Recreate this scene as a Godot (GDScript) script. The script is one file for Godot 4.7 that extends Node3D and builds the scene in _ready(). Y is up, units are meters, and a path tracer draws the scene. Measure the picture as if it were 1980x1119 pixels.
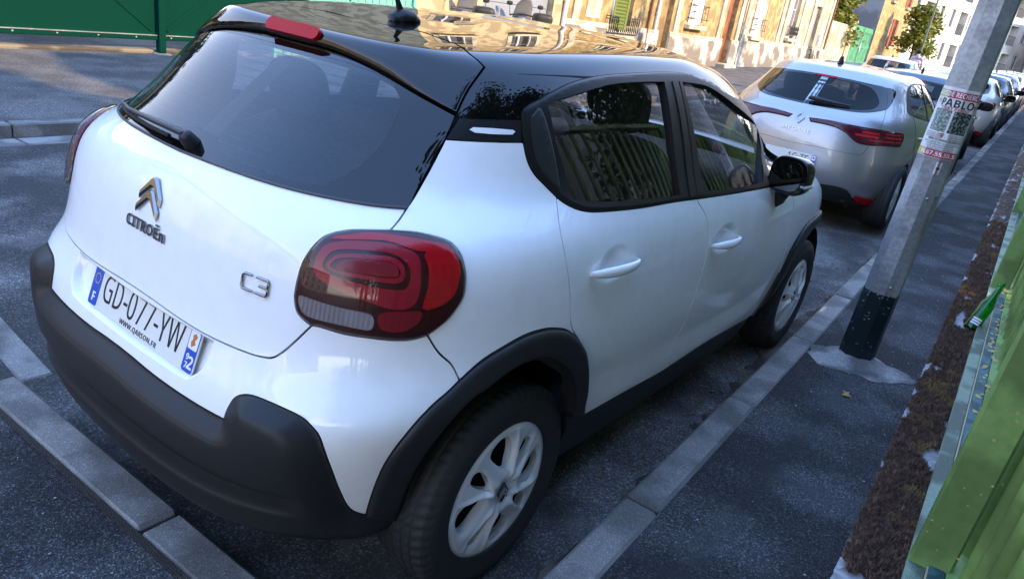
extends Node3D
# A narrow street with parked cars: the setting first, then the cars, then small things.

# ---------- outlines of the near hatchback, in the (u, v) of its own skin ----------
const NEAR := {
	"roofgap": [0.191, 12.29, 0.302, 12.23, 0.418, 11.74, 0.464, 11.03, 0.482, 10.57],
	"fin": [0.482, 10.57, 0.460, 9.90, 0.457, 9.43],
	"gateglass": [0.455, 9.40, 0.458, 9.02, 0.458, 8.51, 0.456, 8.04, 0.453, 7.79],
	"gatewhite": [0.453, 7.79, 0.450, 7.56, 0.445, 7.36],
	"glasstop": [0.026, 10.15, 0.147, 10.14, 0.290, 9.91, 0.397, 9.59, 0.455, 9.40],
	"glassbot": [-0.018, 7.72, 0.012, 7.73, 0.131, 7.75, 0.273, 7.76, 0.365, 7.77, 0.412, 7.77, 0.453, 7.79],
	"clear": [-0.014, 9.97, 0.160, 9.97, 0.254, 9.92, 0.320, 9.82, 0.346, 9.66, 0.366, 9.46, 0.375, 9.11, 0.375, 8.72, 0.368, 8.46, 0.359, 8.28, 0.343, 8.06, 0.328, 7.97, 0.286, 7.93, 0.173, 7.97, 0.121, 7.98, 0.086, 8.10, 0.044, 8.23, 0.014, 8.24],
	"light": [0.445, 7.36, 0.402, 7.26, 0.377, 7.09, 0.366, 6.88, 0.359, 6.65, 0.355, 6.42, 0.354, 6.12, 0.355, 5.96, 0.363, 5.77, 0.382, 5.65],
	"light2": [0.382, 5.65, 0.392, 5.66, 0.420, 5.62, 0.450, 5.60, 0.478, 5.58, 0.494, 5.60, 0.506, 5.65],
	"light3": [0.506, 5.65, 0.521, 5.83, 0.530, 6.02, 0.536, 6.26, 0.535, 6.57, 0.531, 6.80, 0.525, 7.00, 0.514, 7.19, 0.500, 7.29, 0.473, 7.37, 0.445, 7.36],
	"gatelow": [0.044, 4.95, 0.135, 4.90, 0.209, 4.88, 0.297, 4.92, 0.327, 4.96, 0.340, 5.01, 0.351, 5.14, 0.363, 5.33, 0.382, 5.65],
	"bumpcut": [0.506, 5.65, 0.521, 5.35, 0.538, 5.10, 0.551, 4.78],
	"flare1": [0.551, 4.78, 0.542, 4.59, 0.529, 4.33, 0.517, 3.86, 0.506, 3.09, 0.499, 1.98, 0.496, 1.43],
	"bumptop": [0.496, 1.43, 0.492, 1.46, 0.482, 1.61, 0.474, 1.87, 0.465, 2.35, 0.451, 3.04, 0.432, 3.71, 0.417, 3.95, 0.401, 4.09, 0.365, 4.17, 0.331, 4.16, 0.312, 4.04, 0.304, 3.88, 0.301, 3.65, 0.300, 3.40, 0.210, 3.38, 0.120, 3.39, 0.037, 3.44],
	"flare2": [0.551, 4.78, 0.569, 5.05, 0.592, 5.21, 0.618, 5.32, 0.643, 5.31, 0.661, 5.24, 0.684, 5.07, 0.709, 4.72, 0.732, 4.27],
	"flare3": [0.732, 4.27, 0.752, 3.69, 0.771, 2.98, 0.777, 2.57, 0.788, 2.07],
	"flarein": [0.530, 1.00, 0.534, 2.12, 0.541, 3.10, 0.553, 3.83, 0.572, 4.32, 0.582, 4.38, 0.598, 4.58, 0.616, 4.69, 0.637, 4.70, 0.661, 4.59, 0.685, 4.33, 0.711, 3.90, 0.735, 3.39, 0.753, 2.76, 0.762, 2.28],
	"ring1": [0.372, 6.47, 0.372, 6.67, 0.378, 6.89, 0.394, 7.01, 0.418, 7.08, 0.448, 7.10, 0.469, 7.03, 0.482, 6.92, 0.487, 6.71, 0.490, 6.40, 0.488, 6.17, 0.478, 6.06, 0.463, 6.06, 0.439, 6.14, 0.401, 6.26, 0.382, 6.35],
	"ring1i": [0.383, 6.54, 0.384, 6.71, 0.394, 6.86, 0.421, 6.93, 0.451, 6.94, 0.468, 6.84, 0.476, 6.70, 0.478, 6.45, 0.472, 6.36, 0.452, 6.36, 0.424, 6.40, 0.398, 6.45],
	"ring2": [0.387, 6.56, 0.389, 6.68, 0.398, 6.80, 0.422, 6.86, 0.452, 6.88, 0.465, 6.81, 0.471, 6.69, 0.472, 6.52, 0.465, 6.46, 0.450, 6.46, 0.423, 6.48, 0.401, 6.50],
	"ring2i": [0.391, 6.58, 0.395, 6.69, 0.402, 6.75, 0.423, 6.79, 0.452, 6.80, 0.461, 6.74, 0.467, 6.66, 0.467, 6.58, 0.462, 6.54, 0.449, 6.53, 0.425, 6.54, 0.401, 6.54],
	"core": [0.398, 6.59, 0.404, 6.71, 0.424, 6.78, 0.453, 6.79, 0.463, 6.71, 0.466, 6.59, 0.457, 6.55, 0.427, 6.55, 0.404, 6.55],
	"topred": [0.382, 7.03, 0.415, 7.22, 0.445, 7.27, 0.478, 7.23, 0.510, 7.15, 0.505, 7.04, 0.479, 7.02, 0.443, 7.15],
	"sidered": [0.488, 7.01, 0.510, 7.12, 0.524, 6.86, 0.528, 6.61, 0.525, 6.28, 0.511, 6.10, 0.496, 6.08, 0.498, 6.38, 0.495, 6.72],
	"reverse": [0.360, 6.03, 0.375, 6.03, 0.410, 5.99, 0.438, 5.97, 0.447, 5.93, 0.450, 5.83, 0.448, 5.73, 0.439, 5.72, 0.410, 5.75, 0.379, 5.77, 0.366, 5.84],
	"botred": [0.454, 5.97, 0.483, 6.03, 0.496, 6.01, 0.493, 5.84, 0.479, 5.72, 0.459, 5.74],
	"doorr": [0.642, 8.04, 0.646, 7.73, 0.654, 7.03, 0.668, 6.31, 0.679, 5.75, 0.690, 5.15, 0.714, 4.63, 0.732, 4.27],
	"doorm": [0.995, 7.30, 1.015, 6.74, 1.023, 6.07, 1.025, 5.39, 1.023, 4.54, 1.021, 3.39, 1.018, 2.41, 1.025, 1.70],
	"sill": [0.788, 2.07, 0.801, 1.94, 0.888, 1.88, 1.025, 1.70, 1.139, 1.72, 1.273, 1.37],
	"doorf": [1.299, 6.74, 1.280, 6.38, 1.272, 5.45, 1.275, 4.62, 1.298, 3.01],
	"flaref": [1.449, 5.03, 1.394, 5.12, 1.341, 4.99, 1.309, 4.26, 1.298, 3.01, 1.290, 1.92, 1.273, 1.37],
	"dlolow": [0.549, 9.45, 0.554, 9.31, 0.565, 9.07, 0.581, 8.76, 0.598, 8.52, 0.618, 8.31, 0.642, 8.04, 0.657, 7.89, 0.676, 7.74, 0.696, 7.64, 0.726, 7.57, 0.819, 7.45, 0.912, 7.39, 0.995, 7.30, 1.072, 7.19, 1.151, 7.10, 1.223, 7.04, 1.281, 7.06, 1.335, 7.06],
	"dlotop": [0.549, 9.45, 0.546, 9.59, 0.552, 9.72, 0.571, 9.87, 0.590, 10.03, 0.641, 10.34, 0.727, 10.57, 0.857, 10.68, 0.979, 10.74, 1.109, 10.65, 1.232, 10.28, 1.306, 9.89, 1.434, 9.41, 1.439, 8.93, 1.659, 7.18, 1.604, 7.02],
	"rglass": [0.585, 9.75, 0.601, 9.85, 0.719, 10.23, 0.822, 10.33, 0.933, 10.35, 0.931, 9.12, 0.938, 7.55, 0.821, 7.66, 0.723, 7.80, 0.670, 7.92, 0.660, 8.16, 0.641, 8.62, 0.612, 9.15],
	"fglass": [1.026, 10.36, 1.178, 10.21, 1.263, 9.84, 1.327, 9.46, 1.439, 8.97, 1.320, 8.24, 1.194, 7.27, 1.110, 7.33, 1.023, 7.45, 1.020, 8.69, 1.017, 9.84],
	"rpanel": [0.562, 9.49, 0.565, 9.56, 0.576, 9.66, 0.620, 8.86, 0.645, 8.17, 0.621, 8.40, 0.596, 8.70, 0.574, 9.14],
	"band": [0.462, 9.37, 0.549, 9.45, 0.562, 9.08, 0.458, 9.02],
	"bandbar": [0.486, 9.25, 0.542, 9.27, 0.544, 9.21, 0.540, 9.19, 0.492, 9.17]}
const FAR := {
	"gtop": [-0.089, 10.28, 0.028, 10.32, 0.223, 10.28, 0.430, 10.09, 0.457, 10.00],
	"gright": [0.457, 10.00, 0.470, 9.52, 0.475, 8.95, 0.468, 8.40],
	"gbot": [-0.023, 7.68, 0.154, 7.74, 0.288, 7.78, 0.373, 7.96, 0.468, 8.40],
	"ext": [0.457, 10.00, 0.534, 9.82, 0.514, 9.11, 0.487, 8.61, 0.468, 8.40, 0.475, 8.95, 0.470, 9.52],
	"gap": [0.468, 8.40, 0.454, 7.37, 0.437, 6.43],
	"light": [0.054, 6.38, 0.182, 6.49, 0.305, 6.44, 0.437, 6.41, 0.574, 6.26, 0.581, 5.88, 0.572, 5.35, 0.558, 5.26, 0.481, 5.30, 0.410, 5.24, 0.361, 5.28, 0.326, 5.47, 0.287, 5.80, 0.230, 6.02, 0.154, 6.08, 0.073, 6.07],
	"gatelow": [-0.045, 4.36, 0.132, 4.47, 0.302, 4.46, 0.377, 4.49, 0.398, 4.73, 0.410, 5.24],
	"blk": [0.254, 1.65, 0.334, 1.70, 0.385, 1.58, 0.418, 1.23, 0.438, 0.95, 0.565, 0.87, 0.678, 0.58],
	"refl": [0.437, 1.12, 0.493, 1.05, 0.554, 0.87, 0.560, 0.31, 0.476, 0.45],
	"win": [0.630, 9.40, 0.657, 10.13, 0.758, 10.49, 0.953, 10.49, 1.259, 10.06, 1.269, 9.32, 1.264, 8.19, 1.119, 6.86, 0.833, 7.41, 0.669, 7.88, 0.613, 8.31]}
# knots of the two car skins: rows run from the sill (0) over the waist to the middle of the roof (14)
const SKIN_NEAR := {
	"yr": [0.235, 0.320, 0.430, 0.550, 0.660, 0.760, 0.910, 1.040, 1.127, 1.250, 1.372, 1.425, 1.448, 1.464, 1.472],
	"zr": [0.559, 0.616, 0.648, 0.643, 0.612, 0.580, 0.553, 0.512, 0.428, 0.288, 0.145, 0.088, -0.059, -0.350, -0.600],
	"cr": [0.114, 0.122, 0.118, 0.089, 0.072, 0.104, 0.114, 0.118, 0.149, 0.140, 0.112, 0.101, 0.045, 0.000, 0.002],
	"n": [4.400, 4.500, 4.700, 5.158, 5.635, 5.071, 4.911, 4.652, 3.879, 4.125, 4.633, 4.255, 3.645, 2.996, 2.917],
	"ys": [0.211, 0.300, 0.420, 0.550, 0.681, 0.801, 0.921, 1.030, 1.128, 1.243, 1.371, 1.450, 1.481, 1.492, 1.494],
	"w": [0.797, 0.824, 0.850, 0.867, 0.878, 0.880, 0.872, 0.848, 0.804, 0.755, 0.692, 0.634, 0.530, 0.260, -0.001],
	"tap": [0.030, 0.025, 0.018, 0.004, -0.007, 0.000, 0.000, -0.001, 0.015, 0.007, -0.005, 0.001, 0.014, 0.020, 0.022],
	"yf": [0.200, 0.300, 0.419, 0.519, 0.622, 0.712, 0.848, 0.975, 1.063, 1.240, 1.424, 1.466, 1.499, 1.500, 1.496],
	"zf": [-3.220, -3.277, -3.306, -3.311, -3.326, -3.353, -3.255, -2.913, -2.371, -2.020, -1.647, -1.429, -1.233, -1.061, -0.952],
	"cf": [0.180, 0.180, 0.180, 0.180, 0.180, 0.160, 0.151, 0.175, 0.152, 0.118, 0.070, 0.087, 0.042, 0.001, 0.003],
	"nf": [4.000, 4.100, 4.300, 4.600, 4.600, 4.400, 4.410, 3.965, 3.680, 3.861, 4.078, 3.571, 3.314, 3.208, 3.179]}
const SKIN_FAR := {
	"yr": [0.249, 0.333, 0.440, 0.550, 0.660, 0.770, 0.900, 1.000, 1.070, 1.169, 1.281, 1.363, 1.401, 1.430, 1.440],
	"zr": [0.656, 0.729, 0.770, 0.775, 0.765, 0.750, 0.715, 0.665, 0.579, 0.439, 0.280, 0.171, 0.051, -0.300, -0.600],
	"cr": [0.117, 0.129, 0.150, 0.160, 0.170, 0.180, 0.190, 0.200, 0.201, 0.192, 0.170, 0.149, 0.060, -0.000, 0.000],
	"n": [4.607, 4.531, 4.500, 4.495, 4.499, 4.204, 4.003, 3.783, 3.520, 3.229, 3.358, 3.483, 3.451, 3.015, 2.993],
	"ys": [0.198, 0.299, 0.420, 0.550, 0.680, 0.800, 0.909, 0.999, 1.090, 1.192, 1.306, 1.386, 1.412, 1.434, 1.445],
	"w": [0.802, 0.841, 0.875, 0.890, 0.900, 0.899, 0.888, 0.863, 0.820, 0.762, 0.686, 0.596, 0.422, 0.200, -0.001],
	"tap": [0.020, 0.020, 0.020, 0.020, 0.020, 0.020, 0.020, 0.020, 0.020, 0.020, 0.020, 0.020, 0.020, 0.020, 0.020],
	"yf": [0.200, 0.300, 0.420, 0.520, 0.620, 0.720, 0.820, 0.920, 1.000, 1.170, 1.340, 1.400, 1.420, 1.440, 1.447],
	"zf": [-3.420, -3.500, -3.550, -3.560, -3.550, -3.499, -3.347, -2.997, -2.451, -2.055, -1.608, -1.404, -1.201, -1.049, -0.949],
	"cf": [0.250, 0.250, 0.250, 0.250, 0.250, 0.250, 0.250, 0.250, 0.200, 0.180, 0.150, 0.120, 0.050, 0.000, 0.000],
	"nf": [3.200, 3.200, 3.200, 3.200, 3.200, 3.200, 3.200, 3.200, 3.200, 3.200, 3.200, 3.200, 3.200, 3.200, 3.200]}

class CarSkin:
	var lut: Array[PackedFloat64Array] = []
	const STEP := 0.005
	const ZC := -0.87
	func _init(tab: Dictionary) -> void:
		for key in ["yr", "zr", "cr", "n", "ys", "w", "tap", "yf", "zf", "cf", "nf"]:
			var a: Array = tab[key]
			var out := PackedFloat64Array()
			var n := a.size()   # a natural cubic spline through the knots: second slopes d by elimination
			var d := PackedFloat64Array()
			var cp := PackedFloat64Array()
			d.resize(n)
			cp.resize(n)
			for i in range(1, n - 1):
				var w: float = 4.0 - cp[i - 1]
				cp[i] = 1.0 / w
				d[i] = (6.0 * (a[i - 1] - 2.0 * a[i] + a[i + 1]) - d[i - 1]) / w
			for i in range(n - 2, 0, -1):
				d[i] -= cp[i] * d[i + 1]
			var m := int(14.0 / STEP) + 1
			out.resize(m + 1)
			for i in m + 1:
				var v := minf(i * STEP, 14.0)
				var k := mini(int(v), 13)
				var t := v - k
				var p: float = a[k]
				var q: float = a[k + 1]
				out[i] = p * (1.0 - t) + q * t - t * (1.0 - t) / 6.0 * ((2.0 - t) * d[k] + (1.0 + t) * d[k + 1])
			lut.append(out)
	func at(k: int, i: int, t: float) -> float:
		var a := lut[k]
		return a[i] + (a[i + 1] - a[i]) * t
	func pos(u: float, v: float) -> Vector3:
		if u > 2.0:
			u -= 4.0
		var sg := 1.0 if u >= 0.0 else -1.0
		u = absf(u)
		var f := clampf(v, 0.0, 14.0) / STEP
		var i := int(f)
		if i > 2799:
			i = 2799
		var t := f - i
		var a := u * PI * 0.5
		var s := absf(sin(a))
		var c := absf(cos(a))
		var rear := u <= 1.0
		var n := at(3 if rear else 10, i, t)
		var r := pow(pow(s, n) + pow(c, n), -1.0 / n)
		var q := c * r
		var big := s * r
		var w := at(5, i, t)
		var x := big * w
		var crown := at(2 if rear else 9, i, t)
		var far := (at(1, i, t) - ZC) if rear else (ZC - at(8, i, t))
		var d := q * far - crown * x * x * q * q
		x -= (at(6, i, t) if rear else 0.03) * big * q * q
		var z := ZC + d if rear else ZC - d
		var ys := at(4, i, t)
		var y := ys + (at(0 if rear else 7, i, t) - ys) * q * q
		return Vector3(sg * x, y, z)
	func nor(u: float, v: float) -> Vector3:
		v = minf(v, 13.8)
		var h := 0.004
		var k := 0.03
		var du := pos(u + h, v) - pos(u - h, v)
		var dv := pos(u, minf(v + k, 14.0)) - pos(u, maxf(v - k, 0.0))
		var n := du.cross(dv)
		return n.normalized() if n.length() > 1e-10 else Vector3.UP
	func frame(u: float, v: float, off := 0.0) -> Transform3D:   # x along the skin to the right, y up the skin, z outwards
		var n := nor(u, v)
		var x := (pos(u + 0.01, v) - pos(u - 0.01, v)).normalized()
		var y := n.cross(x).normalized()
		if y.y < 0.0:
			y = -y
			x = -x
		x = y.cross(n).normalized()
		return Transform3D(Basis(x, y, n), pos(u, v) + n * off)

class MB:
	var v := PackedVector3Array()
	var n := PackedVector3Array()
	var uv := PackedVector2Array()
	func tri(a: Vector3, b: Vector3, c: Vector3, na: Vector3, nb: Vector3, nc: Vector3) -> void:
		var g := (b - a).cross(c - a)
		if g.length_squared() < 1e-16:
			return
		if g.dot(na + nb + nc) > 0.0:
			v.append_array([a, c, b])
			n.append_array([na, nc, nb])
		else:
			v.append_array([a, b, c])
			n.append_array([na, nb, nc])
	func flat(a: Vector3, b: Vector3, c: Vector3, out: Vector3) -> void:
		var g := (b - a).cross(c - a)
		if g.length_squared() < 1e-16:
			return
		g = g.normalized()
		if g.dot(out) < 0.0:
			g = -g
		tri(a, b, c, g, g, g)
	func quad(a: Vector3, b: Vector3, c: Vector3, d: Vector3, out: Vector3) -> void:
		flat(a, b, c, out)
		flat(a, c, d, out)
	func squad(a: Vector3, b: Vector3, c: Vector3, d: Vector3, na: Vector3, nb: Vector3, nc: Vector3, nd: Vector3) -> void:
		tri(a, b, c, na, nb, nc)
		tri(a, c, d, na, nc, nd)
	func box(at: Vector3, size: Vector3, ch := 0.0, b := Basis.IDENTITY) -> void:
		var h := size * 0.5
		ch = minf(ch, minf(h.x, minf(h.y, h.z)) * 0.9)
		for ax in 3:
			for s in [-1.0, 1.0]:
				var e := [Vector3.RIGHT, Vector3.UP, Vector3.BACK]
				var nx: Vector3 = e[ax] * s
				var p: Vector3 = e[(ax + 1) % 3]
				var q: Vector3 = e[(ax + 2) % 3]
				var c := nx * h[ax]
				var hp := h[(ax + 1) % 3] - ch
				var hq := h[(ax + 2) % 3] - ch
				quad(at + b * (c - p * hp - q * hq), at + b * (c + p * hp - q * hq), at + b * (c + p * hp + q * hq), at + b * (c - p * hp + q * hq), b * nx)
		if ch <= 0.0:
			return
		for ax in 3:
			for s in [-1.0, 1.0]:
				for t in [-1.0, 1.0]:
					var e := [Vector3.RIGHT, Vector3.UP, Vector3.BACK]
					var d: Vector3 = e[ax] * (h[ax] - ch)
					var p: Vector3 = e[(ax + 1) % 3]
					var q: Vector3 = e[(ax + 2) % 3]
					var a0: Vector3 = p * s * h[(ax + 1) % 3] + q * t * (h[(ax + 2) % 3] - ch)
					var a1: Vector3 = p * s * (h[(ax + 1) % 3] - ch) + q * t * h[(ax + 2) % 3]
					quad(at + b * (a0 - d), at + b * (a0 + d), at + b * (a1 + d), at + b * (a1 - d), b * (p * s + q * t))
		for s in [-1.0, 1.0]:
			for t in [-1.0, 1.0]:
				for r in [-1.0, 1.0]:
					var k := Vector3(s, t, r)
					var c := k * h
					flat(at + b * (c - Vector3(0, t, r) * ch), at + b * (c - Vector3(s, 0, r) * ch), at + b * (c - Vector3(s, t, 0) * ch), b * k)
	func tube(pts: Array, rad: Variant, seg := 8, squash := Vector2.ONE, up := Vector3.UP, cap := true) -> void:
		var rings: Array = []
		var norms: Array = []
		for i in pts.size():
			var p: Vector3 = pts[i]
			var d: Vector3 = (pts[mini(i + 1, pts.size() - 1)] - pts[maxi(i - 1, 0)]).normalized()
			var ref := up
			if absf(d.dot(ref)) > 0.97:
				ref = Vector3.RIGHT if absf(d.x) < 0.9 else Vector3.BACK
			var x := d.cross(ref).normalized()
			var y := x.cross(d).normalized()
			var r: float = rad[i] if rad is Array else rad
			var ring := PackedVector3Array()
			var nn := PackedVector3Array()
			for k in seg + 1:
				var a := TAU * k / seg
				ring.append(p + (x * cos(a) * squash.x + y * sin(a) * squash.y) * r)
				nn.append((x * cos(a) / squash.x + y * sin(a) / squash.y).normalized())
			rings.append(ring)
			norms.append(nn)
		for i in pts.size() - 1:
			for k in seg:
				squad(rings[i][k], rings[i][k + 1], rings[i + 1][k + 1], rings[i + 1][k], norms[i][k], norms[i][k + 1], norms[i + 1][k + 1], norms[i + 1][k])
		if cap:
			for e in [0, pts.size() - 1]:
				var d: Vector3 = (pts[1] - pts[0]) * -1.0 if e == 0 else pts[e] - pts[e - 1]
				for k in seg:
					flat(pts[e], rings[e][k], rings[e][k + 1], d)
	func lathe(prof: Array, seg: int, xf: Transform3D, sharp := 0.5) -> void:   # prof: Vector2(radius, along y); outside lies to the right of the way along it
		for i in prof.size() - 1:
			var p: Vector2 = prof[i]
			var q: Vector2 = prof[i + 1]
			var d := (q - p).normalized()
			var m := Vector2(d.y, -d.x)
			var m0 := m
			var m1 := m
			if i > 0:
				var e: Vector2 = (p - prof[i - 1]).normalized()
				if e.dot(d) > sharp:
					m0 = (m + Vector2(e.y, -e.x)).normalized()
			if i < prof.size() - 2:
				var e: Vector2 = (prof[i + 2] - q).normalized()
				if e.dot(d) > sharp:
					m1 = (m + Vector2(e.y, -e.x)).normalized()
			for k in seg:
				var a := TAU * k / seg
				var b := TAU * (k + 1) / seg
				var ca := Vector3(cos(a), 0, sin(a))
				var cb := Vector3(cos(b), 0, sin(b))
				squad(xf * (ca * p.x + Vector3.UP * p.y), xf * (cb * p.x + Vector3.UP * p.y), xf * (cb * q.x + Vector3.UP * q.y), xf * (ca * q.x + Vector3.UP * q.y), xf.basis * (ca * m0.x + Vector3.UP * m0.y), xf.basis * (cb * m0.x + Vector3.UP * m0.y), xf.basis * (cb * m1.x + Vector3.UP * m1.y), xf.basis * (ca * m1.x + Vector3.UP * m1.y))
	func prism(poly: PackedVector2Array, d: float, xf: Transform3D, back := false) -> void:   # from z 0 to z d
		var ix := Geometry2D.triangulate_polygon(poly)
		for i in range(0, ix.size(), 3):
			var a := poly[ix[i]]
			var b := poly[ix[i + 1]]
			var c := poly[ix[i + 2]]
			flat(xf * Vector3(a.x, a.y, d), xf * Vector3(b.x, b.y, d), xf * Vector3(c.x, c.y, d), xf.basis.z)
			if back:
				flat(xf * Vector3(a.x, a.y, 0), xf * Vector3(b.x, b.y, 0), xf * Vector3(c.x, c.y, 0), -xf.basis.z)
		var sg := -1.0 if Geometry2D.is_polygon_clockwise(poly) else 1.0
		for i in poly.size():
			var a := poly[i]
			var b := poly[(i + 1) % poly.size()]
			var o := xf.basis * Vector3(b.y - a.y, a.x - b.x, 0) * sg
			quad(xf * Vector3(a.x, a.y, 0), xf * Vector3(b.x, b.y, 0), xf * Vector3(b.x, b.y, d), xf * Vector3(a.x, a.y, d), o)
	func mesh() -> ArrayMesh:
		var m := ArrayMesh.new()
		if v.is_empty():
			return m
		var a := []
		a.resize(Mesh.ARRAY_MAX)
		a[Mesh.ARRAY_VERTEX] = v
		a[Mesh.ARRAY_NORMAL] = n
		if uv.size() == v.size():
			a[Mesh.ARRAY_TEX_UV] = uv
		m.add_surface_from_arrays(Mesh.PRIMITIVE_TRIANGLES, a)
		return m

# ---------- naming and tagging ----------
var used := {}
func fresh(called: String) -> String:
	var k: int = used.get(called, 0)
	used[called] = k + 1
	return called if k == 0 else "%s_%03d" % [called, k]
func thing(called: String, label: String, category: String, xf := Transform3D.IDENTITY, group := "") -> Node3D:
	var o := Node3D.new()
	o.name = fresh(called)
	add_child(o, true)
	o.transform = xf
	return tag(o, label, category, group)
func tag(o: Node3D, label: String, category: String, group := "") -> Node3D:
	o.set_meta("label", label)
	o.set_meta("category", category)
	if group:
		o.set_meta("group", group)
	return o
func put(called: String, mesh: Mesh, m: Material, parent: Node = self) -> MeshInstance3D:
	var o := MeshInstance3D.new()
	if parent == self:
		o.name = fresh(called)
	else:
		var names := {}
		for c in parent.get_children():
			names[String(c.name)] = true
		var nm := called
		var i := 0
		while names.has(nm):
			i += 1
			nm = "%s_%03d" % [called, i]
		o.name = nm
	o.mesh = mesh
	o.material_override = m
	parent.add_child(o, true)
	return o
func struct(called: String, mesh: Mesh, m: Material) -> MeshInstance3D:
	var o := put(called, mesh, m)
	o.set_meta("kind", "structure")
	return o
func boxes(called: String, list: Array, m: Material, parent: Node = self, ch := 0.0) -> MeshInstance3D:   # list of [centre, size]
	var b := MB.new()
	for e in list:
		b.box(e[0], e[1], ch)
	return put(called, b.mesh(), m, parent)

# ---------- materials ----------
func lin(r: float, g: float, b: float) -> Color:
	return Color(r, g, b).linear_to_srgb()
func mat(c: Color, rough := 0.7, metal := 0.0, coat := 0.0) -> StandardMaterial3D:
	var m := StandardMaterial3D.new()
	m.albedo_color = c
	m.roughness = rough
	m.metallic = metal
	if coat > 0.0:
		m.clearcoat_enabled = true
		m.clearcoat = coat
		m.clearcoat_roughness = 0.02
	return m
func glass(tint: Color, alpha: float) -> StandardMaterial3D:
	var m := StandardMaterial3D.new()
	m.transparency = BaseMaterial3D.TRANSPARENCY_ALPHA
	m.albedo_color = Color(tint.r, tint.g, tint.b, alpha)
	m.roughness = 0.0
	return m
func noise(freq: float, oct: int, sd: int, kind := FastNoiseLite.TYPE_SIMPLEX_SMOOTH) -> FastNoiseLite:
	var f := FastNoiseLite.new()
	f.noise_type = kind
	f.frequency = freq
	f.seed = sd
	f.fractal_type = FastNoiseLite.FRACTAL_FBM if oct > 1 else FastNoiseLite.FRACTAL_NONE
	f.fractal_octaves = oct
	return f
func ntex(f: FastNoiseLite, size: int, stops: Array, normal := false, strength := 8.0) -> NoiseTexture2D:
	var t := NoiseTexture2D.new()
	t.noise = f
	t.width = size
	t.height = size
	t.seamless = true
	t.seamless_blend_skirt = 0.2
	t.as_normal_map = normal
	t.bump_strength = strength
	if not normal and stops.size() > 0:
		var g := Gradient.new()
		var offs := PackedFloat32Array()
		var cols := PackedColorArray()
		for s in stops:
			offs.append(s[0])
			cols.append(s[1])
		g.offsets = offs
		g.colors = cols
		t.color_ramp = g
	return t
func grey(v: float) -> Color:
	return lin(v, v, v)
# a mineral surface: fine grain, its relief, and large soft patches laid over it
var details := {}
func stone(c: Color, spread: float, tile: float, freq: float, sd: int, bump := 0.6, patch := 0.25, rough := 0.9, oct := 4) -> StandardMaterial3D:
	var m := mat(Color.WHITE, rough)
	var size := 1024 if sd <= 5 else 512
	if size == 512:
		freq *= 2.0
	var l := c.srgb_to_linear()
	var lo := Color(l.r * (1.0 - spread), l.g * (1.0 - spread), l.b * (1.0 - spread)).linear_to_srgb()
	var hi := Color(minf(l.r * (1.0 + spread), 0.95), minf(l.g * (1.0 + spread), 0.95), minf(l.b * (1.0 + spread), 0.95)).linear_to_srgb()
	var f := noise(freq, oct, sd)
	m.albedo_texture = ntex(f, size, [[0.0, lo], [0.38, lo], [0.5, c], [0.66, hi], [1.0, hi]])
	m.normal_enabled = true
	m.normal_texture = ntex(f, size, [], true, 10.0)
	m.normal_scale = bump
	m.uv1_triplanar = true
	m.uv1_world_triplanar = true
	m.uv1_scale = Vector3.ONE / tile
	if patch > 0.0:
		m.detail_enabled = true
		m.detail_blend_mode = BaseMaterial3D.BLEND_MODE_MUL
		m.detail_uv_layer = BaseMaterial3D.DETAIL_UV_2
		m.uv2_triplanar = true
		m.uv2_world_triplanar = true
		m.uv2_scale = Vector3.ONE / (tile * 5.3)
		var d := 1.0 - patch
		var dk := "%.2f_%d" % [patch, sd % 2]
		if not details.has(dk):
			details[dk] = ntex(noise(0.008, 5, sd + 7), 512, [[0.0, Color(d, d, d * 1.02)], [0.42, Color(d, d, d)], [0.6, Color.WHITE], [1.0, Color.WHITE]])
		m.detail_albedo = details[dk]
	return m

# tarmac and stone: separate grains of different tones, with their relief
func aggregate(c: Color, tile: float, freq: float, sd: int, patch: float, bump := 0.6, contrast := 1.0, size := 1024) -> StandardMaterial3D:
	var m := mat(Color.WHITE, 0.9)
	m.metallic_specular = 0.3
	var l := c.srgb_to_linear()
	var f := noise(freq, 1, sd, FastNoiseLite.TYPE_CELLULAR)
	f.cellular_return_type = FastNoiseLite.RETURN_CELL_VALUE
	f.cellular_jitter = 1.0
	var stops: Array = []
	for q in [[0.0, 0.40], [0.45, 0.72], [0.75, 1.05], [0.90, 1.6], [0.97, 2.6], [1.0, 3.2]]:
		var k := lerpf(1.0, q[1], contrast)
		stops.append([q[0], Color(l.r * k, l.g * k, l.b * k).linear_to_srgb()])
	m.albedo_texture = ntex(f, size, stops)
	var g := noise(freq, 2, sd, FastNoiseLite.TYPE_CELLULAR)
	g.cellular_return_type = FastNoiseLite.RETURN_DISTANCE
	m.normal_enabled = true
	m.normal_texture = ntex(g, size, [], true, 6.0)
	m.normal_scale = bump
	m.uv1_triplanar = true
	m.uv1_world_triplanar = true
	m.uv1_scale = Vector3.ONE / tile
	m.detail_enabled = true
	m.detail_blend_mode = BaseMaterial3D.BLEND_MODE_MUL
	m.detail_uv_layer = BaseMaterial3D.DETAIL_UV_2
	m.uv2_triplanar = true
	m.uv2_world_triplanar = true
	m.uv2_scale = Vector3.ONE / (tile * 4.7)
	var d := 1.0 - patch
	m.detail_albedo = ntex(noise(0.012, 6, sd + 7), 512, [[0.0, Color(d * 0.98, d * 0.97, d * 0.95)], [0.35, Color(d, d, d)], [0.65, Color.WHITE], [1.0, Color.WHITE]])
	return m

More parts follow.
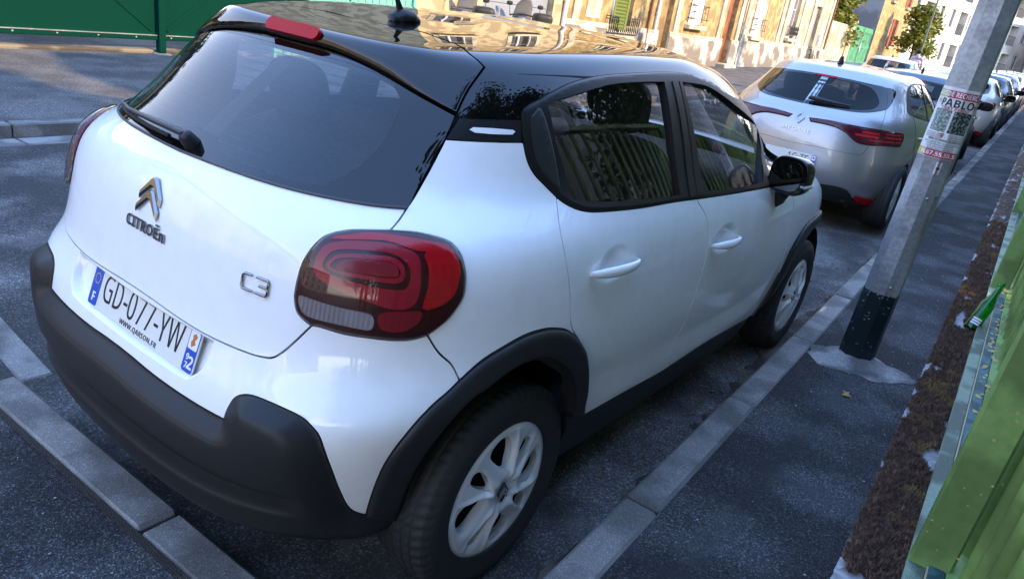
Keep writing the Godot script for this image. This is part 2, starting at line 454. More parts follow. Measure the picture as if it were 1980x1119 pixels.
# ---------- panels cut from a skin ----------
func smooth(pts: PackedVector2Array, sub := 4) -> PackedVector2Array:
	var out := PackedVector2Array()
	var n := pts.size()
	if n < 3:
		return pts
	for i in n - 1:
		var p1 := pts[i]
		var p2 := pts[i + 1]
		var p0 := pts[i - 1] if i > 0 else p1
		var p3 := pts[i + 2] if i < n - 2 else p2
		for k in sub:
			out.append(p1.cubic_interpolate(p2, p0, p3, float(k) / sub))
	out.append(pts[n - 1])
	return out
func pv(a: Array) -> PackedVector2Array:
	var out := PackedVector2Array()
	for i in range(0, a.size(), 2):
		out.append(Vector2(a[i], a[i + 1]))
	return out
func rev(a: PackedVector2Array) -> PackedVector2Array:
	var b := a.duplicate()
	b.reverse()
	return b
func cv(src: Dictionary, called: String, from := 0, to := -1) -> PackedVector2Array:
	var back := called.begins_with("-")
	var p := pv(src[called.trim_prefix("-")])
	p = p.slice(from, p.size() if to < 0 else to)
	p = smooth(p)
	return rev(p) if back else p
func join(parts: Array) -> PackedVector2Array:
	var out := PackedVector2Array()
	for p in parts:
		for q in p:
			if out.is_empty() or out[out.size() - 1].distance_to(q * Vector2(1, 1)) > 0.0008:
				out.append(q)
	if out.size() > 2 and out[0].distance_to(out[out.size() - 1]) < 0.0008:
		out.remove_at(out.size() - 1)
	return out
func closed(p: PackedVector2Array, sub := 4) -> PackedVector2Array:   # a smooth closed loop
	var out := PackedVector2Array()
	var n := p.size()
	for i in n:
		for k in sub:
			out.append(p[i].cubic_interpolate(p[(i + 1) % n], p[(i + n - 1) % n], p[(i + 2) % n], float(k) / sub))
	return out
func mirrored(p: PackedVector2Array) -> PackedVector2Array:
	var out := PackedVector2Array()
	for q in p:
		out.append(Vector2(-q.x, q.y))
	out.reverse()
	return out
func full(half: PackedVector2Array, about := 0.0) -> PackedVector2Array:   # a half that begins and ends on the middle line, with its mirror image
	var h := half.duplicate()
	h[0].x = about
	h[h.size() - 1].x = about
	for i in h.size():
		if about == 0.0:
			h[i].x = maxf(h[i].x, 0.0)
	var out := h.duplicate()
	for i in range(h.size() - 2, 0, -1):
		out.append(Vector2(2.0 * about - h[i].x, h[i].y))
	return out
func shrink(sk: CarSkin, p: PackedVector2Array, mm: float) -> PackedVector2Array:
	var s := scale_of(sk, p)
	var q := PackedVector2Array()
	for a in p:
		q.append(a * s * 1000.0)
	var best := PackedVector2Array()
	var area := 0.0
	for r in Geometry2D.offset_polygon(q, -mm, Geometry2D.JOIN_MITER):
		var ar := 0.0
		for i in r.size():
			ar += r[i].cross(r[(i + 1) % r.size()])
		if absf(ar) > area:
			area = absf(ar)
			best = r
	var out := PackedVector2Array()
	for a in best:
		out.append(a / (s * 1000.0))
	return out
func scale_of(sk: CarSkin, p: PackedVector2Array) -> Vector2:
	var c := Vector2.ZERO
	for a in p:
		c += a
	c /= p.size()
	return Vector2((sk.pos(c.x + 0.02, c.y) - sk.pos(c.x - 0.02, c.y)).length() / 0.04, (sk.pos(c.x, minf(c.y + 0.3, 14.0)) - sk.pos(c.x, c.y - 0.3)).length() / (minf(c.y + 0.3, 14.0) - c.y + 0.3))
func rim_distance(p: Vector2, loop: PackedVector2Array, s: Vector2) -> float:
	var d := 1e9
	var n := loop.size()
	var q := p * s
	for i in n:
		var a := loop[i] * s
		var b := loop[(i + 1) % n] * s
		var e := b - a
		var t := clampf((q - a).dot(e) / maxf(e.length_squared(), 1e-12), 0.0, 1.0)
		d = minf(d, (q - a - e * t).length_squared())
	return sqrt(d)
# rise: the height over the skin, a number or a function of (u, v, distance to the edge)
func panel(sk: CarSkin, outer: PackedVector2Array, holes: Array, rise: Variant, depth := 0.012, du := 0.02, dv := 0.2, rings: Array = []) -> MB:
	var b := MB.new()
	var s := scale_of(sk, outer)
	var fun := rise is Callable
	var flat_rise: float = 0.0 if fun else rise
	var height := func(u: float, v: float) -> float:
		if not fun:
			return flat_rise
		return (rise as Callable).call(u, v, rim_distance(Vector2(u, v), outer, s))
	var lo := outer[0]
	var hi := outer[0]
	for p in outer:
		lo = lo.min(p)
		hi = hi.max(p)
	var cell := Vector2(du, dv)
	var nx := int(ceil((hi.x - lo.x) / du)) + 1
	var ny := int(ceil((hi.y - lo.y) / dv)) + 1
	var edge := {}
	var loops: Array = [outer]
	loops.append_array(holes)
	var insets: Array = []   # contours along the edge, so that a rounded rim follows it cleanly
	for mm in rings:
		var src := PackedVector2Array()
		for q in outer:
			src.append(q * s * 1000.0)
		var found: Array = []
		for r in Geometry2D.offset_polygon(src, -float(mm), Geometry2D.JOIN_ROUND):
			var back := PackedVector2Array()
			for q in r:
				back.append(q / (s * 1000.0))
			if back.size() > 2 and Geometry2D.is_polygon_clockwise(back) == Geometry2D.is_polygon_clockwise(outer):
				found.append(back)
		insets.append(found)
	var marks := loops.duplicate()
	for f in insets:
		marks.append_array(f)
	for li in marks.size():
		var loop: PackedVector2Array = marks[li]
		var bit := 1 if li == 0 else (2 if li < loops.size() else 4)
		for i in loop.size():
			var a := (loop[i] - lo) / cell
			var e := (loop[(i + 1) % loop.size()] - lo) / cell
			var m := int(ceil(a.distance_to(e) * 8.0)) + 1
			for k in m + 1:
				var q := a.lerp(e, float(k) / m)
				var key := Vector2i(int(floor(q.x)), int(floor(q.y)))
				var had: int = edge.get(key, 0)
				edge[key] = had | bit
	var known := {}
	var vert := func(q: Vector2) -> Array:
		var key := Vector2i(int(round(q.x * 200000.0)), int(round(q.y * 20000.0)))
		if known.has(key):
			return known[key]
		var n := sk.nor(q.x, q.y)
		var p := sk.pos(q.x, q.y)
		if fun:
			var h := Vector2(0.0015, 0.015)
			var c: float = (height as Callable).call(q.x, q.y)
			var cu: float = (height as Callable).call(q.x + h.x, q.y)
			var cw: float = (height as Callable).call(q.x, q.y + h.y)
			var tu := sk.pos(q.x + h.x, q.y) - p
			var tv := sk.pos(q.x, minf(q.y + h.y, 14.0)) - p
			var lu := maxf(tu.length(), 1e-6)
			var lv := maxf(tv.length(), 1e-6)
			p += n * c
			n = (n - tu / lu * ((cu - c) / lu) - tv / lv * ((cw - c) / lv)).normalized()
		else:
			p += n * flat_rise
		known[key] = [p, n]
		return known[key]
	const BIG := 100.0
	for i in nx:
		for j in ny:
			var o := lo + Vector2(i, j) * cell
			var rect := PackedVector2Array([o, o + Vector2(du, 0), o + cell, o + Vector2(0, dv)])
			var flag: int = edge.get(Vector2i(i, j), 0)
			var pieces: Array = []
			var mid := o + cell * 0.5
			if flag == 0:
				if not Geometry2D.is_point_in_polygon(mid, outer):
					continue
				var inside := false
				for h in holes:
					if Geometry2D.is_point_in_polygon(mid, h):
						inside = true
				if inside:
					continue
				pieces = [rect]
			else:
				var big := PackedVector2Array()
				for q in rect:
					big.append((q - lo) * Vector2(BIG, BIG))
				pieces = [big]
				if flag & 1:
					var ob := PackedVector2Array()
					for q in outer:
						ob.append((q - lo) * BIG)
					pieces = Geometry2D.intersect_polygons(big, ob)
				elif not Geometry2D.is_point_in_polygon(mid, outer):
					continue
				if flag & 2:
					for h in holes:
						var hb := PackedVector2Array()
						for q in h:
							hb.append((q - lo) * BIG)
						var next: Array = []
						for pc in pieces:
							next.append_array(Geometry2D.clip_polygons(pc, hb))
						pieces = next
				if flag & 4:
					for f in insets:
						var next: Array = []
						for pc in pieces:
							var left: Array = [pc]
							for h in f:
								var hb := PackedVector2Array()
								for q in h:
									hb.append((q - lo) * BIG)
								next.append_array(Geometry2D.intersect_polygons(pc, hb))
								var rest: Array = []
								for l in left:
									rest.append_array(Geometry2D.clip_polygons(l, hb))
								left = rest
							next.append_array(left)
						pieces = next
				var conv: Array = []
				for pc in pieces:
					var r := PackedVector2Array()
					for q in pc:
						r.append(q / BIG + lo)
					conv.append(r)
				pieces = conv
			for pc in pieces:
				var ix := PackedInt32Array([0, 1, 2, 0, 2, 3]) if pc.size() == 4 and flag == 0 else Geometry2D.triangulate_polygon(pc)
				for k in range(0, ix.size(), 3):
					var A: Array = (vert as Callable).call(pc[ix[k]])
					var B: Array = (vert as Callable).call(pc[ix[k + 1]])
					var C: Array = (vert as Callable).call(pc[ix[k + 2]])
					b.tri(A[0], B[0], C[0], A[1], B[1], C[1])
	if depth > 0.0:
		for li in loops.size():
			var loop: PackedVector2Array = loops[li]
			var sg := 1.0 if li == 0 else -1.0
			if Geometry2D.is_polygon_clockwise(loop):
				sg = -sg
			for i in loop.size():
				var q0 := loop[i]
				var q1 := loop[(i + 1) % loop.size()]
				var A: Array = (vert as Callable).call(q0)
				var B: Array = (vert as Callable).call(q1)
				var n0 := sk.nor(q0.x, q0.y)
				var n1 := sk.nor(q1.x, q1.y)
				var e: Vector3 = B[0] - A[0]
				var out := e.cross(n0) * sg
				b.quad(A[0], B[0], B[0] - n1 * depth, A[0] - n0 * depth, out)
	return b
# window glass is rolled to one smooth curve: a polynomial fitted to the skin it fills
func terms(kind: int, a: float, b: float) -> Array:
	return [1.0, a, b, a * a, a * b, b * b] if kind == 0 else [1.0, b, b * b, a * a, a * a * b, a * a * a * a, b * b * b]
func fit_glass(pts: PackedVector3Array, kind: int) -> Array:   # kind 0: x over (y, z); kind 1: z over (x, y)
	var n := 6 if kind == 0 else 7
	var m: Array = []
	for i in n:
		var row := []
		row.resize(n + 1)
		row.fill(0.0)
		m.append(row)
	for p in pts:
		var t := terms(kind, p.y if kind == 0 else p.x, p.z if kind == 0 else p.y)
		var val := p.x if kind == 0 else p.z
		for i in n:
			for j in n:
				m[i][j] += t[i] * t[j]
			m[i][n] += t[i] * val
	for i in n:
		var best := i
		for r in range(i, n):
			if absf(m[r][i]) > absf(m[best][i]):
				best = r
		var tmp: Array = m[i]
		m[i] = m[best]
		m[best] = tmp
		for r in n:
			if r != i:
				var f: float = m[r][i] / m[i][i]
				for c in range(i, n + 1):
					m[r][c] -= f * m[i][c]
	var out: Array = []
	for i in n:
		out.append(m[i][n] / m[i][i])
	return out
func roll_glass(b: MB, co: Array, kind: int, off: float) -> void:
	var at := func(a: float, c: float) -> float:
		var t := terms(kind, a, c)
		var s := 0.0
		for i in t.size():
			s += t[i] * float(co[i])
		return s
	var worst := 0.0
	for i in b.v.size():
		var p := b.v[i]
		var a := p.y if kind == 0 else p.x
		var c := p.z if kind == 0 else p.y
		var v: float = at.call(a, c)
		var da: float = (at.call(a + 0.001, c) - v) / 0.001
		var dc: float = (at.call(a, c + 0.001) - v) / 0.001
		worst = maxf(worst, absf(v - (p.x if kind == 0 else p.z)))
		if kind == 0:
			b.n[i] = Vector3(1.0, -da, -dc).normalized()
			b.v[i] = Vector3(v, p.y, p.z) + b.n[i] * off
		else:
			b.n[i] = Vector3(-da, -dc, 1.0).normalized()
			b.v[i] = Vector3(p.x, p.y, v) + b.n[i] * off
	if worst > 0.02:
		print("glass fit off by ", worst)
func skirt_ramp(h: float, w: float) -> Callable:   # rises from the edge to h within w, rounded
	return func(_u: float, _v: float, d: float) -> float:
		var t := clampf(d / w, 0.0, 1.0)
		return h * sqrt(1.0 - (1.0 - t) * (1.0 - t)) + 0.0015
func flipped(b: MB) -> ArrayMesh:   # the mirror image across the middle of the car
	var o := MB.new()
	for i in range(0, b.v.size(), 3):
		for k in [0, 2, 1]:
			o.v.append(b.v[i + k] * Vector3(-1, 1, 1))
			o.n.append(b.n[i + k] * Vector3(-1, 1, 1))
	return o.mesh()
func pair(called: String, b: MB, m: Material, parent: Node) -> Array:
	return [put(called, b.mesh(), m, parent), put(called, flipped(b), m, parent)]

# ---------- lettering ----------
func letters(text: String, size: float, depth: float, font := "Droid Sans", weight := 400, wide := 1.0) -> ArrayMesh:
	var f := SystemFont.new()
	f.font_names = PackedStringArray([font])
	f.font_weight = weight
	var t := TextMesh.new()
	t.text = text
	t.font = f
	t.font_size = 64
	t.pixel_size = size / 64.0
	t.depth = depth
	t.curve_step = 2.0
	var src := t.get_mesh_arrays()
	var sv: PackedVector3Array = src[Mesh.ARRAY_VERTEX]
	var sn: PackedVector3Array = src[Mesh.ARRAY_NORMAL]
	for i in sv.size():
		sv[i].x *= wide
		sv[i].z += depth * 0.5
	var a := []
	a.resize(Mesh.ARRAY_MAX)
	a[Mesh.ARRAY_VERTEX] = sv
	a[Mesh.ARRAY_NORMAL] = sn
	a[Mesh.ARRAY_INDEX] = src[Mesh.ARRAY_INDEX]
	var m := ArrayMesh.new()
	m.add_surface_from_arrays(Mesh.PRIMITIVE_TRIANGLES, a)
	return m
func write(called: String, text: String, size: float, depth: float, m: Material, parent: Node, xf: Transform3D, weight := 400, wide := 1.0, font := "Droid Sans") -> MeshInstance3D:
	var o := put(called, letters(text, size, depth, font, weight, wide), m, parent)
	o.transform = xf
	return o
func round_rect(w: float, h: float, r: float, seg := 5) -> PackedVector2Array:
	var p := PackedVector2Array()
	for c in 4:
		var cx := (w * 0.5 - r) * (1.0 if c == 0 or c == 3 else -1.0)
		var cy := (h * 0.5 - r) * (1.0 if c < 2 else -1.0)
		for k in seg + 1:
			var a := PI * 0.5 * (c + float(k) / seg)
			p.append(Vector2(cx + r * cos(a), cy + r * sin(a)))
	return p

# ---------- wheels ----------
func tyre_mesh(r: float, w: float, rim: float, rich: bool) -> ArrayMesh:   # axle along x, outer face towards +x, centred
	var b := MB.new()
	var prof: Array = []
	var h := w * 0.5
	prof.append(Vector2(rim - 0.012, -h * 0.8))
	prof.append(Vector2(rim + 0.01, -h * 0.92))
	prof.append(Vector2((rim + r) * 0.5, -h * 1.03))
	prof.append(Vector2(r - 0.022, -h * 0.95))
	prof.append(Vector2(r - 0.006, -h * 0.82))
	var groove := [-0.5, -0.17, 0.17, 0.5]
	for g in groove:
		var y: float = g * h
		prof.append_array([Vector2(r, y - 0.005), Vector2(r - 0.007, y - 0.0035), Vector2(r - 0.007, y + 0.0035), Vector2(r, y + 0.005)])
	prof.append(Vector2(r - 0.004, h * 0.78))
	prof.append(Vector2(r - 0.010, h * 0.86))
	prof.append(Vector2(r - 0.024, h * 0.95))
	prof.append(Vector2(r - 0.032, h * 0.975))
	prof.append(Vector2(r - 0.034, h * 1.0))
	prof.append(Vector2(r - 0.045, h * 1.02))
	prof.append(Vector2((rim + r) * 0.5, h * 1.04))
	prof.append(Vector2(rim + 0.02, h * 0.98))
	prof.append(Vector2(rim + 0.012, h * 0.95))
	prof.append(Vector2(rim + 0.006, h * 0.92))
	prof.append(Vector2(rim + 0.001, h * 0.80))
	prof.append(Vector2(rim - 0.02, h * 0.4))
	var seg := 240 if rich else 60
	var pts: Array = []
	for k in seg:
		var a := TAU * k / seg
		var ring := PackedVector3Array()
		for i in prof.size():
			var p: Vector2 = prof[i]
			var rr := p.x
			if rich:
				var s := p.y / h
				var ph := fposmod(k * 60.0 / seg - absf(s) * 0.7, 1.0)
				if absf(s) > 0.55 and p.x > r - 0.03 and ph < 0.24:
					rr -= 0.006
				elif absf(s) < 0.5 and p.x > r - 0.003 and ph < 0.2:
					rr -= 0.003
			ring.append(Vector3(p.y, rr * sin(a), rr * cos(a)))
		pts.append(ring)
	var nn: Array = []
	for k in seg:
		var ring := PackedVector3Array()
		for i in prof.size():
			var du: Vector3 = pts[(k + 1) % seg][i] - pts[(k + seg - 1) % seg][i]
			var dv: Vector3 = pts[k][mini(i + 1, prof.size() - 1)] - pts[k][maxi(i - 1, 0)]
			var n := du.cross(dv).normalized()
			var p: Vector3 = pts[k][i]
			if n.dot(Vector3(p.x * 3.0, p.y, p.z)) < 0.0:
				n = -n
			ring.append(n)
		nn.append(ring)
	for k in seg:
		var l := (k + 1) % seg
		for i in prof.size() - 1:
			b.squad(pts[k][i], pts[l][i], pts[l][i + 1], pts[k][i + 1], nn[k][i], nn[l][i], nn[l][i + 1], nn[k][i + 1])
	return b.mesh()
func polar(pts: Array, turn: float) -> PackedVector2Array:   # [degrees, radius] ...
	var p := PackedVector2Array()
	for i in range(0, pts.size(), 2):
		var a := deg_to_rad(pts[i] + turn)
		p.append(Vector2(cos(a), sin(a)) * float(pts[i + 1]))
	return closed(p, 4)
func cover_mesh(rad: float, openings: Array, dome: Callable) -> ArrayMesh:   # a pierced disc in the x-y plane that faces +z
	var b := MB.new()
	var cell := rad / 46.0
	var outer := PackedVector2Array()
	for k in 120:
		outer.append(Vector2(cos(TAU * k / 120), sin(TAU * k / 120)) * rad)
	var height := func(q: Vector2) -> float:
		var d := 1.0
		for o in openings:
			d = minf(d, rim_distance(q, o, Vector2.ONE))
		return (dome as Callable).call(q, d)
	var known := {}
	var vert := func(q: Vector2) -> Array:
		var key := Vector2i(int(round(q.x * 1e5)), int(round(q.y * 1e5)))
		if known.has(key):
			return known[key]
		var e := 0.0015
		var c: float = (height as Callable).call(q)
		var cx: float = (height as Callable).call(q + Vector2(e, 0))
		var cy: float = (height as Callable).call(q + Vector2(0, e))
		known[key] = [Vector3(q.x, q.y, c), Vector3((c - cx) / e, (c - cy) / e, 1.0).normalized()]
		return known[key]
	for i in range(-47, 47):
		for j in range(-47, 47):
			var o := Vector2(i, j) * cell
			var rect := PackedVector2Array([o, o + Vector2(cell, 0), o + Vector2(cell, cell), o + Vector2(0, cell)])
			if (o + Vector2(cell, cell) * 0.5).length() > rad + cell:
				continue
			var big := PackedVector2Array()
			for q in rect:
				big.append(q * 1000.0)
			var ob := PackedVector2Array()
			for q in outer:
				ob.append(q * 1000.0)
			var pieces: Array = [big]
			if (o + Vector2(cell, cell) * 0.5).length() > rad - cell * 1.5:
				pieces = Geometry2D.intersect_polygons(big, ob)
			for h in openings:
				var hb := PackedVector2Array()
				for q in h:
					hb.append(q * 1000.0)
				var next: Array = []
				for pc in pieces:
					next.append_array(Geometry2D.clip_polygons(pc, hb))
				pieces = next
			for pc in pieces:
				var ix := Geometry2D.triangulate_polygon(pc)
				for k in range(0, ix.size(), 3):
					var A: Array = (vert as Callable).call(pc[ix[k]] / 1000.0)
					var B: Array = (vert as Callable).call(pc[ix[k + 1]] / 1000.0)
					var C: Array = (vert as Callable).call(pc[ix[k + 2]] / 1000.0)
					b.tri(A[0], B[0], C[0], A[1], B[1], C[1])
	var loops: Array = [outer]
	loops.append_array(openings)
	for li in loops.size():
		var loop: PackedVector2Array = loops[li]
		for i in loop.size():
			var A: Array = (vert as Callable).call(loop[i])
			var B: Array = (vert as Callable).call(loop[(i + 1) % loop.size()])
			var d: Vector3 = B[0] - A[0]
			var out := d.cross(Vector3.BACK) * (1.0 if li == 0 else -1.0) * (-1.0 if Geometry2D.is_polygon_clockwise(loop) else 1.0)
			var dep := Vector3(0, 0, 0.022)
			b.quad(A[0], B[0], B[0] - dep, A[0] - dep, out)
	return b.mesh()
func cover_near() -> ArrayMesh:   # eight openings, four broad leaves and four slots by turns
	var ops: Array = []
	for k in 4:
		ops.append(polar([82, 0.084, 93, 0.076, 109, 0.106, 116, 0.148, 111, 0.170, 98, 0.178, 87, 0.170, 80, 0.135], 90.0 * k))
		ops.append(polar([60, 0.072, 65, 0.088, 65, 0.125, 62, 0.162, 54, 0.170, 48, 0.162, 47, 0.13, 51, 0.088], 90.0 * k - 4.0))
	var dome := func(q: Vector2, d: float) -> float:
		var r := q.length()
		var a := fposmod(rad_to_deg(q.angle()), 90.0)
		var h := 0.004 + 0.020 * (1.0 - r / 0.21) - 0.006 * clampf((r - 0.192) / 0.015, 0.0, 1.0)
		h -= 0.014 * exp(-pow(r / 0.045, 4.0))
		h -= 0.010 * exp(-d / 0.010) * clampf((r - 0.06) / 0.03, 0.0, 1.0)
		for c in [40.0, 72.0]:   # two creased ridges on the spokes
			var w := absf(fposmod(a - c - (r - 0.1) * 60.0 + 45.0, 90.0) - 45.0) * r * 0.01745
			h += 0.009 * exp(-pow(w / 0.009, 2.0)) * clampf((0.2 - r) / 0.05, 0.0, 1.0) * clampf((r - 0.035) / 0.03, 0.0, 1.0)
		return h
	return cover_mesh(0.207, ops, dome)
func cover_plain() -> ArrayMesh:
	var ops: Array = []
	for k in 5:
		ops.append(polar([36, 0.075, 50, 0.09, 62, 0.17, 50, 0.19, 36, 0.195, 22, 0.19, 10, 0.17, 22, 0.09], 72.0 * k))
	var dome := func(q: Vector2, d: float) -> float:
		var r := q.length()
		return 0.01 - 0.02 * r / 0.22 - 0.01 * exp(-d / 0.01)
	return cover_mesh(0.215, ops, dome)
var wheel_bits := {}
func wheel(parent: Node3D, at: Vector3, side: float, r: float, w: float, rim: float, near: bool, spin := 0.0, steer := 0.0) -> void:
	var key := "near" if near else "far"
	if not wheel_bits.has(key):
		var dark := MB.new()   # drum and well seen through the openings
		var turn := Transform3D(Basis(Vector3.BACK, -PI * 0.5), Vector3.ZERO)
		dark.lathe([Vector2(0.0, -0.01), Vector2(0.13, -0.01), Vector2(0.13, -0.05), Vector2(0.16, -0.06), Vector2(rim - 0.01, -0.06)], 40, turn)
		dark.lathe([Vector2(rim - 0.014, -0.06), Vector2(rim - 0.014, 0.045)], 40, turn)
		wheel_bits[key] = [tyre_mesh(r, w, rim, near), cover_near() if near else cover_plain(), dark.mesh()]
	var bits: Array = wheel_bits[key]
	var t := put("tyre", bits[0], M.rubber, parent)
	t.transform = Transform3D(Basis(Vector3.UP, steer) * Basis(Vector3.UP, 0.0 if side > 0.0 else PI), at)
	var c := put("wheel_cover", bits[1], M.wheel, t)
	c.transform = Transform3D(Basis(Vector3.UP, PI * 0.5) * Basis(Vector3.BACK, spin), Vector3(w * 0.5 - 0.010, 0, 0))
	var d := put("wheel_drum", bits[2], M.drum, t)
	d.position = Vector3(0.015, 0, 0)
	if near:
		var cap := MB.new()
		cap.prism(PackedVector2Array([Vector2(0, 0.034), Vector2(-0.024, 0), Vector2(0, -0.034), Vector2(0.024, 0)]), 0.004, Transform3D.IDENTITY)
		var o := put("centre_cap", cap.mesh(), M.gloss, t)
		o.transform = c.transform * Transform3D(Basis(Vector3.BACK, -spin), Vector3(0, 0, 0.0115))
		var em := MB.new()
		for k in 2:
			em.prism(chevron(0.036, 0.026), 0.003, Transform3D(Basis.IDENTITY, Vector3(0, 0.004 - 0.013 * k, 0.004)))
		var e := put("cap_emblem", em.mesh(), M.steel, t)
		e.transform = o.transform
func chevron(w: float, h: float) -> PackedVector2Array:
	return PackedVector2Array([Vector2(-w * 0.5, -h * 0.5), Vector2(-w * 0.5, -h * 0.18), Vector2(-w * 0.1, h * 0.46), Vector2(0, h * 0.5), Vector2(w * 0.1, h * 0.46), Vector2(w * 0.5, -h * 0.18), Vector2(w * 0.5, -h * 0.5), Vector2(w * 0.06, h * 0.1), Vector2(-w * 0.06, h * 0.1)])

# ---------- the white hatchback in front ----------
func near_car() -> void:
	var sk := CarSkin.new(SKIN_NEAR)
	var C := NEAR
	var t := thing("parked_car", "white hatchback with glossy black roof and black bumper, nearest of the parked cars", "car")
	var gate := full(join([cv(C, "glassbot"), cv(C, "gatewhite"), cv(C, "light"), cv(C, "-gatelow")]))
	var glass_half := join([cv(C, "glasstop"), cv(C, "gateglass"), cv(C, "-glassbot")])
	var clear := full(cv(C, "clear"))
	var light := join([cv(C, "light"), cv(C, "light2"), cv(C, "light3")])
	var glass_outer := full(glass_half)
	var dlolow := cv(C, "dlolow")
	var rgl := join([smooth(pv(C.rglass).slice(0, 5)), smooth(pv(C.rglass).slice(4, 7)), smooth(pv(C.rglass).slice(6, 10)), smooth(PackedVector2Array([pv(C.rglass)[9], pv(C.rglass)[10], pv(C.rglass)[11], pv(C.rglass)[12], pv(C.rglass)[0]]))])
	var fgl := pv(C.fglass)
	var fg := join([smooth(PackedVector2Array([fgl[10], fgl[0], fgl[1], fgl[2], fgl[3], Vector2(1.432, 8.95)]).slice(1)), PackedVector2Array([Vector2(1.432, 8.95), Vector2(1.317, 8.24), Vector2(1.205, 7.27)]), smooth(PackedVector2Array([Vector2(1.205, 7.27), fgl[7], fgl[8]])), smooth(PackedVector2Array([fgl[8], fgl[9], fgl[10], fgl[0]]))])
	var qg := PackedVector2Array([Vector2(1.438, 8.75), Vector2(1.446, 8.3), Vector2(1.425, 7.7), Vector2(1.37, 7.33), Vector2(1.282, 7.27), Vector2(1.235, 7.28), Vector2(1.337, 8.2)])
	var ws := full(join([PackedVector2Array([Vector2(2.0, 10.65), Vector2(1.75, 10.6), Vector2(1.53, 10.4), Vector2(1.525, 9.4), Vector2(1.53, 8.3), Vector2(1.555, 7.55), Vector2(1.63, 7.75), Vector2(1.8, 8.0), Vector2(2.0, 8.06)])]), 2.0)
	# inner shell, dark, with the window openings
	var all := PackedVector2Array([Vector2(0.0, 0.2), Vector2(0.52, 0.2), Vector2(0.56, 3.9), Vector2(0.6, 4.55), Vector2(0.65, 4.62), Vector2(0.72, 3.6), Vector2(0.765, 2.1), Vector2(0.77, 0.3), Vector2(1.27, 0.3), Vector2(1.30, 2.0), Vector2(1.33, 3.6), Vector2(1.37, 4.4), Vector2(1.44, 4.9), Vector2(1.55, 4.5), Vector2(1.60, 3.0), Vector2(1.62, 0.4), Vector2(2.0, 0.4), Vector2(2.0, 13.4), Vector2(0.0, 13.4)])
	var ws_half := PackedVector2Array([Vector2(2.001, 10.6), Vector2(1.75, 10.55), Vector2(1.54, 10.3), Vector2(1.54, 8.3), Vector2(1.565, 7.7), Vector2(1.63, 7.85), Vector2(1.8, 8.1), Vector2(2.001, 8.15)])
	var clear_half := join([cv(C, "clear"), PackedVector2Array([Vector2(-0.001, 8.22), Vector2(-0.001, 9.97)])])
	for i in clear_half.size():
		clear_half[i].x = maxf(clear_half[i].x, -0.001)
	pair("inner_shell", panel(sk, all, [clear_half, rgl, fg, qg, ws_half, PackedVector2Array([Vector2(-0.001, 3.55), Vector2(0.24, 3.55), Vector2(0.26, 4.95), Vector2(-0.001, 4.95)])], -0.022, 0.0, 0.03, 0.3), M.trim, t)
	# painted panels
	var tailgate := put("tailgate", panel(sk, shrink(sk, gate, 2.6), [], 0.0, 0.02, 0.015, 0.15).mesh(), M.white, t)
	var rwf := panel(sk, shrink(sk, glass_outer, 1.5), [clear], 0.0, 0.0, 0.015, 0.15)
	var rwp := panel(sk, clear, [], 0.0, 0.0, 0.02, 0.2)
	var rco := fit_glass(rwf.v, 1)
	roll_glass(rwf, rco, 1, 0.0)
	roll_glass(rwp, rco, 1, -0.0005)
	put("rear_window", rwf.mesh(), M.gloss, t)
	put("rear_window_pane", rwp.mesh(), M.pane, t)
	var wires := MB.new()
	for k in 13:
		var v := 8.18 + k * 0.135
		var pts: Array = []
		var lim := 0.355 - 0.012 * absf(k - 6.0) * 0.5
		for i in 25:
			var u := lerpf(-lim, lim, i / 24.0)
			var q := sk.pos(u, v)
			pts.append(q)
		var wb := MB.new()
		wb.tube(pts, 0.0007, 4)
		wires.v.append_array(wb.v)
		wires.n.append_array(wb.n)
	roll_glass(wires, rco, 1, -0.0015)
	put("heater_wires", wires.mesh(), M.matt, t).set_meta("kind", "stuff")
	var gs := put("window_gasket", strip(sk, cv(C, "glassbot"), true, 0.003, 0.0035), M.gasket, t)
	gs.name = "window_gasket"
	var quarter := join([PackedVector2Array([pv(C.band)[3]]), cv(C, "gateglass", 1), cv(C, "gatewhite"), cv(C, "-light3"), cv(C, "bumpcut"), cv(C, "flare2"), cv(C, "-doorr"), rev(smooth(pv(C.dlolow).slice(2, 7))), PackedVector2Array([pv(C.band)[2]])])
	pair("quarter_panel", panel(sk, shrink(sk, quarter, 2.0), [], 0.0, 0.02, 0.012, 0.15), M.white, t)
	var rec := full(join([PackedVector2Array([Vector2(0.0, 4.85), Vector2(0.235, 4.87)]), smooth(PackedVector2Array([Vector2(0.235, 4.87), Vector2(0.232, 4.2), Vector2(0.213, 3.80), Vector2(0.19, 3.70), Vector2(0.1, 3.68), Vector2(0.0, 3.67)]))]))
	var upper := full(join([cv(C, "gatelow"), cv(C, "light2"), cv(C, "bumpcut"), cv(C, "flare1"), bumptop(C)]))
	var bump := put("rear_bumper", panel(sk, shrink(sk, upper, 1.5), [rec], 0.0, 0.02, 0.012, 0.13).mesh(), M.white, t)
	var s := scale_of(sk, rec)
	put("plate_recess", panel(sk, rec, [], func(_u, _v, d): return -0.026 * smoothstep(0.0, 0.02, d), 0.0, 0.01, 0.1, [3.0, 7.0, 12.0, 17.0, 21.0]).mesh(), M.white, bump)
	# black lower bumper with its ledge and raised corners
	var lower := full(join([rev(bumptop(C)), PackedVector2Array([pv(C.bumptop)[0], Vector2(0.530, 1.0), Vector2(0.527, 0.4), Vector2(0.50, 0.02), Vector2(0.3, 0.02), Vector2(0.0, 0.02)])]))
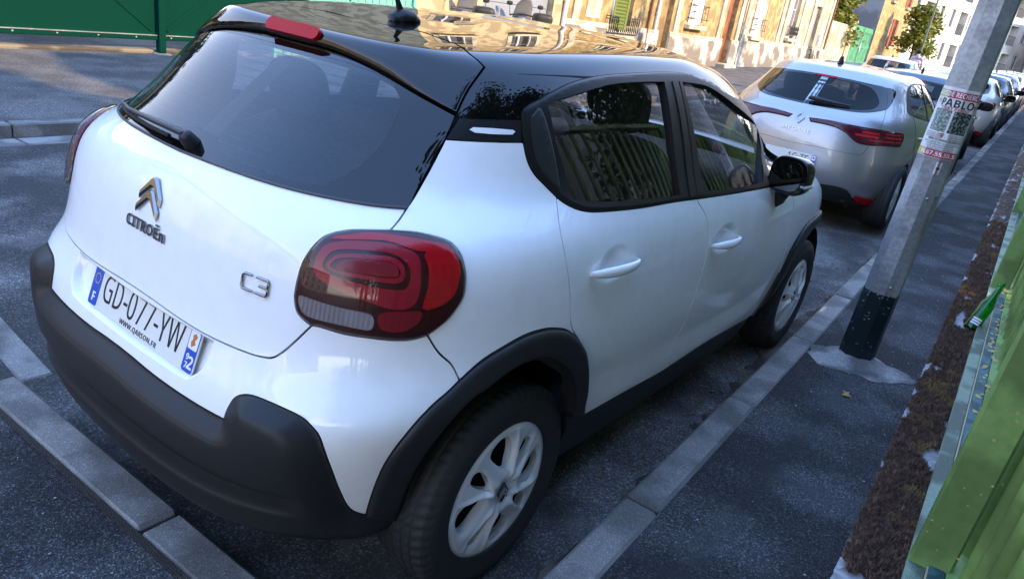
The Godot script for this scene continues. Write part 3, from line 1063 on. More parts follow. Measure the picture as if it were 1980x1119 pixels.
	var ledge := func(u: float, v: float, d: float) -> float:
		var h := 0.036 * (minf(d / 0.044, 1.0) - 0.10 * exp(-absf(d - 0.044) / 0.006))
		h *= smoothstep(0.0, 1.2, v)
		var lip := smoothstep(1.75, 1.95, v) * (1.0 - smoothstep(2.25, 2.45, v)) * (1.0 - smoothstep(0.40, 0.44, absf(u)))
		return h - 0.011 * lip - 0.02 * (1.0 - smoothstep(0.0, 0.7, v)) + 0.001
	var lb := put("lower_bumper", panel(sk, shrink(sk, lower, 1.0), [], ledge, 0.05, 0.01, 0.1, [1.0, 8.0, 20.0, 32.0, 38.0, 42.0, 44.0, 46.0, 50.0, 58.0]).mesh(), M.plastic, t)
	for sx in [-1.0, 1.0]:
		var ring := MB.new()
		var f := sk.frame(0.333 * sx, 2.65, 0.0305)
		var pts: Array = []
		for k in 25:
			pts.append(f * Vector3(cos(TAU * k / 24) * 0.017, sin(TAU * k / 24) * 0.017, 0.0))
		ring.tube(pts, 0.0011, 6)
		put("sensor_ring", ring.mesh(), M.plastic_edge, lb)
	# wheel arches
	var flare := join([cv(C, "-flare1"), cv(C, "flare2"), cv(C, "flare3"), cv(C, "-flarein")])
	pair("arch_flare", panel(sk, shrink(sk, flare, 0.8), [], skirt_ramp(0.016, 0.02), 0.05, 0.01, 0.12, [0.6, 2.0, 4.5, 8.0, 13.0, 20.0]), M.plastic, t)
	var ff := pv(C.flaref)
	var fo := smooth(PackedVector2Array([Vector2(1.58, 2.4), Vector2(1.565, 3.6), Vector2(1.52, 4.7), Vector2(1.455, 5.10), ff[1], ff[2], ff[3], ff[4], ff[5], ff[6]]))
	var fi := smooth(PackedVector2Array([Vector2(1.275, 1.44), Vector2(1.305, 2.2), Vector2(1.325, 3.2), Vector2(1.345, 3.95), Vector2(1.372, 4.42), Vector2(1.405, 4.52), Vector2(1.455, 4.45), Vector2(1.50, 4.0), Vector2(1.53, 3.2), Vector2(1.545, 2.4)]))
	pair("arch_flare", panel(sk, join([fo, fi]), [], skirt_ramp(0.016, 0.02), 0.05, 0.01, 0.12, [0.6, 2.0, 4.5, 8.0, 13.0, 20.0]), M.plastic, t)
	# doors
	var sillc := pv(C.sill)
	var rear := join([smooth(pv(C.dlolow).slice(6, 14)), cv(C, "doorm"), rev(smooth(sillc.slice(0, 4))), cv(C, "-flare3"), cv(C, "-doorr")])
	var front := join([smooth(pv(C.dlolow).slice(13, 19)), cv(C, "doorf"), smooth(ff.slice(4, 7)), rev(smooth(sillc.slice(3, 6))), cv(C, "-doorm")])
	var handles := [Vector2(0.757, 6.12), Vector2(1.068, 5.65)]
	var press := func(u: float, v: float, h: Vector2, d: float) -> float:
		var e := Vector2((u - h.x) * 1.55, (v - h.y - 0.12) * 0.118)
		var r := e.length() / 0.052
		var bowl := -0.016 * pow(clampf(1.0 - r * r, 0.0, 1.0), 1.5)
		var low := smoothstep(2.3, 3.9, v)   # the lower body is drawn in under the crease
		return bowl - 0.007 * (1.0 - low)
	var rb := panel(sk, shrink(sk, rear, 2.6), [], func(u, v, d): return press.call(u, v, handles[0], d), 0.02, 0.008, 0.09)
	var fb := panel(sk, shrink(sk, front, 2.6), [], func(u, v, d): return press.call(u, v, handles[1], d), 0.02, 0.008, 0.09)
	var rd := pair("rear_door", rb, M.white, t)
	var fd := pair("front_door", fb, M.white, t)
	for k in 2:
		var ends := [[0.708, 6.16, 0.812, 6.12], [1.035, 5.68, 1.098, 5.66]]
		var e: Array = ends[k]
		var hb := MB.new()
		var pts: Array = []
		var rr: Array = []
		for i in 25:
			var q := i / 24.0
			var u := lerpf(e[0], e[2], q)
			var v := lerpf(e[1], e[3], q)
			pts.append(sk.pos(u, v) + sk.nor(u, v) * (0.003 + 0.033 * pow(sin(PI * clampf(q, 0.0, 1.0)), 0.6)))
			rr.append(0.0145 * pow(sin(PI * clampf(q, 0.012, 0.988)), 0.28) * (1.0 - 0.28 * q))
		hb.tube(pts, rr, 14, Vector2(1.25, 0.85), Vector3.RIGHT)
		put("handle", hb.mesh(), M.white, rd[0] if k == 0 else fd[0])
		put("handle", flipped(hb), M.white, rd[1] if k == 0 else fd[1])
	# sills, front end, roof
	var sl := join([rev(smooth(sillc)), PackedVector2Array([Vector2(0.765, 2.1), Vector2(0.77, 0.25), Vector2(1.275, 0.25)])])
	pair("sill", panel(sk, shrink(sk, sl, 1.0), [], -0.012, 0.03, 0.02, 0.2), M.plastic, t)
	var fend := full(join([PackedVector2Array([Vector2(2.0, 8.02), Vector2(1.8, 7.95), Vector2(1.62, 7.66), Vector2(1.5, 7.3)]), PackedVector2Array([Vector2(1.36, 7.08)]), PackedVector2Array([pv(C.dlolow)[18]]), cv(C, "doorf"), rev(smooth(PackedVector2Array([Vector2(1.455, 5.10), ff[1], ff[2], ff[3], ff[4]]))), smooth(PackedVector2Array([Vector2(1.455, 5.10), Vector2(1.515, 4.7), Vector2(1.56, 3.8), Vector2(1.58, 2.6), Vector2(1.585, 2.0)])), PackedVector2Array([Vector2(1.75, 2.0), Vector2(2.0, 2.0)])]), 2.0)
	put("front_body", panel(sk, shrink(sk, fend, 1.5), [], 0.0, 0.02, 0.02, 0.2).mesh(), M.white, t)
	put("front_bumper", panel(sk, full(PackedVector2Array([Vector2(2.0, 1.95), Vector2(1.75, 1.95), Vector2(1.585, 1.95), Vector2(1.58, 0.3), Vector2(2.0, 0.3)]), 2.0), [], 0.0, 0.03, 0.03, 0.3).mesh(), M.plastic, t)
	put("windscreen", panel(sk, ws, [], -0.004, 0.0, 0.03, 0.3).mesh(), M.pane, t)
	var top := cv(C, "dlotop")
	var cut := 0
	while cut < top.size() and top[cut].x < 1.40:
		cut += 1
	top = top.slice(0, cut)
	var frame_front := smooth(PackedVector2Array([Vector2(1.408, 9.62), Vector2(1.447, 9.3), Vector2(1.458, 8.8), Vector2(1.460, 8.3), Vector2(1.445, 7.6), Vector2(1.40, 7.15), pv(C.dlolow)[18]]))
	var half_roof := join([PackedVector2Array([Vector2(0.0, 12.25)]), cv(C, "roofgap"), cv(C, "fin"), PackedVector2Array([pv(C.band)[0], pv(C.band)[1]]), top, PackedVector2Array([Vector2(1.408, 9.62), Vector2(1.447, 9.3), Vector2(1.52, 9.4), Vector2(1.52, 10.4), Vector2(1.75, 10.7), Vector2(2.0, 10.75), Vector2(2.0, 13.995), Vector2(0.0, 13.995)])])
	for i in half_roof.size():
		half_roof[i].x = maxf(half_roof[i].x, 0.0)
	var rp := panel(sk, half_roof, [], 0.0015, 0.012, 0.016, 0.14)
	var rm := MB.new()
	rm.v = rp.v
	rm.n = rp.n
	for i in range(0, rp.v.size(), 3):
		for k in [0, 2, 1]:
			rm.v.append(rp.v[i + k] * Vector3(-1, 1, 1))
			rm.n.append(rp.n[i + k] * Vector3(-1, 1, 1))
	var roof := put("roof", rm.mesh(), M.gloss, t)
	var sp := full(join([cv(C, "roofgap"), cv(C, "fin"), cv(C, "-glasstop")]))
	var lift := func(u: float, v: float, d: float) -> float:
		var low := smoothstep(11.6, 10.5, v) * smoothstep(0.5, 0.3, absf(u))
		return 0.002 + 0.016 * low * sqrt(1.0 - pow(1.0 - clampf(d / 0.02, 0.0, 1.0), 2.0))
	var spoiler := put("spoiler", panel(sk, shrink(sk, sp, 4.0), [], lift, 0.03, 0.012, 0.1, [0.6, 2.0, 5.0, 10.0, 16.0, 20.0]).mesh(), M.gloss, t)
	var bl := MB.new()
	var fbk := sk.frame(0.0, 10.52, 0.0)
	fbk = Transform3D(Basis(Vector3.RIGHT, 0.25) * fbk.basis, fbk.origin)
	bl.prism(round_rect(0.225, 0.036, 0.017), 0.028, Transform3D(fbk.basis, fbk.origin))
	put("brake_light", bl.mesh(), M.red, spoiler)
	pair("pillar_trim", panel(sk, shrink(sk, pv(C.band), 0.6), [], 0.001, 0.006, 0.02, 0.1), M.matt, t)
	pair("pillar_badge", panel(sk, closed(pv(C.bandbar), 2), [], 0.003, 0.003, 0.02, 0.1), M.white, t)
	# side windows
	var fr := join([top, frame_front, rev(dlolow)])
	var fpair := pair("window_frame", panel(sk, shrink(sk, fr, 0.8), [rgl, fg, qg], func(_u, _v, d): return 0.002 + 0.004 * smoothstep(0.0, 0.012, d), 0.02, 0.01, 0.1, [4.0, 8.0, 12.0]), M.matt, t)
	for k in 3:
		var gl: PackedVector2Array = [rgl, fg, qg][k]
		var gm := panel(sk, gl, [], 0.0, 0.0, 0.03, 0.3)
		roll_glass(gm, fit_glass(gm.v, 0), 0, -0.005)
		pair("window_pane", gm, M.side_pane, t)
	pair("window_quarter_trim", panel(sk, closed(pv(C.rpanel), 3), [], skirt_ramp(0.008, 0.006), 0.01, 0.01, 0.1, [1.0, 3.0, 6.0]), M.plastic, t)
	for k in 2:   # the two upright pillar covers between the windows
		var x0: float = [0.975, 1.0][k]
		var pil := PackedVector2Array([Vector2(x0 - 0.008 if k == 0 else x0, 10.36), Vector2(x0 + 0.018, 10.36), Vector2(x0 + 0.016, 7.42), Vector2(x0 - 0.008, 7.42)])
		pair("pillar_cover", panel(sk, pil, [], 0.009, 0.006, 0.01, 0.2), M.matt, t)
	var apil := PackedVector2Array([Vector2(1.449, 9.3), Vector2(1.461, 8.8), Vector2(1.463, 8.3), Vector2(1.448, 7.6), Vector2(1.405, 7.14), Vector2(1.5, 7.32), Vector2(1.553, 7.52), Vector2(1.528, 8.3), Vector2(1.523, 9.39)])
	pair("windscreen_pillar", panel(sk, apil, [], 0.001, 0.01, 0.02, 0.2), M.gloss, t)
	# lamps
	var lens := skirt_ramp(0.018, 0.03)
	var lp := pair("taillight", panel(sk, shrink(sk, light, 1.5), [], 0.001, 0.01, 0.012, 0.12), M.lamp_dark, t)
	for e in [["ring1", "ring1i", M.red_ring], ["ring2", "ring2i", M.red_ring], ["core", "", M.red_core], ["topred", "", M.red_bright], ["sidered", "", M.red_bright], ["reverse", "", M.reverse], ["botred", "", M.red_core]]:
		var holes: Array = [closed(pv(C[e[1]]), 3)] if e[1] else []
		var ribs := func(u: float, v: float, _d: float) -> float: return 0.0045 + 0.0011 * sin(u * 1150.0) * (1.0 if u < 0.416 else 0.4) + (0.0005 * sin(v * 60.0) if u >= 0.416 else 0.0)
		var p := panel(sk, closed(pv(C[e[0]]), 3), holes, ribs if e[0] == "reverse" else 0.0045, 0.004, 0.0013 if e[0] == "reverse" else 0.01, 0.1)
		var nm: String = {"ring1": "light_ring", "ring2": "light_ring", "core": "light_core", "topred": "red_reflector", "sidered": "red_reflector", "reverse": "reversing_light", "botred": "red_reflector"}[e[0]]
		put(nm, p.mesh(), e[2], lp[0])
		put(nm, flipped(p), e[2], lp[1])
	var lensb := panel(sk, shrink(sk, light, 2.0), [], lens, 0.0, 0.009, 0.09, [0.8, 2.5, 6.0, 11.0, 19.0, 30.0])
	put("lens", lensb.mesh(), M.lens, lp[0])
	put("lens", flipped(lensb), M.lens, lp[1])
	# badges
	var bf := sk.frame(0.002, 6.58, 0.001)
	var em := MB.new()
	for k in 2:
		bevel_chevron(em, bf * Transform3D(Basis.IDENTITY, Vector3(0, 0.017 - 0.034 * k, 0)), 0.098, 0.068, 0.009)
	put("emblem", em.mesh(), M.chrome_dark, tailgate)
	var lf := sk.frame(0.004, 6.03, 0.001)
	write("lettering", "CITRO\u00cbn", 0.040, 0.004, M.chrome_dark, tailgate, lf, 800, 1.12)
	var cf := sk.frame(0.293, 5.985, 0.001)
	var cb := MB.new()
	for seg in [[[-0.012, 0.018], [-0.034, 0.018], [-0.038, 0.014], [-0.038, -0.014], [-0.034, -0.018], [-0.006, -0.018]], [[0.002, 0.018], [0.034, 0.018], [0.038, 0.014], [0.038, 0.003], [0.036, 0.0], [0.012, 0.0]], [[0.036, 0.0], [0.038, -0.004], [0.038, -0.014], [0.034, -0.018], [0.002, -0.018]]]:
		var pts: Array = []
		for q in seg:
			pts.append(cf * Vector3(q[0], q[1], 0.003))
		cb.tube(pts, 0.0031, 6, Vector2(1, 1), cf.basis.z)
	put("model_badge", cb.mesh(), M.chrome_dark, tailgate)
	# number plate
	var pf := sk.frame(0.024, 4.36, -0.016)
	pf = Transform3D(pf.basis * Basis(Vector3.RIGHT, 0.03), pf.origin)
	var pl := MB.new()
	pl.prism(round_rect(0.52, 0.11, 0.01), 0.004, Transform3D.IDENTITY)
	var plate := put("number_plate", pl.mesh(), M.plate, t)
	plate.transform = pf
	for sx in [-1.0, 1.0]:
		var bb := MB.new()
		bb.prism(round_rect(0.044, 0.106, 0.008), 0.0006, Transform3D(Basis.IDENTITY, Vector3(0.236 * sx, 0, 0.004)))
		put("blue_band", bb.mesh(), M.plate_blue, plate)
	var cap := func(x: float, y: float, z := 0.0041) -> Transform3D: return Transform3D(Basis.IDENTITY, Vector3(x, y, z))
	write("plate_lettering", "GD-077-YW", 0.105, 0.0006, M.ink, plate, cap.call(-0.003, 0.010), 500, 0.735)
	write("plate_lettering", "WWW.QARSON.FR", 0.0185, 0.0005, M.ink, plate, cap.call(0.005, -0.044), 700, 1.15)
	write("plate_lettering", "F", 0.036, 0.0004, M.paper, plate, cap.call(-0.236, -0.030, 0.0047), 800)
	write("plate_lettering", "9", 0.022, 0.0004, M.paper, plate, cap.call(0.228, -0.016, 0.0047), 600)
	write("plate_lettering", "7", 0.022, 0.0004, M.paper, plate, cap.call(0.228, -0.037, 0.0047), 600)
	write("plate_lettering", "2", 0.044, 0.0004, M.paper, plate, cap.call(0.243, -0.028, 0.0047), 800)
	var stars := MB.new()
	for k in 12:
		var a := TAU * k / 12.0
		stars.box(Vector3(-0.236 + cos(a) * 0.012, 0.022 + sin(a) * 0.014, 0.0048), Vector3(0.003, 0.003, 0.0004))
	put("plate_stars", stars.mesh(), M.plate_yellow, plate)
	var arms := MB.new()
	arms.prism(round_rect(0.038, 0.046, 0.005), 0.0004, cap.call(0.236, 0.027, 0.0047))
	put("plate_crest", arms.mesh(), M.paper, plate)
	var leaf := MB.new()
	leaf.prism(PackedVector2Array([Vector2(-0.004, -0.018), Vector2(0.009, -0.008), Vector2(0.004, 0.0), Vector2(0.011, 0.012), Vector2(0.002, 0.018), Vector2(-0.008, 0.012), Vector2(-0.005, 0.002), Vector2(-0.010, -0.006)]), 0.0003, cap.call(0.236, 0.027, 0.0052))
	put("plate_crest", leaf.mesh(), M.orange, plate)
	# wiper
	var wp := MB.new()
	var wpts: Array = []
	for q in [[0.008, 7.98, 0.030], [-0.03, 7.98, 0.034], [-0.10, 7.975, 0.034], [-0.18, 7.97, 0.028], [-0.26, 7.955, 0.020], [-0.335, 7.94, 0.012]]:
		wpts.append(sk.pos(q[0], q[1]) + sk.nor(q[0], q[1]) * q[2])
	wp.tube(wpts, [0.013, 0.014, 0.0125, 0.010, 0.008, 0.005], 10, Vector2(0.6, 1.0), Vector3.BACK)
	var wiper := put("wiper", wp.mesh(), M.plastic, t)
	var piv := MB.new()
	piv.lathe([Vector2(0.0, 0.038), Vector2(0.012, 0.037), Vector2(0.018, 0.030), Vector2(0.022, 0.0)], 20, Transform3D(sk.frame(0.012, 7.96).basis * Basis(Vector3.RIGHT, PI * 0.5), sk.pos(0.012, 7.96)))
	put("pivot", piv.mesh(), M.plastic, wiper)
	var bld := MB.new()
	var bpts: Array = []
	for i in 9:
		var u := lerpf(-0.06, -0.345, i / 8.0)
		bpts.append(sk.pos(u, 7.90) + sk.nor(u, 7.90) * 0.008)
	bld.tube(bpts, 0.006, 6)
	put("blade", bld.mesh(), M.rubber, wiper)
	# aerial
	var ab := MB.new()
	var ap := sk.pos(0.0, 12.76)
	ab.tube([ap + Vector3(0, -0.004, 0.05), ap + Vector3(0, 0.004, 0.045), ap + Vector3(0, 0.016, 0.02), ap + Vector3(0, 0.016, -0.02), ap + Vector3(0, 0.004, -0.055), ap + Vector3(0, -0.004, -0.06)], [0.012, 0.026, 0.030, 0.026, 0.016, 0.006], 14, Vector2(1.0, 0.8))
	ab.tube([ap + Vector3(0, 0.015, 0.012), ap + Vector3(0, 0.06, 0.035), ap + Vector3(0, 0.11, 0.065)], [0.014, 0.008, 0.006], 10)
	put("aerial", ab.mesh(), M.plastic, t)
	# door mirrors
	for sx in [1.0, -1.0]:
		var mh := MB.new()
		var mf := Transform3D(Basis(Vector3.UP, -0.12 * sx), Vector3(0.905 * sx, 1.09, -1.60))
		superegg(mh, mf, Vector3(0.082, 0.078, 0.080), 2.8, 0.03)
		var mirror := put("mirror", mh.mesh(), M.gloss, t)
		var mg := MB.new()
		var gp := PackedVector2Array()
		for q in round_rect(0.128, 0.118, 0.042, 6):
			gp.append(q)
		mg.prism(gp, 0.003, mf * Transform3D(Basis.IDENTITY, Vector3(-0.008 * sx, 0.0, 0.029)))
		put("mirror_glass", mg.mesh(), M.mirror, mirror)
		var st := MB.new()
		st.tube([Vector3(0.89 * sx, 1.03, -1.62), Vector3(0.87 * sx, 0.99, -1.66), Vector3(0.82 * sx, 0.97, -1.68)], [0.04, 0.032, 0.05], 12, Vector2(0.7, 1.2))
		put("mirror_foot", st.mesh(), M.plastic, mirror)
		var ind := MB.new()
		ind.box(Vector3(0.070 * sx, -0.028, -0.004), Vector3(0.03, 0.018, 0.07), 0.006)
		var io := put("indicator", ind.mesh(), M.reverse, mirror)
		io.transform = mf
	# wheels
	wheel(t, Vector3(0.738, 0.312, 0.0), 1.0, 0.313, 0.190, 0.203, true, 0.0)
	wheel(t, Vector3(0.738, 0.312, -2.54), 1.0, 0.313, 0.190, 0.203, true, 0.5, 0.0)
	wheel(t, Vector3(-0.738, 0.312, 0.0), -1.0, 0.313, 0.190, 0.203, true, 0.3)
	wheel(t, Vector3(-0.738, 0.312, -2.54), -1.0, 0.313, 0.190, 0.203, true, 0.9)
	# underside and wheel wells
	var ub := MB.new()
	ub.box(Vector3(0, 0.27, -1.27), Vector3(1.46, 0.10, 1.75), 0.02)
	ub.box(Vector3(0, 0.36, 0.0), Vector3(1.10, 0.16, 0.9), 0.02)
	ub.box(Vector3(0, 0.33, -2.6), Vector3(1.10, 0.16, 1.1), 0.02)
	for z in [0.0, -2.54]:
		for sx in [-1.0, 1.0]:
			for k in 12:
				var a0 := PI * (-0.08 + 1.16 * k / 12.0)
				var a1 := PI * (-0.08 + 1.16 * (k + 1) / 12.0)
				var p0 := Vector3(0, 0.312 + 0.40 * sin(a0), z + 0.40 * cos(a0))
				var p1 := Vector3(0, 0.312 + 0.40 * sin(a1), z + 0.40 * cos(a1))
				var xi := Vector3(0.56 * sx, 0, 0)
				var low := minf(sin(a0), sin(a1)) < 0.55
				if z < -1.0 and cos(a0) < 0.0 and sin(a0) > 0.05:
					low = false
				var xo := Vector3((0.66 if low else 0.80) * sx, 0, 0)
				ub.quad(p0 + xi, p1 + xi, p1 + xo, p0 + xo, Vector3(0, 0.312, z) - p0)
				ub.flat(Vector3(0.56 * sx, 0.312, z), p0 + xi, p1 + xi, Vector3(sx, 0, 0))
	put("underbody", ub.mesh(), M.trim, t)
	cabin(t, 1.0)

func bumptop(C: Dictionary) -> PackedVector2Array:
	var p := pv(C.bumptop)
	return join([smooth(p.slice(0, 8)), smooth(p.slice(7, 13)), smooth(p.slice(12, 15)), smooth(p.slice(14, 18))])
func strip(sk: CarSkin, c: PackedVector2Array, both: bool, rise: float, rad: float) -> ArrayMesh:
	var b := MB.new()
	for sx in [1.0, -1.0] if both else [1.0]:
		var pts: Array = []
		for q in c:
			var u := maxf(q.x, 0.0) * float(sx)
			pts.append(sk.pos(u, q.y) + sk.nor(u, q.y) * rise)
		b.tube(pts, rad, 6)
	return b.mesh()
func bevel_chevron(b: MB, xf: Transform3D, w: float, h: float, d: float) -> void:
	var o := chevron(w, h)
	b.prism(o, d * 0.4, xf)
	var i := PackedVector2Array()
	for r in Geometry2D.offset_polygon(o, -0.0045 if not Geometry2D.is_polygon_clockwise(o) else -0.0045, Geometry2D.JOIN_MITER):
		i = r
	b.prism(i, d * 0.3, xf * Transform3D(Basis.IDENTITY, Vector3(0, 0, d * 0.7)))
	var n := o.size()
	for k in n:   # the sloping faces
		var a := o[k]
		var c := o[(k + 1) % n]
		var best_a := nearest(i, a)
		var best_c := nearest(i, c)
		b.quad(xf * Vector3(a.x, a.y, d * 0.4), xf * Vector3(c.x, c.y, d * 0.4), xf * Vector3(best_c.x, best_c.y, d), xf * Vector3(best_a.x, best_a.y, d), xf.basis.z)
func nearest(p: PackedVector2Array, q: Vector2) -> Vector2:
	var b := p[0]
	for a in p:
		if a.distance_to(q) < b.distance_to(q):
			b = a
	return b
func superegg(b: MB, xf: Transform3D, r: Vector3, e: float, cut: float) -> void:   # a rounded body cut flat where local z exceeds cut
	var U := 36
	var V := 20
	var pts: Array = []
	var f := func(c: float) -> float: return signf(c) * pow(absf(c), 2.0 / e)
	for j in V + 1:
		var row := PackedVector3Array()
		var p := PI * (float(j) / V - 0.5)
		for i in U + 1:
			var a := TAU * i / U
			var q := Vector3(f.call(cos(p)) * f.call(cos(a)) * r.x, f.call(cos(p)) * f.call(sin(a)) * r.y, f.call(sin(p)) * r.z)
			q.z = minf(q.z, cut)
			row.append(q)
		pts.append(row)
	for j in V:
		for i in U:
			var n := func(y: int, x: int) -> Vector3:
				var du: Vector3 = pts[y][(x + 1) % U] - pts[y][(x + U - 1) % U]
				var dv: Vector3 = pts[mini(y + 1, V)][x % U] - pts[maxi(y - 1, 0)][x % U]
				var m := du.cross(dv)
				var p: Vector3 = pts[y][x % U]
				if m.length() < 1e-10:
					return xf.basis * Vector3(0, 0, signf(p.z))
				m = m.normalized()
				return xf.basis * (m if m.dot(p / (r * r)) > 0.0 else -m)
			b.squad(xf * pts[j][i], xf * pts[j][i + 1], xf * pts[j + 1][i + 1], xf * pts[j + 1][i], n.call(j, i), n.call(j, i + 1), n.call(j + 1, i + 1), n.call(j + 1, i))

func cushion(parent: Node, called: String, at: Vector3, size: Vector3, tilt: float, m: Material, e := 3.2) -> void:
	var b := MB.new()
	superegg(b, Transform3D(Basis(Vector3.RIGHT, tilt), at), size * 0.5, e, 9.0)
	put(called, b.mesh(), m, parent)
func cabin(t: Node3D, _k: float) -> void:
	cushion(t, "rear_seat", Vector3(0, 0.80, -0.22), Vector3(1.24, 0.62, 0.20), 0.28, M.cloth, 6.0)
	cushion(t, "rear_seat", Vector3(0, 0.52, -0.58), Vector3(1.24, 0.20, 0.55), 0.0, M.cloth, 5.0)
	cushion(t, "headrest", Vector3(-0.36, 1.18, -0.17), Vector3(0.27, 0.22, 0.10), 0.2, M.cloth)
	cushion(t, "headrest", Vector3(0.36, 1.18, -0.17), Vector3(0.27, 0.22, 0.10), 0.2, M.cloth)
	cushion(t, "headrest", Vector3(-0.02, 1.13, -0.17), Vector3(0.27, 0.12, 0.10), 0.2, M.cloth)
	for sx in [-0.36, 0.36]:
		cushion(t, "front_seat", Vector3(sx, 0.84, -1.15), Vector3(0.50, 0.66, 0.17), 0.25, M.cloth, 4.5)
		cushion(t, "front_seat", Vector3(sx, 0.52, -1.42), Vector3(0.50, 0.18, 0.50), 0.0, M.cloth, 4.5)
		cushion(t, "headrest", Vector3(sx, 1.27, -1.07), Vector3(0.26, 0.20, 0.11), 0.2, M.cloth)
	cushion(t, "dashboard", Vector3(0, 0.86, -2.02), Vector3(1.36, 0.30, 0.55), 0.0, M.trim, 5.0)
	var sw := MB.new()
	var pts: Array = []
	var f := Transform3D(Basis(Vector3.RIGHT, -0.45), Vector3(-0.36, 0.93, -1.66))
	for k in 33:
		pts.append(f * Vector3(cos(TAU * k / 32) * 0.18, sin(TAU * k / 32) * 0.17, 0))
	sw.tube(pts, 0.016, 8)
	sw.box(f.origin, Vector3(0.34, 0.05, 0.03), 0.01, f.basis)
	put("steering_wheel", sw.mesh(), M.trim, t)

# ---------- the silver hatchback ahead, and the cars beyond it ----------
var far_bits := {}
var SKF: CarSkin
func far_meshes() -> void:
	SKF = CarSkin.new(SKIN_FAR)
	var sk := SKF
	var C := FAR
	var B := far_bits
	var lightp := join([smooth(pv(C.light).slice(0, 5)), smooth(pv(C.light).slice(4, 8)), smooth(pv(C.light).slice(7, 13)), smooth(pv(C.light).slice(12, 16))])
	var gw := full(join([PackedVector2Array([Vector2(0.0, 10.33)]), smooth(pv(C.gtop).slice(1)), cv(C, "gright"), cv(C, "-gbot")]))
	var gap := cv(C, "gap")
	var lowc := cv(C, "gatelow")
	var gate := full(join([cv(C, "gbot"), gap, PackedVector2Array([Vector2(0.42, 5.9), Vector2(0.41, 5.24)]), rev(lowc)]))
	var clear := full(closed_half(PackedVector2Array([Vector2(0.0, 10.12), Vector2(0.22, 10.08), Vector2(0.36, 9.85), Vector2(0.415, 9.2), Vector2(0.42, 8.6), Vector2(0.35, 8.1), Vector2(0.2, 7.92), Vector2(0.0, 7.88)])))
	B["tailgate"] = panel(sk, shrink(sk, gate, 3.0), [], 0.0, 0.02, 0.03, 0.3).mesh()
	B["rear_window"] = panel(sk, shrink(sk, gw, 2.0), [clear], 0.001, 0.01, 0.03, 0.3).mesh()
	B["rear_window_pane"] = panel(sk, clear, [], 0.0, 0.0, 0.03, 0.3).mesh()
	var win := closed(pv(C.win), 3)
	var g2 := closed(PackedVector2Array([Vector2(0.995, 10.38), Vector2(1.10, 10.3), Vector2(1.26, 9.9), Vector2(1.27, 9.3), Vector2(1.235, 8.5), Vector2(1.12, 7.15), Vector2(0.93, 7.42), Vector2(0.945, 8.74), Vector2(0.965, 9.71)]), 3)
	var g1 := closed(PackedVector2Array([Vector2(0.67, 9.63), Vector2(0.695, 10.07), Vector2(0.763, 10.37), Vector2(0.945, 10.38), Vector2(0.935, 9.75), Vector2(0.915, 8.76), Vector2(0.895, 7.53), Vector2(0.74, 7.8), Vector2(0.671, 8.0), Vector2(0.66, 8.81)]), 3)
	var ext := closed(pv(C.ext), 3)
	var blk := pv(C.blk)
	var wsx := PackedVector2Array([Vector2(2.0, 10.5), Vector2(1.75, 10.45), Vector2(1.52, 10.2), Vector2(1.50, 9.2), Vector2(1.52, 8.2), Vector2(1.56, 7.6), Vector2(1.65, 7.8), Vector2(2.0, 8.1)])
	var arch := smooth(PackedVector2Array([Vector2(0.60, 0.3), Vector2(0.602, 1.3), Vector2(0.612, 2.3), Vector2(0.635, 3.3), Vector2(0.668, 3.75), Vector2(0.705, 3.75), Vector2(0.74, 3.3), Vector2(0.765, 2.4), Vector2(0.775, 1.3), Vector2(0.778, 0.3)]))
	var arch2 := smooth(PackedVector2Array([Vector2(1.30, 0.3), Vector2(1.31, 1.3), Vector2(1.33, 2.3), Vector2(1.36, 3.3), Vector2(1.40, 3.75), Vector2(1.44, 3.75), Vector2(1.49, 3.3), Vector2(1.53, 2.4), Vector2(1.545, 1.3), Vector2(1.55, 0.3)]))
	# lower and upper body: one painted skin with the openings cut out
	var body := join([PackedVector2Array([Vector2(0.0, 1.62), Vector2(0.25, 1.64)]), smooth(blk.slice(0, 6)), PackedVector2Array([Vector2(0.575, 0.8)]), arch.slice(2), PackedVector2Array([Vector2(1.30, 0.35)]), arch2.slice(1), PackedVector2Array([Vector2(2.0, 0.35), Vector2(2.0, 13.995), Vector2(0.0, 13.995)])])
	var gate_half := join([PackedVector2Array([Vector2(-0.001, 10.33)]), smooth(pv(C.gtop).slice(1)), cv(C, "gright"), gap, PackedVector2Array([Vector2(0.42, 5.9), Vector2(0.41, 5.24)]), rev(lowc), PackedVector2Array([Vector2(-0.001, 4.36)])])
	for i in gate_half.size():
		gate_half[i].x = maxf(gate_half[i].x, -0.001)
	var ws_half := wsx.duplicate()
	for i in ws_half.size():
		if ws_half[i].x >= 2.0:
			ws_half[i].x = 2.001
	var half := panel(sk, body, [gate_half, win, ws_half, ext], 0.0, 0.015, 0.03, 0.25)
	var bm := MB.new()
	bm.v = half.v
	bm.n = half.n
	for i in range(0, half.v.size(), 3):
		for k in [0, 2, 1]:
			bm.v.append(half.v[i + k] * Vector3(-1, 1, 1))
			bm.n.append(half.n[i + k] * Vector3(-1, 1, 1))
	B["body"] = bm.mesh()
	var low := full(join([PackedVector2Array([Vector2(0.0, 1.62), Vector2(0.25, 1.64)]), smooth(blk.slice(0, 6)), PackedVector2Array([Vector2(0.585, 0.6), Vector2(0.58, 0.05), Vector2(0.0, 0.05)])]))
	B["lower_bumper"] = panel(sk, shrink(sk, low, 2.0), [], 0.004, 0.05, 0.03, 0.2).mesh()
	B["windscreen"] = panel(sk, full(wsx, 2.0), [], -0.002, 0.0, 0.04, 0.4).mesh()
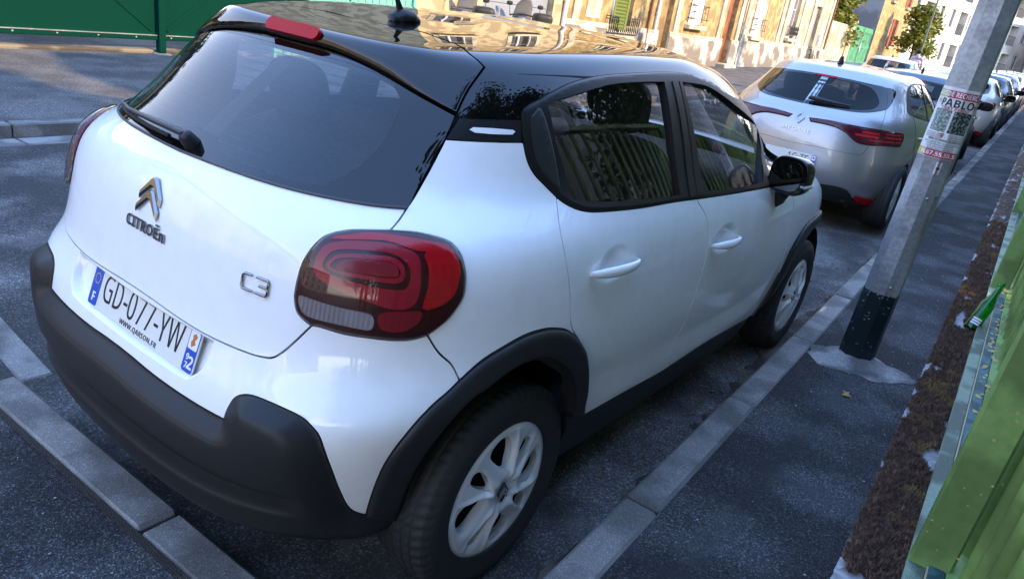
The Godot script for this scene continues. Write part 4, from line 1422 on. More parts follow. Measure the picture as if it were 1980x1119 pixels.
	var sided := {"window_frame": panel(sk, win, [g1, g2], 0.001, 0.012, 0.03, 0.3), "window_pane_b": panel(sk, g2, [], -0.004, 0.0, 0.04, 0.4), "window_pane": panel(sk, g1, [], -0.004, 0.0, 0.04, 0.4), "window_corner": panel(sk, ext, [], 0.001, 0.01, 0.03, 0.3), "taillight": panel(sk, lightp, [], skirt_ramp(0.008, 0.015), 0.006, 0.012, 0.12), "reflector": panel(sk, closed(pv(C.refl), 3), [], 0.008, 0.006, 0.02, 0.1)}
	var glow := MB.new()
	for e in [[0.36, 0.44, 6.12, 5.98], [0.33, 0.44, 5.9, 5.75], [0.47, 0.56, 6.15, 6.05], [0.47, 0.56, 5.9, 5.8], [0.40, 0.56, 5.62, 5.54]]:
		var q := panel(sk, PackedVector2Array([Vector2(e[0], e[2]), Vector2(e[1], e[2] - 0.03), Vector2(e[1], e[3] - 0.03), Vector2(e[0], e[3])]), [], 0.0105, 0.002, 0.03, 0.1)
		glow.v.append_array(q.v)
		glow.n.append_array(q.n)
	sided["light_bar"] = glow
	for k in sided:
		B[k] = [(sided[k] as MB).mesh(), flipped(sided[k])]
	# door seams and handles are slim dark lines and bars
	var seam := MB.new()
	for c in [PackedVector2Array([Vector2(0.665, 7.85), Vector2(0.68, 6.6), Vector2(0.70, 5.3), Vector2(0.735, 4.4), Vector2(0.76, 3.5)]), PackedVector2Array([Vector2(0.955, 7.3), Vector2(0.985, 6.0), Vector2(0.985, 4.0), Vector2(0.975, 1.2)]), PackedVector2Array([Vector2(1.26, 6.9), Vector2(1.25, 5.6), Vector2(1.25, 4.2), Vector2(1.28, 2.6)])]:
		var pts: Array = []
		for q in smooth(c):
			pts.append(sk.pos(q.x, q.y) - sk.nor(q.x, q.y) * 0.001)
		seam.tube(pts, 0.003, 5)
	B["door_seam"] = [seam.mesh(), flipped(seam)]
	var hb := MB.new()
	for e in [[0.72, 0.79, 5.72, 5.62], [1.0, 1.06, 5.5, 5.45]]:
		var pts: Array = []
		for i in 7:
			var q := i / 6.0
			var u := lerpf(e[0], e[1], q)
			var v := lerpf(e[2], e[3], q)
			pts.append(sk.pos(u, v) + sk.nor(u, v) * (0.008 + 0.022 * sin(PI * q)))
		hb.tube(pts, 0.011, 8, Vector2(1.3, 0.8), Vector3.RIGHT)
	B["handle"] = [hb.mesh(), flipped(hb)]
	var mh := MB.new()
	superegg(mh, Transform3D(Basis.IDENTITY, Vector3(0.97, 1.03, -1.66)), Vector3(0.11, 0.075, 0.09), 2.8, 0.03)
	mh.tube([Vector3(0.90, 1.0, -1.66), Vector3(0.82, 0.97, -1.7)], [0.03, 0.04], 8)
	B["mirror"] = [mh.mesh(), flipped(mh)]
	var ub := MB.new()
	ub.box(Vector3(0, 0.27, -1.33), Vector3(1.5, 0.12, 1.9), 0.02)
	ub.box(Vector3(0, 0.40, 0.0), Vector3(1.15, 0.3, 1.2), 0.02)
	ub.box(Vector3(0, 0.40, -2.66), Vector3(1.15, 0.3, 1.2), 0.02)
	B["underbody"] = ub.mesh()
	var ab := MB.new()
	var ap := sk.pos(0.0, 12.6)
	ab.tube([ap + Vector3(0, -0.004, 0.04), ap + Vector3(0, 0.02, 0.03), ap + Vector3(0, 0.06, 0.02), ap + Vector3(0, 0.065, 0.0), ap + Vector3(0, -0.004, -0.08)], [0.02, 0.02, 0.014, 0.014, 0.012], 8)
	B["aerial"] = ab.mesh()
	var bl := MB.new()
	var bf := sk.frame(0.0, 10.23)
	bl.prism(round_rect(0.21, 0.024, 0.006), 0.004, bf)
	B["brake_light"] = bl.mesh()
	var wpr := MB.new()
	var pts: Array = []
	for i in 7:
		var u := lerpf(0.0, 0.27, i / 6.0)
		pts.append(sk.pos(u, 8.15) + sk.nor(u, 8.15) * (0.03 - 0.015 * i / 6.0))
	wpr.tube(pts, [0.02, 0.02, 0.017, 0.015, 0.012, 0.01, 0.008], 8)
	B["wiper"] = wpr.mesh()
func closed_half(p: PackedVector2Array) -> PackedVector2Array:
	return smooth(p, 3)
func far_car(label: String, xf: Transform3D, paint: Material, silver_one := false, group := "") -> Node3D:
	if far_bits.is_empty():
		far_meshes()
	var t := thing("parked_car", label, "car", xf, group)
	var B := far_bits
	var gate := put("tailgate", B["tailgate"], paint, t)
	put("body", B["body"], paint, t)
	put("rear_window", B["rear_window"], M.gloss, t)
	put("rear_window_pane", B["rear_window_pane"], M.far_pane, t)
	put("windscreen", B["windscreen"], M.pane, t)
	put("lower_bumper", B["lower_bumper"], M.plastic, t)
	put("underbody", B["underbody"], M.trim, t)
	put("aerial", B["aerial"], M.plastic, t)
	put("brake_light", B["brake_light"], M.red, t)
	put("wiper", B["wiper"], M.plastic, t)
	for s in 2:
		put("window_frame", B["window_frame"][s], M.matt, t)
		put("window_pane", B["window_pane"][s], M.side_pane, t)
		put("window_pane", B["window_pane_b"][s], M.side_pane, t)
		put("window_corner", B["window_corner"][s], M.gloss, t)
		var tl := put("taillight", B["taillight"][s], M.lamp_far, t)
		put("light_bar", B["light_bar"][s], M.red_bar, tl)
		put("reflector", B["reflector"][s], M.red, t)
		put("door_seam", B["door_seam"][s], M.trim, t)
		put("handle", B["handle"][s], paint, t)
		put("mirror", B["mirror"][s], paint if silver_one else M.gloss, t)
	for z in [0.0, -2.67]:
		for sx in [-1.0, 1.0]:
			wheel(t, Vector3(0.79 * sx, 0.318, z), sx, 0.318, 0.205, 0.215, false, z)
	cabin(t, 1.0)
	if silver_one:
		var sk := SKF
		var f := sk.frame(0.0, 6.25, 0.001)
		var em := MB.new()
		for q in [[Vector2(0, 0.062), Vector2(-0.045, 0.0), Vector2(-0.025, 0.0), Vector2(0, 0.034)], [Vector2(0, 0.062), Vector2(0.045, 0.0), Vector2(0.025, 0.0), Vector2(0, 0.034)], [Vector2(0, -0.062), Vector2(-0.045, 0.0), Vector2(-0.025, 0.0), Vector2(0, -0.034)], [Vector2(0, -0.062), Vector2(0.045, 0.0), Vector2(0.025, 0.0), Vector2(0, -0.034)]]:
			var p := PackedVector2Array(q)
			em.prism(p, 0.012, f)
		put("emblem", em.mesh(), M.chrome_dark, gate)
		write("lettering", "MEGANE", 0.044, 0.004, M.chrome_dark, gate, sk.frame(0.0, 5.42, 0.001), 600, 1.45)
	var pf := SKF.frame(0.0, 3.3, 0.004)
	var pl := MB.new()
	pl.prism(round_rect(0.52, 0.11, 0.008), 0.004, Transform3D.IDENTITY)
	var plate := put("number_plate", pl.mesh(), M.plate, t)
	plate.transform = pf
	for sx in [-1.0, 1.0]:
		var bb := MB.new()
		bb.prism(round_rect(0.042, 0.106, 0.006), 0.0006, Transform3D(Basis.IDENTITY, Vector3(0.237 * sx, 0, 0.004)))
		put("blue_band", bb.mesh(), M.plate_blue, plate)
	if silver_one:
		write("plate_lettering", "1G-TE", 0.100, 0.0006, M.ink, plate, Transform3D(Basis.IDENTITY, Vector3(0.095, 0, 0.0041)), 500, 0.75)
		var cr := MB.new()
		cr.prism(round_rect(0.034, 0.042, 0.004), 0.0004, Transform3D(Basis.IDENTITY, Vector3(0.237, 0.026, 0.0047)))
		put("plate_crest", cr.mesh(), M.paper, plate)
		var dot := MB.new()
		dot.prism(round_rect(0.018, 0.018, 0.0088), 0.0004, Transform3D(Basis.IDENTITY, Vector3(0.237, 0.028, 0.0052)))
		put("plate_crest", dot.mesh(), M.red_print, plate)
		write("plate_lettering", "92", 0.032, 0.0004, M.paper, plate, Transform3D(Basis.IDENTITY, Vector3(0.237, -0.028, 0.0047)), 700)
	return t

# ---------- the street ----------
const TURN := 0.044   # the street runs a little to the left of the near car's axis
func gy(z: float) -> float:   # the street climbs gently ahead
	var d := maxf(0.0, -z - 9.0)
	return 0.013 * d * d / (d + 6.0) if d > 0.0 else 0.0
func st(x: float, y: float, z: float) -> Vector3:
	return Basis(Vector3.UP, TURN) * Vector3(x, y + gy(z), z)
func sx(x: float, y: float, z: float, turn := 0.0) -> Transform3D:
	return Transform3D(Basis(Vector3.UP, TURN + turn), st(x, y, z))
func ribbon(x0: float, x1: float, z0: float, z1: float, y: float, step := 1.0) -> MB:   # a sheet along the street
	var b := MB.new()
	var n := int(ceil(absf(z1 - z0) / step))
	for i in n:
		var a := lerpf(z0, z1, float(i) / n)
		var c := lerpf(z0, z1, float(i + 1) / n)
		b.quad(st(x0, y, a), st(x1, y, a), st(x1, y, c), st(x0, y, c), Vector3.UP)
	return b
func add_mb(a: MB, c: MB) -> void:
	a.v.append_array(c.v)
	a.n.append_array(c.n)
func ground() -> void:
	var g := MB.new()
	for e in [[-60.0, -8.0], [-8.0, 3.0], [3.0, 60.0]]:
		add_mb(g, ribbon(e[0], e[1], 60.0, -260.0, -0.03, 4.0))
	struct("ground", g.mesh(), M.earth)
	struct("road", ribbon(-4.62, 1.02, 45.0, -200.0, 0.0, 2.0).mesh(), M.road)
	# the pavement beside the near cars, with the built-out bay end behind them
	var pav := ribbon(1.12, 1.9, 0.68, -160.0, 0.10, 1.0)
	var bay := MB.new()
	bay.quad(st(-0.86, 0.10, 0.68), st(1.9, 0.10, 0.68), st(1.9, 0.10, 14.0), st(-0.86, 0.10, 14.0), Vector3.UP)
	add_mb(pav, bay)
	var pave := struct("pavement", pav.mesh(), M.pave)
	var rng := RandomNumberGenerator.new()
	rng.seed = 5
	var stones: Array[Mesh] = []
	for k in 3:
		stones.append(kerb_stone(0.995, k))
	var z := 0.50
	var i := 0
	while z > -46.0:   # kerb stones one metre long
		var s := put("kerb_stone", stones[i % 3], [M.kerb, M.kerb_b, M.kerb][i % 3], pave)
		s.transform = Transform3D(Basis(Vector3.UP, TURN), st(1.06 + rng.randf_range(-0.004, 0.004), 0.0, z - 0.5)) * Transform3D(Basis(Vector3.UP, PI * 0.5), Vector3(0, rng.randf_range(-0.003, 0.004), 0))
		z -= 1.0
		i += 1
	var x := 1.10
	for k in 2:   # the stones across the bay end
		var s := put("kerb_stone", stones[(k + 1) % 3], [M.kerb_b, M.kerb][k % 2], pave)
		s.transform = Transform3D(Basis(Vector3.UP, TURN + 0.0), st(x - 0.5, 0.003 * k, 0.612))
		x -= 1.0
	var fl := put("kerb_stone", kerb_stone(0.9, 1), M.kerb, pave)
	fl.transform = Transform3D(Basis(Vector3.UP, TURN - 0.25), st(-1.33, -0.075, 0.58))
	fl = put("kerb_stone", kerb_stone(0.8, 2), M.kerb_b, pave)
	fl.transform = Transform3D(Basis(Vector3.UP, TURN - 0.1), st(-1.40, -0.099, 0.40))
	var seam := MB.new()   # the dirt joint behind the cross kerb and along the side kerb
	seam.quad(st(-0.86, 0.1035, 0.672), st(1.0, 0.1035, 0.672), st(1.0, 0.1035, 0.700), st(-0.86, 0.1035, 0.692), Vector3.UP)
	put("dirt_joint", seam.mesh(), M.dirt, pave)
	# dust and old leaves washed against the kerb
	var dr := MB.new()
	for k in 330:
		var zz := 0.2 - k * 0.06
		var w := 0.025 + 0.05 * absf(sin(k * 1.7)) * absf(sin(k * 0.31)) + 0.07 * exp(-pow((k - 46) / 12.0, 2.0))
		var w2 := 0.025 + 0.05 * absf(sin((k + 1) * 1.7)) * absf(sin((k + 1) * 0.31)) + 0.07 * exp(-pow((k + 1 - 46) / 12.0, 2.0))
		dr.quad(st(1.0, 0.005, zz), st(1.0 - w, 0.004, zz), st(1.0 - w2, 0.004, zz - 0.06), st(1.0, 0.005, zz - 0.06), Vector3.UP)
	struct("gutter_dirt", dr.mesh(), M.dirt)
	# the far side: gutter slabs, kerb, broad pavement
	var fp := struct("far_pavement", ribbon(-9.2, -4.74, 40.0, -160.0, 0.10, 2.0).mesh(), M.pave_far)
	z = 6.0
	i = 0
	while z > -40.0:
		var s := put("gutter_slab", stones[i % 3], M.slab, fp)
		s.transform = Transform3D(Basis(Vector3.UP, TURN + PI * 0.5).scaled_local(Vector3(1, 1, 2.0)), st(-4.48, -0.100, z - 0.5))
		var kb := put("kerb_stone", stones[(i + 1) % 3], M.kerb_b, fp)
		kb.transform = Transform3D(Basis(Vector3.UP, TURN + PI * 0.5), st(-4.68, 0.002, z - 0.5))
		z -= 1.0
		i += 1
func kerb_stone(l: float, k: int) -> ArrayMesh:
	var b := MB.new()
	b.box(Vector3(0, 0.0, 0), Vector3(l - 0.002 - 0.002 * k, 0.21, 0.122), 0.012)
	return b.mesh()

# ---------- right side: wall, moss, fence, lamp post ----------
func right_side() -> void:
	var wall := MB.new()
	for k in 24:
		var z0 := 3.0 - k * 2.0
		var c := st(1.76, 0.2 - 0.02, z0 - 1.0)
		wall.box(c, Vector3(0.20, 0.46, 2.0), 0.006, Basis(Vector3.UP, TURN))
	tag(put("low_wall", wall.mesh(), M.wall_old), "low weathered concrete wall along the pavement, its top grown with brown moss", "wall")
	# moss cushion on the wall top
	var f := noise(2.2, 4, 3)
	var f2 := noise(9.0, 3, 8)
	var fc := noise(0.9, 3, 21)
	var b := MB.new()
	var cols := PackedColorArray()
	var xs := 16
	var zs: Array = []
	var z := 1.0
	while z > -30.0:
		zs.append(z)
		z -= 0.012 if z > -5.0 else (0.04 if z > -12.0 else 0.3)
	var P: Array = []
	var Cc: Array = []
	for zz in zs:
		var row := PackedVector3Array()
		var rc := PackedColorArray()
		for i in xs + 1:
			var t := float(i) / xs
			var x := lerpf(1.655, 1.815, t)
			var n := f.get_noise_2d(x * 10.0, zz * 10.0)
			var bare := smoothstep(0.30, 0.40, fc.get_noise_2d(x * 6.0 + 40.0, zz * 3.0) + (0.22 if t < 0.10 else 0.0) + (0.3 if zz < -2.45 and zz > -3.3 and t > 0.2 else 0.0) + 0.5 * exp(-pow((zz + 1.02) / 0.13, 2.0)) * smoothstep(0.45, 0.75, t))
			var h := (0.012 + 0.014 * n + 0.010 * f2.get_noise_2d(x * 16.0, zz * 16.0)) * (1.0 - bare) * smoothstep(0.0, 0.15, t)
			row.append(st(x + 0.004 * f2.get_noise_1d(zz * 9.0), 0.412 + maxf(h, -0.001), zz))
			var moss := Color(0.080, 0.048, 0.034).lerp(Color(0.13, 0.085, 0.036), smoothstep(0.15, 0.5, fc.get_noise_2d(x * 4.0, zz * 4.0 + 9.0)))
			var c := moss.lerp(Color(0.36, 0.36, 0.37), bare * (0.5 + 0.5 * smoothstep(-0.2, 0.3, f2.get_noise_2d(x * 22.0, zz * 22.0))))
			rc.append(c)
		P.append(row)
		Cc.append(rc)
	for j in zs.size() - 1:
		for i in xs:
			var q := [P[j][i], P[j][i + 1], P[j + 1][i + 1], P[j + 1][i]]
			var qc := [Cc[j][i], Cc[j][i + 1], Cc[j + 1][i + 1], Cc[j + 1][i]]
			for tr in [[0, 1, 2], [0, 2, 3]]:
				var n: Vector3 = (q[tr[1]] - q[tr[0]]).cross(q[tr[2]] - q[tr[0]]).normalized()
				var order: Array = tr
				if n.y > 0.0:
					order = [tr[0], tr[2], tr[1]]
				else:
					n = -n
				for o in order:
					b.v.append(q[o])
					b.n.append(n)
					cols.append(qc[o])
	var am := b.mesh()
	var arr := am.surface_get_arrays(0)
	arr[Mesh.ARRAY_COLOR] = cols
	am.clear_surfaces()
	am.add_surface_from_arrays(Mesh.PRIMITIVE_TRIANGLES, arr)
	var mo := put("moss", am, M.tinted)
	mo.set_meta("kind", "stuff")
	tag(mo, "brown and olive moss with pale lichen growing along the wall top", "moss")
	var tuft := MB.new()
	for k in 4:
		var a := k * 1.9
		var o := Vector3(cos(a), 0, sin(a)) * 0.0035
		tuft.flat(o * 0.4, o * 0.4 + Vector3(-sin(a), 0, cos(a)) * 0.0022, o + Vector3(0, 0.011, 0), Vector3(cos(a), 0.4, sin(a)))
	var mm := MultiMesh.new()
	mm.transform_format = MultiMesh.TRANSFORM_3D
	mm.use_colors = true
	mm.mesh = tuft.mesh()
	var rng := RandomNumberGenerator.new()
	rng.seed = 11
	var places: Array = []
	for k in 60000:
		var zz := 0.6 - pow(rng.randf(), 1.4) * 6.5
		var t := rng.randf()
		var x := lerpf(1.66, 1.812, t)
		var bare := fc.get_noise_2d(x * 6.0 + 40.0, zz * 3.0) + (0.22 if t < 0.10 else 0.0) + (0.3 if zz < -2.45 and zz > -3.3 and t > 0.2 else 0.0) + 0.5 * exp(-pow((zz + 1.02) / 0.13, 2.0)) * smoothstep(0.45, 0.75, t)
		if bare > 0.35 + rng.randf() * 0.05:
			continue
		var n := f.get_noise_2d(x * 10.0, zz * 10.0)
		var h := (0.012 + 0.014 * n + 0.010 * f2.get_noise_2d(x * 16.0, zz * 16.0)) * smoothstep(0.0, 0.15, t)
		var c := Color(0.110, 0.066, 0.045).lerp(Color(0.18, 0.115, 0.045), smoothstep(0.15, 0.5, fc.get_noise_2d(x * 4.0, zz * 4.0 + 9.0))) * rng.randf_range(0.35, 1.9)
		places.append([Transform3D(Basis.from_euler(Vector3(rng.randf_range(-0.6, 0.6), rng.randf() * TAU, rng.randf_range(-0.6, 0.6))).scaled(Vector3.ONE * rng.randf_range(0.9, 2.1)), st(x, 0.410 + maxf(h, 0.0), zz)), c])
	mm.instance_count = places.size()
	for k in places.size():
		mm.set_instance_transform(k, places[k][0])
		mm.set_instance_color(k, places[k][1])
	var mi := MultiMeshInstance3D.new()
	mi.name = "moss_tufts"
	mi.multimesh = mm
	mi.material_override = M.tinted
	mi.set_meta("kind", "stuff")
	mo.add_child(mi, true)
	# green iron fence standing on the wall
	var t := thing("iron_fence", "green painted iron fence with round bars and flaking bottom rail on the mossy wall", "fence", Transform3D(Basis(Vector3.UP, TURN), st(1.79, 0.41, -0.35)))
	var lean := Basis(Vector3.BACK, -0.03)
	var rail := MB.new()
	rail.box(Vector3(0.022, 0.045, -8.0), Vector3(0.044, 0.012, 24.0), 0.003)
	put("bottom_rail", rail.mesh(), M.fence_pale, t)
	var lip := MB.new()
	lip.box(Vector3(0.0455, 0.054, -8.0), Vector3(0.004, 0.007, 24.0), 0.0)
	put("rail_edge", lip.mesh(), M.fence_edge, t)
	var teal := MB.new()
	teal.box(Vector3(0.066, 0.056, -8.0), Vector3(0.036, 0.016, 24.0), 0.003)
	put("rail_lip", teal.mesh(), M.fence_teal, t)
	var back := MB.new()
	back.box(Vector3(0.112, 0.05, -8.0), Vector3(0.054, 0.03, 24.0), 0.004)
	put("bottom_rail", back.mesh(), M.fence_green, t)
	var top := MB.new()
	top.box(lean * Vector3(0.11, 1.62, -8.0), Vector3(0.05, 0.04, 24.0), 0.004)
	put("top_rail", top.mesh(), M.fence_green, t)
	var post := MB.new()
	post.box(Vector3(0.046, 0.85, 0), Vector3(0.092, 1.72, 0.05), 0.006)
	var bar := MB.new()
	bar.tube([Vector3(0, 0.06, 0), Vector3(0, 1.66, 0)], 0.021, 16)
	var pm := post.mesh()
	var bmsh := bar.mesh()
	for k in 6:
		var p := put("post", pm, M.fence_green, t)
		p.transform = Transform3D(lean, Vector3(0, 0, 3.07 - k * 3.07 + 0.0))
	for k in 130:
		var o := put("bar", bmsh, M.fence_bar, t)
		o.transform = Transform3D(lean, Vector3(0.125, 0, 2.6 - k * 0.15))
	var flakes := MB.new()
	rng.seed = 4
	for k in 150:
		var zz := -0.4 - rng.randf() * 5.0
		var s := rng.randf_range(0.004, 0.014)
		var p := PackedVector2Array()
		for q in 6:
			p.append(Vector2(cos(q * TAU / 6.0), sin(q * TAU / 6.0) * 1.6) * s * rng.randf_range(0.5, 1.2))
		flakes.prism(p, 0.0015, Transform3D(Basis(Vector3.RIGHT, -PI * 0.5), Vector3(rng.randf_range(0.062, 0.095), 0.0640 + 0.0003 * (k % 5), zz)))
	rng.seed = 14
	for k in 26:
		var p := PackedVector2Array()
		var s := rng.randf_range(0.0015, 0.004)
		for q in 6:
			p.append(Vector2(cos(q * TAU / 6.0), sin(q * TAU / 6.0)) * s * rng.randf_range(0.5, 1.3))
		flakes.prism(p, 0.0006, Transform3D(lean, Vector3.ZERO) * Transform3D(Basis.IDENTITY, Vector3(rng.randf_range(0.008, 0.10), rng.randf_range(0.1, 1.0), 0.025)))
	put("flaking_paint", flakes.mesh(), M.flake, t).set_meta("kind", "stuff")
	# lamp post
	lamp_post()
	bottle()
	for e in [[1.31, -2.03, 0.4, "single yellow fallen leaf on the pavement before the lamp post"], [1.25, -8.2, 1.3, "fallen leaf far along the pavement near the parked cars"]]:
		var lf := MB.new()
		lf.prism(PackedVector2Array([Vector2(-0.022, -0.01), Vector2(-0.006, 0.004), Vector2(-0.012, 0.022), Vector2(0.004, 0.012), Vector2(0.02, 0.018), Vector2(0.012, 0.0), Vector2(0.024, -0.014), Vector2(0.0, -0.012)]), 0.001, Transform3D.IDENTITY, true)
		var o := put("fallen_leaf", lf.mesh(), M.leaf_dry)
		o.transform = Transform3D(Basis.from_euler(Vector3(-PI * 0.5 + 0.35, e[2], 0.1)), Vector3(e[0], 0.116, e[1]))
		tag(o, e[3], "leaf")
	var deb := MB.new()   # dry bits blown into the gutter
	rng.seed = 21
	for k in 420:
		var zz := -0.6 - rng.randf() * 6.0
		var off := pow(rng.randf(), 2.2) * 0.32
		var s := rng.randf_range(0.003, 0.010)
		deb.box(st(0.985 - off, 0.007, zz), Vector3(s * rng.randf_range(1.0, 3.0), 0.003, s), 0.0, Basis.from_euler(Vector3(rng.randf_range(-0.4, 0.4), rng.randf() * 6.0, 0.2)))
	var dbo := put("gutter_debris", deb.mesh(), M.debris)
	dbo.set_meta("kind", "stuff")
	tag(dbo, "dry brown bits of leaf and twig lying along the gutter", "debris")
	var specks := MB.new()
	rng.seed = 9
	for k in 120:
		var p := st(rng.randf_range(1.14, 1.63), 0.1045, 0.2 - rng.randf() * 9.0)
		if k > 90:
			p = Vector3(rng.randf_range(-0.7, 1.3), 0.1045, rng.randf_range(0.75, 1.1))
		var s := rng.randf_range(0.0012, 0.0042)
		specks.box(p, Vector3(s * 1.8, 0.002, s), 0.0, Basis(Vector3.UP, rng.randf() * 6.0))
	var so := put("litter_specks", specks.mesh(), M.speck)
	so.set_meta("kind", "stuff")
	tag(so, "pale specks of litter and grit scattered on the dark pavement", "litter")

const SIDES := 8
func pole_point(s: float, y: float, off: float) -> Vector3:   # s: way round the octagon from the facet that faces the camera side, in metres at radius r
	var r := 0.0805 - 0.0035 * y + off
	var edge := 2.0 * r * tan(PI / SIDES)
	var k := floorf(s / edge + 0.5)
	var e := s - k * edge
	var a := k * TAU / SIDES
	return Vector3(sin(a) * r + cos(a) * e, y, cos(a) * r - sin(a) * e)
func wrap_mesh(src: ArrayMesh, s0: float, y0: float, off: float) -> ArrayMesh:
	var a := src.surface_get_arrays(0)
	var v: PackedVector3Array = a[Mesh.ARRAY_VERTEX]
	var n: PackedVector3Array = a[Mesh.ARRAY_NORMAL]
	for i in v.size():
		var s := v[i].x + s0
		var p := pole_point(s, v[i].y + y0, off + v[i].z)
		var q := pole_point(s + 0.0005, v[i].y + y0, off + v[i].z)
		var t := (q - p).normalized()
		var o := Vector3(-t.z, 0, t.x) * -1.0
		o = t.cross(Vector3.UP).normalized()
		n[i] = t * n[i].x + Vector3.UP * n[i].y + o * n[i].z
		v[i] = p
	a[Mesh.ARRAY_VERTEX] = v
	a[Mesh.ARRAY_NORMAL] = n
	var m := ArrayMesh.new()
	m.add_surface_from_arrays(Mesh.PRIMITIVE_TRIANGLES, a)
	return m
func sheet(w: float, h: float) -> ArrayMesh:
	var b := MB.new()
	var uv := PackedVector2Array()
	var nx := 24
	var ny := 6
	for i in nx:
		for j in ny:
			var x0 := w * (float(i) / nx - 0.5)
			var x1 := w * (float(i + 1) / nx - 0.5)
			var y0 := h * (float(j) / ny - 0.5)
			var y1 := h * (float(j + 1) / ny - 0.5)
			b.quad(Vector3(x0, y0, 0), Vector3(x1, y0, 0), Vector3(x1, y1, 0), Vector3(x0, y1, 0), Vector3.BACK)
	for p in b.v:
		uv.append(Vector2(p.x / w + 0.5, 0.5 - p.y / h))
	b.uv = uv
	return b.mesh()
func lamp_post() -> void:
	var face := atan2(1.754 - 1.235, 1.434 + 2.55) - 0.20
	var basis := Basis(Vector3(0.13, 0, 0.99).normalized(), -0.034) * Basis(Vector3.UP, face)
	var t := thing("lamp_post", "grey galvanised octagonal lamp post with dark painted foot and a torn paper notice", "lamp post", Transform3D(basis, Vector3(1.224, 0.10, -2.55)))
	var ring := func(y0: float, y1: float, off: float, steps: int) -> MB:
		var b := MB.new()
		for k in SIDES:
			for j in steps:
				var ya := lerpf(y0, y1, float(j) / steps)
				var yb := lerpf(y0, y1, float(j + 1) / steps)
				var p: Array = []
				for q in [[k - 0.5, ya], [k + 0.5, ya], [k + 0.5, yb], [k - 0.5, yb]]:
					var r: float = 0.0805 - 0.0035 * q[1] + off
					var a: float = q[0] * TAU / SIDES
					p.append(Vector3(sin(a), 0, cos(a)) * r / cos(PI / SIDES) + Vector3(0, q[1], 0))
				var mid := k * TAU / SIDES
				b.quad(p[0], p[1], p[2], p[3], Vector3(sin(mid), 0, cos(mid)))
		return b
	put("shaft", ring.call(0.0, 6.5, 0.0, 8).mesh(), M.galvanised, t)
	put("painted_foot", ring.call(-0.02, 0.395, 0.0012, 2).mesh(), M.foot_paint, t)
	var chips := MB.new()
	var rng := RandomNumberGenerator.new()
	rng.seed = 2
	for k in 60:
		var s := rng.randf_range(-0.1, 0.1)
		var y := 0.397 - pow(rng.randf(), 2.6) * 0.38
		var w := rng.randf_range(0.0008, 0.0042)
		var p := PackedVector2Array()
		for q in 6:
			p.append(Vector2(cos(q * TAU / 6.0) * 1.5, sin(q * TAU / 6.0)) * w * rng.randf_range(0.5, 1.3))
		var mb := MB.new()
		mb.prism(p, 0.0006, Transform3D.IDENTITY)
		var wm := wrap_mesh(mb.mesh(), s, y, 0.0013)
		var a := wm.surface_get_arrays(0)
		chips.v.append_array(a[Mesh.ARRAY_VERTEX])
		chips.n.append_array(a[Mesh.ARRAY_NORMAL])
	put("paint_chips", chips.mesh(), M.chip, t)
	var door := MB.new()
	door.prism(round_rect(0.088, 0.52, 0.004), 0.003, Transform3D.IDENTITY)
	put("inspection_cover", wrap_mesh(door.mesh(), 0.058, 0.66, 0.0003), M.galvanised, t)
	for y in [0.44, 0.90]:
		var sc := MB.new()
		sc.lathe([Vector2(0.0, 0.006), Vector2(0.005, 0.005), Vector2(0.0075, 0.0)], 14, Transform3D(Basis(Vector3.RIGHT, PI * 0.5), Vector3.ZERO))
		put("screw", wrap_mesh(sc.mesh(), 0.052, y, 0.0033), M.steel, t)
	# the notice, wrapped round the shaft
	var yc := 1.245
	var sc0 := 0.014
	var paper := put("paper_notice", wrap_mesh(sheet(0.225, 0.315), sc0, yc, 0.0022), M.paper_sheet, t)
	paper.set_meta("label", "white paper notice taped round the post, a lost cat poster")
	var flat := func(called: String, w: float, h: float, x: float, y: float, m: Material, lift := 0.0028) -> void:
		put(called, wrap_mesh(sheet(w, h), sc0 + x, yc + y, lift), m, paper)
	flat.call("header_band", 0.222, 0.032, 0.0, 0.128, M.red_print)
	flat.call("header_band", 0.060, 0.032, -0.081, 0.128, M.yellow_print, 0.0031)
	flat.call("footer_band", 0.222, 0.034, 0.0, -0.138, M.red_print)
	flat.call("footer_band", 0.050, 0.034, -0.086, -0.138, M.yellow_print, 0.0031)
	flat.call("photo_print", 0.085, 0.098, -0.050, 0.010, M.photo_a)
	flat.call("photo_print", 0.085, 0.098, 0.044, 0.010, M.photo_b)
	var say := func(text: String, size: float, x: float, y: float, m: Material, weight := 700, wide := 1.0) -> void:
		put("print", wrap_mesh(letters(text, size, 0.0004, "Droid Sans", weight, wide), sc0 + x, yc + y, 0.0034), m, paper)
	say.call("AVIS DE RECHERCHE", 0.029, 0.0, 0.128, M.paper, 800, 0.80)
	say.call("PABLO", 0.046, 0.0, 0.090, M.ink, 600, 1.1)
	say.call("CHAT PERDU", 0.018, 0.0, 0.066, M.red_print, 600, 1.2)
	say.call("PERDU LE MARDI 28 JUILLET", 0.0125, 0.004, -0.075, M.ink, 800, 0.95)
	say.call("06.67.55.55.57", 0.026, 0.004, -0.138, M.paper, 700, 1.1)
	for k in 3:
		say.call("Chat male, tigre, craintif", 0.008, -0.055, -0.048 - 0.0085 * k, M.ink, 400)
		say.call("collier rouge, puce", 0.008, 0.05, -0.048 - 0.0085 * k, M.ink, 400)
	for k in 4:
		say.call(["Merci de regarder dans vos caves et garages,", "sous les voitures et dans les jardins.", "Si vous le voyez, appelez au numero", "ci-dessous, meme la nuit. Merci !"][k], 0.0085, -0.004, -0.088 - 0.0095 * k, M.ink, 400)
	var paw := MB.new()
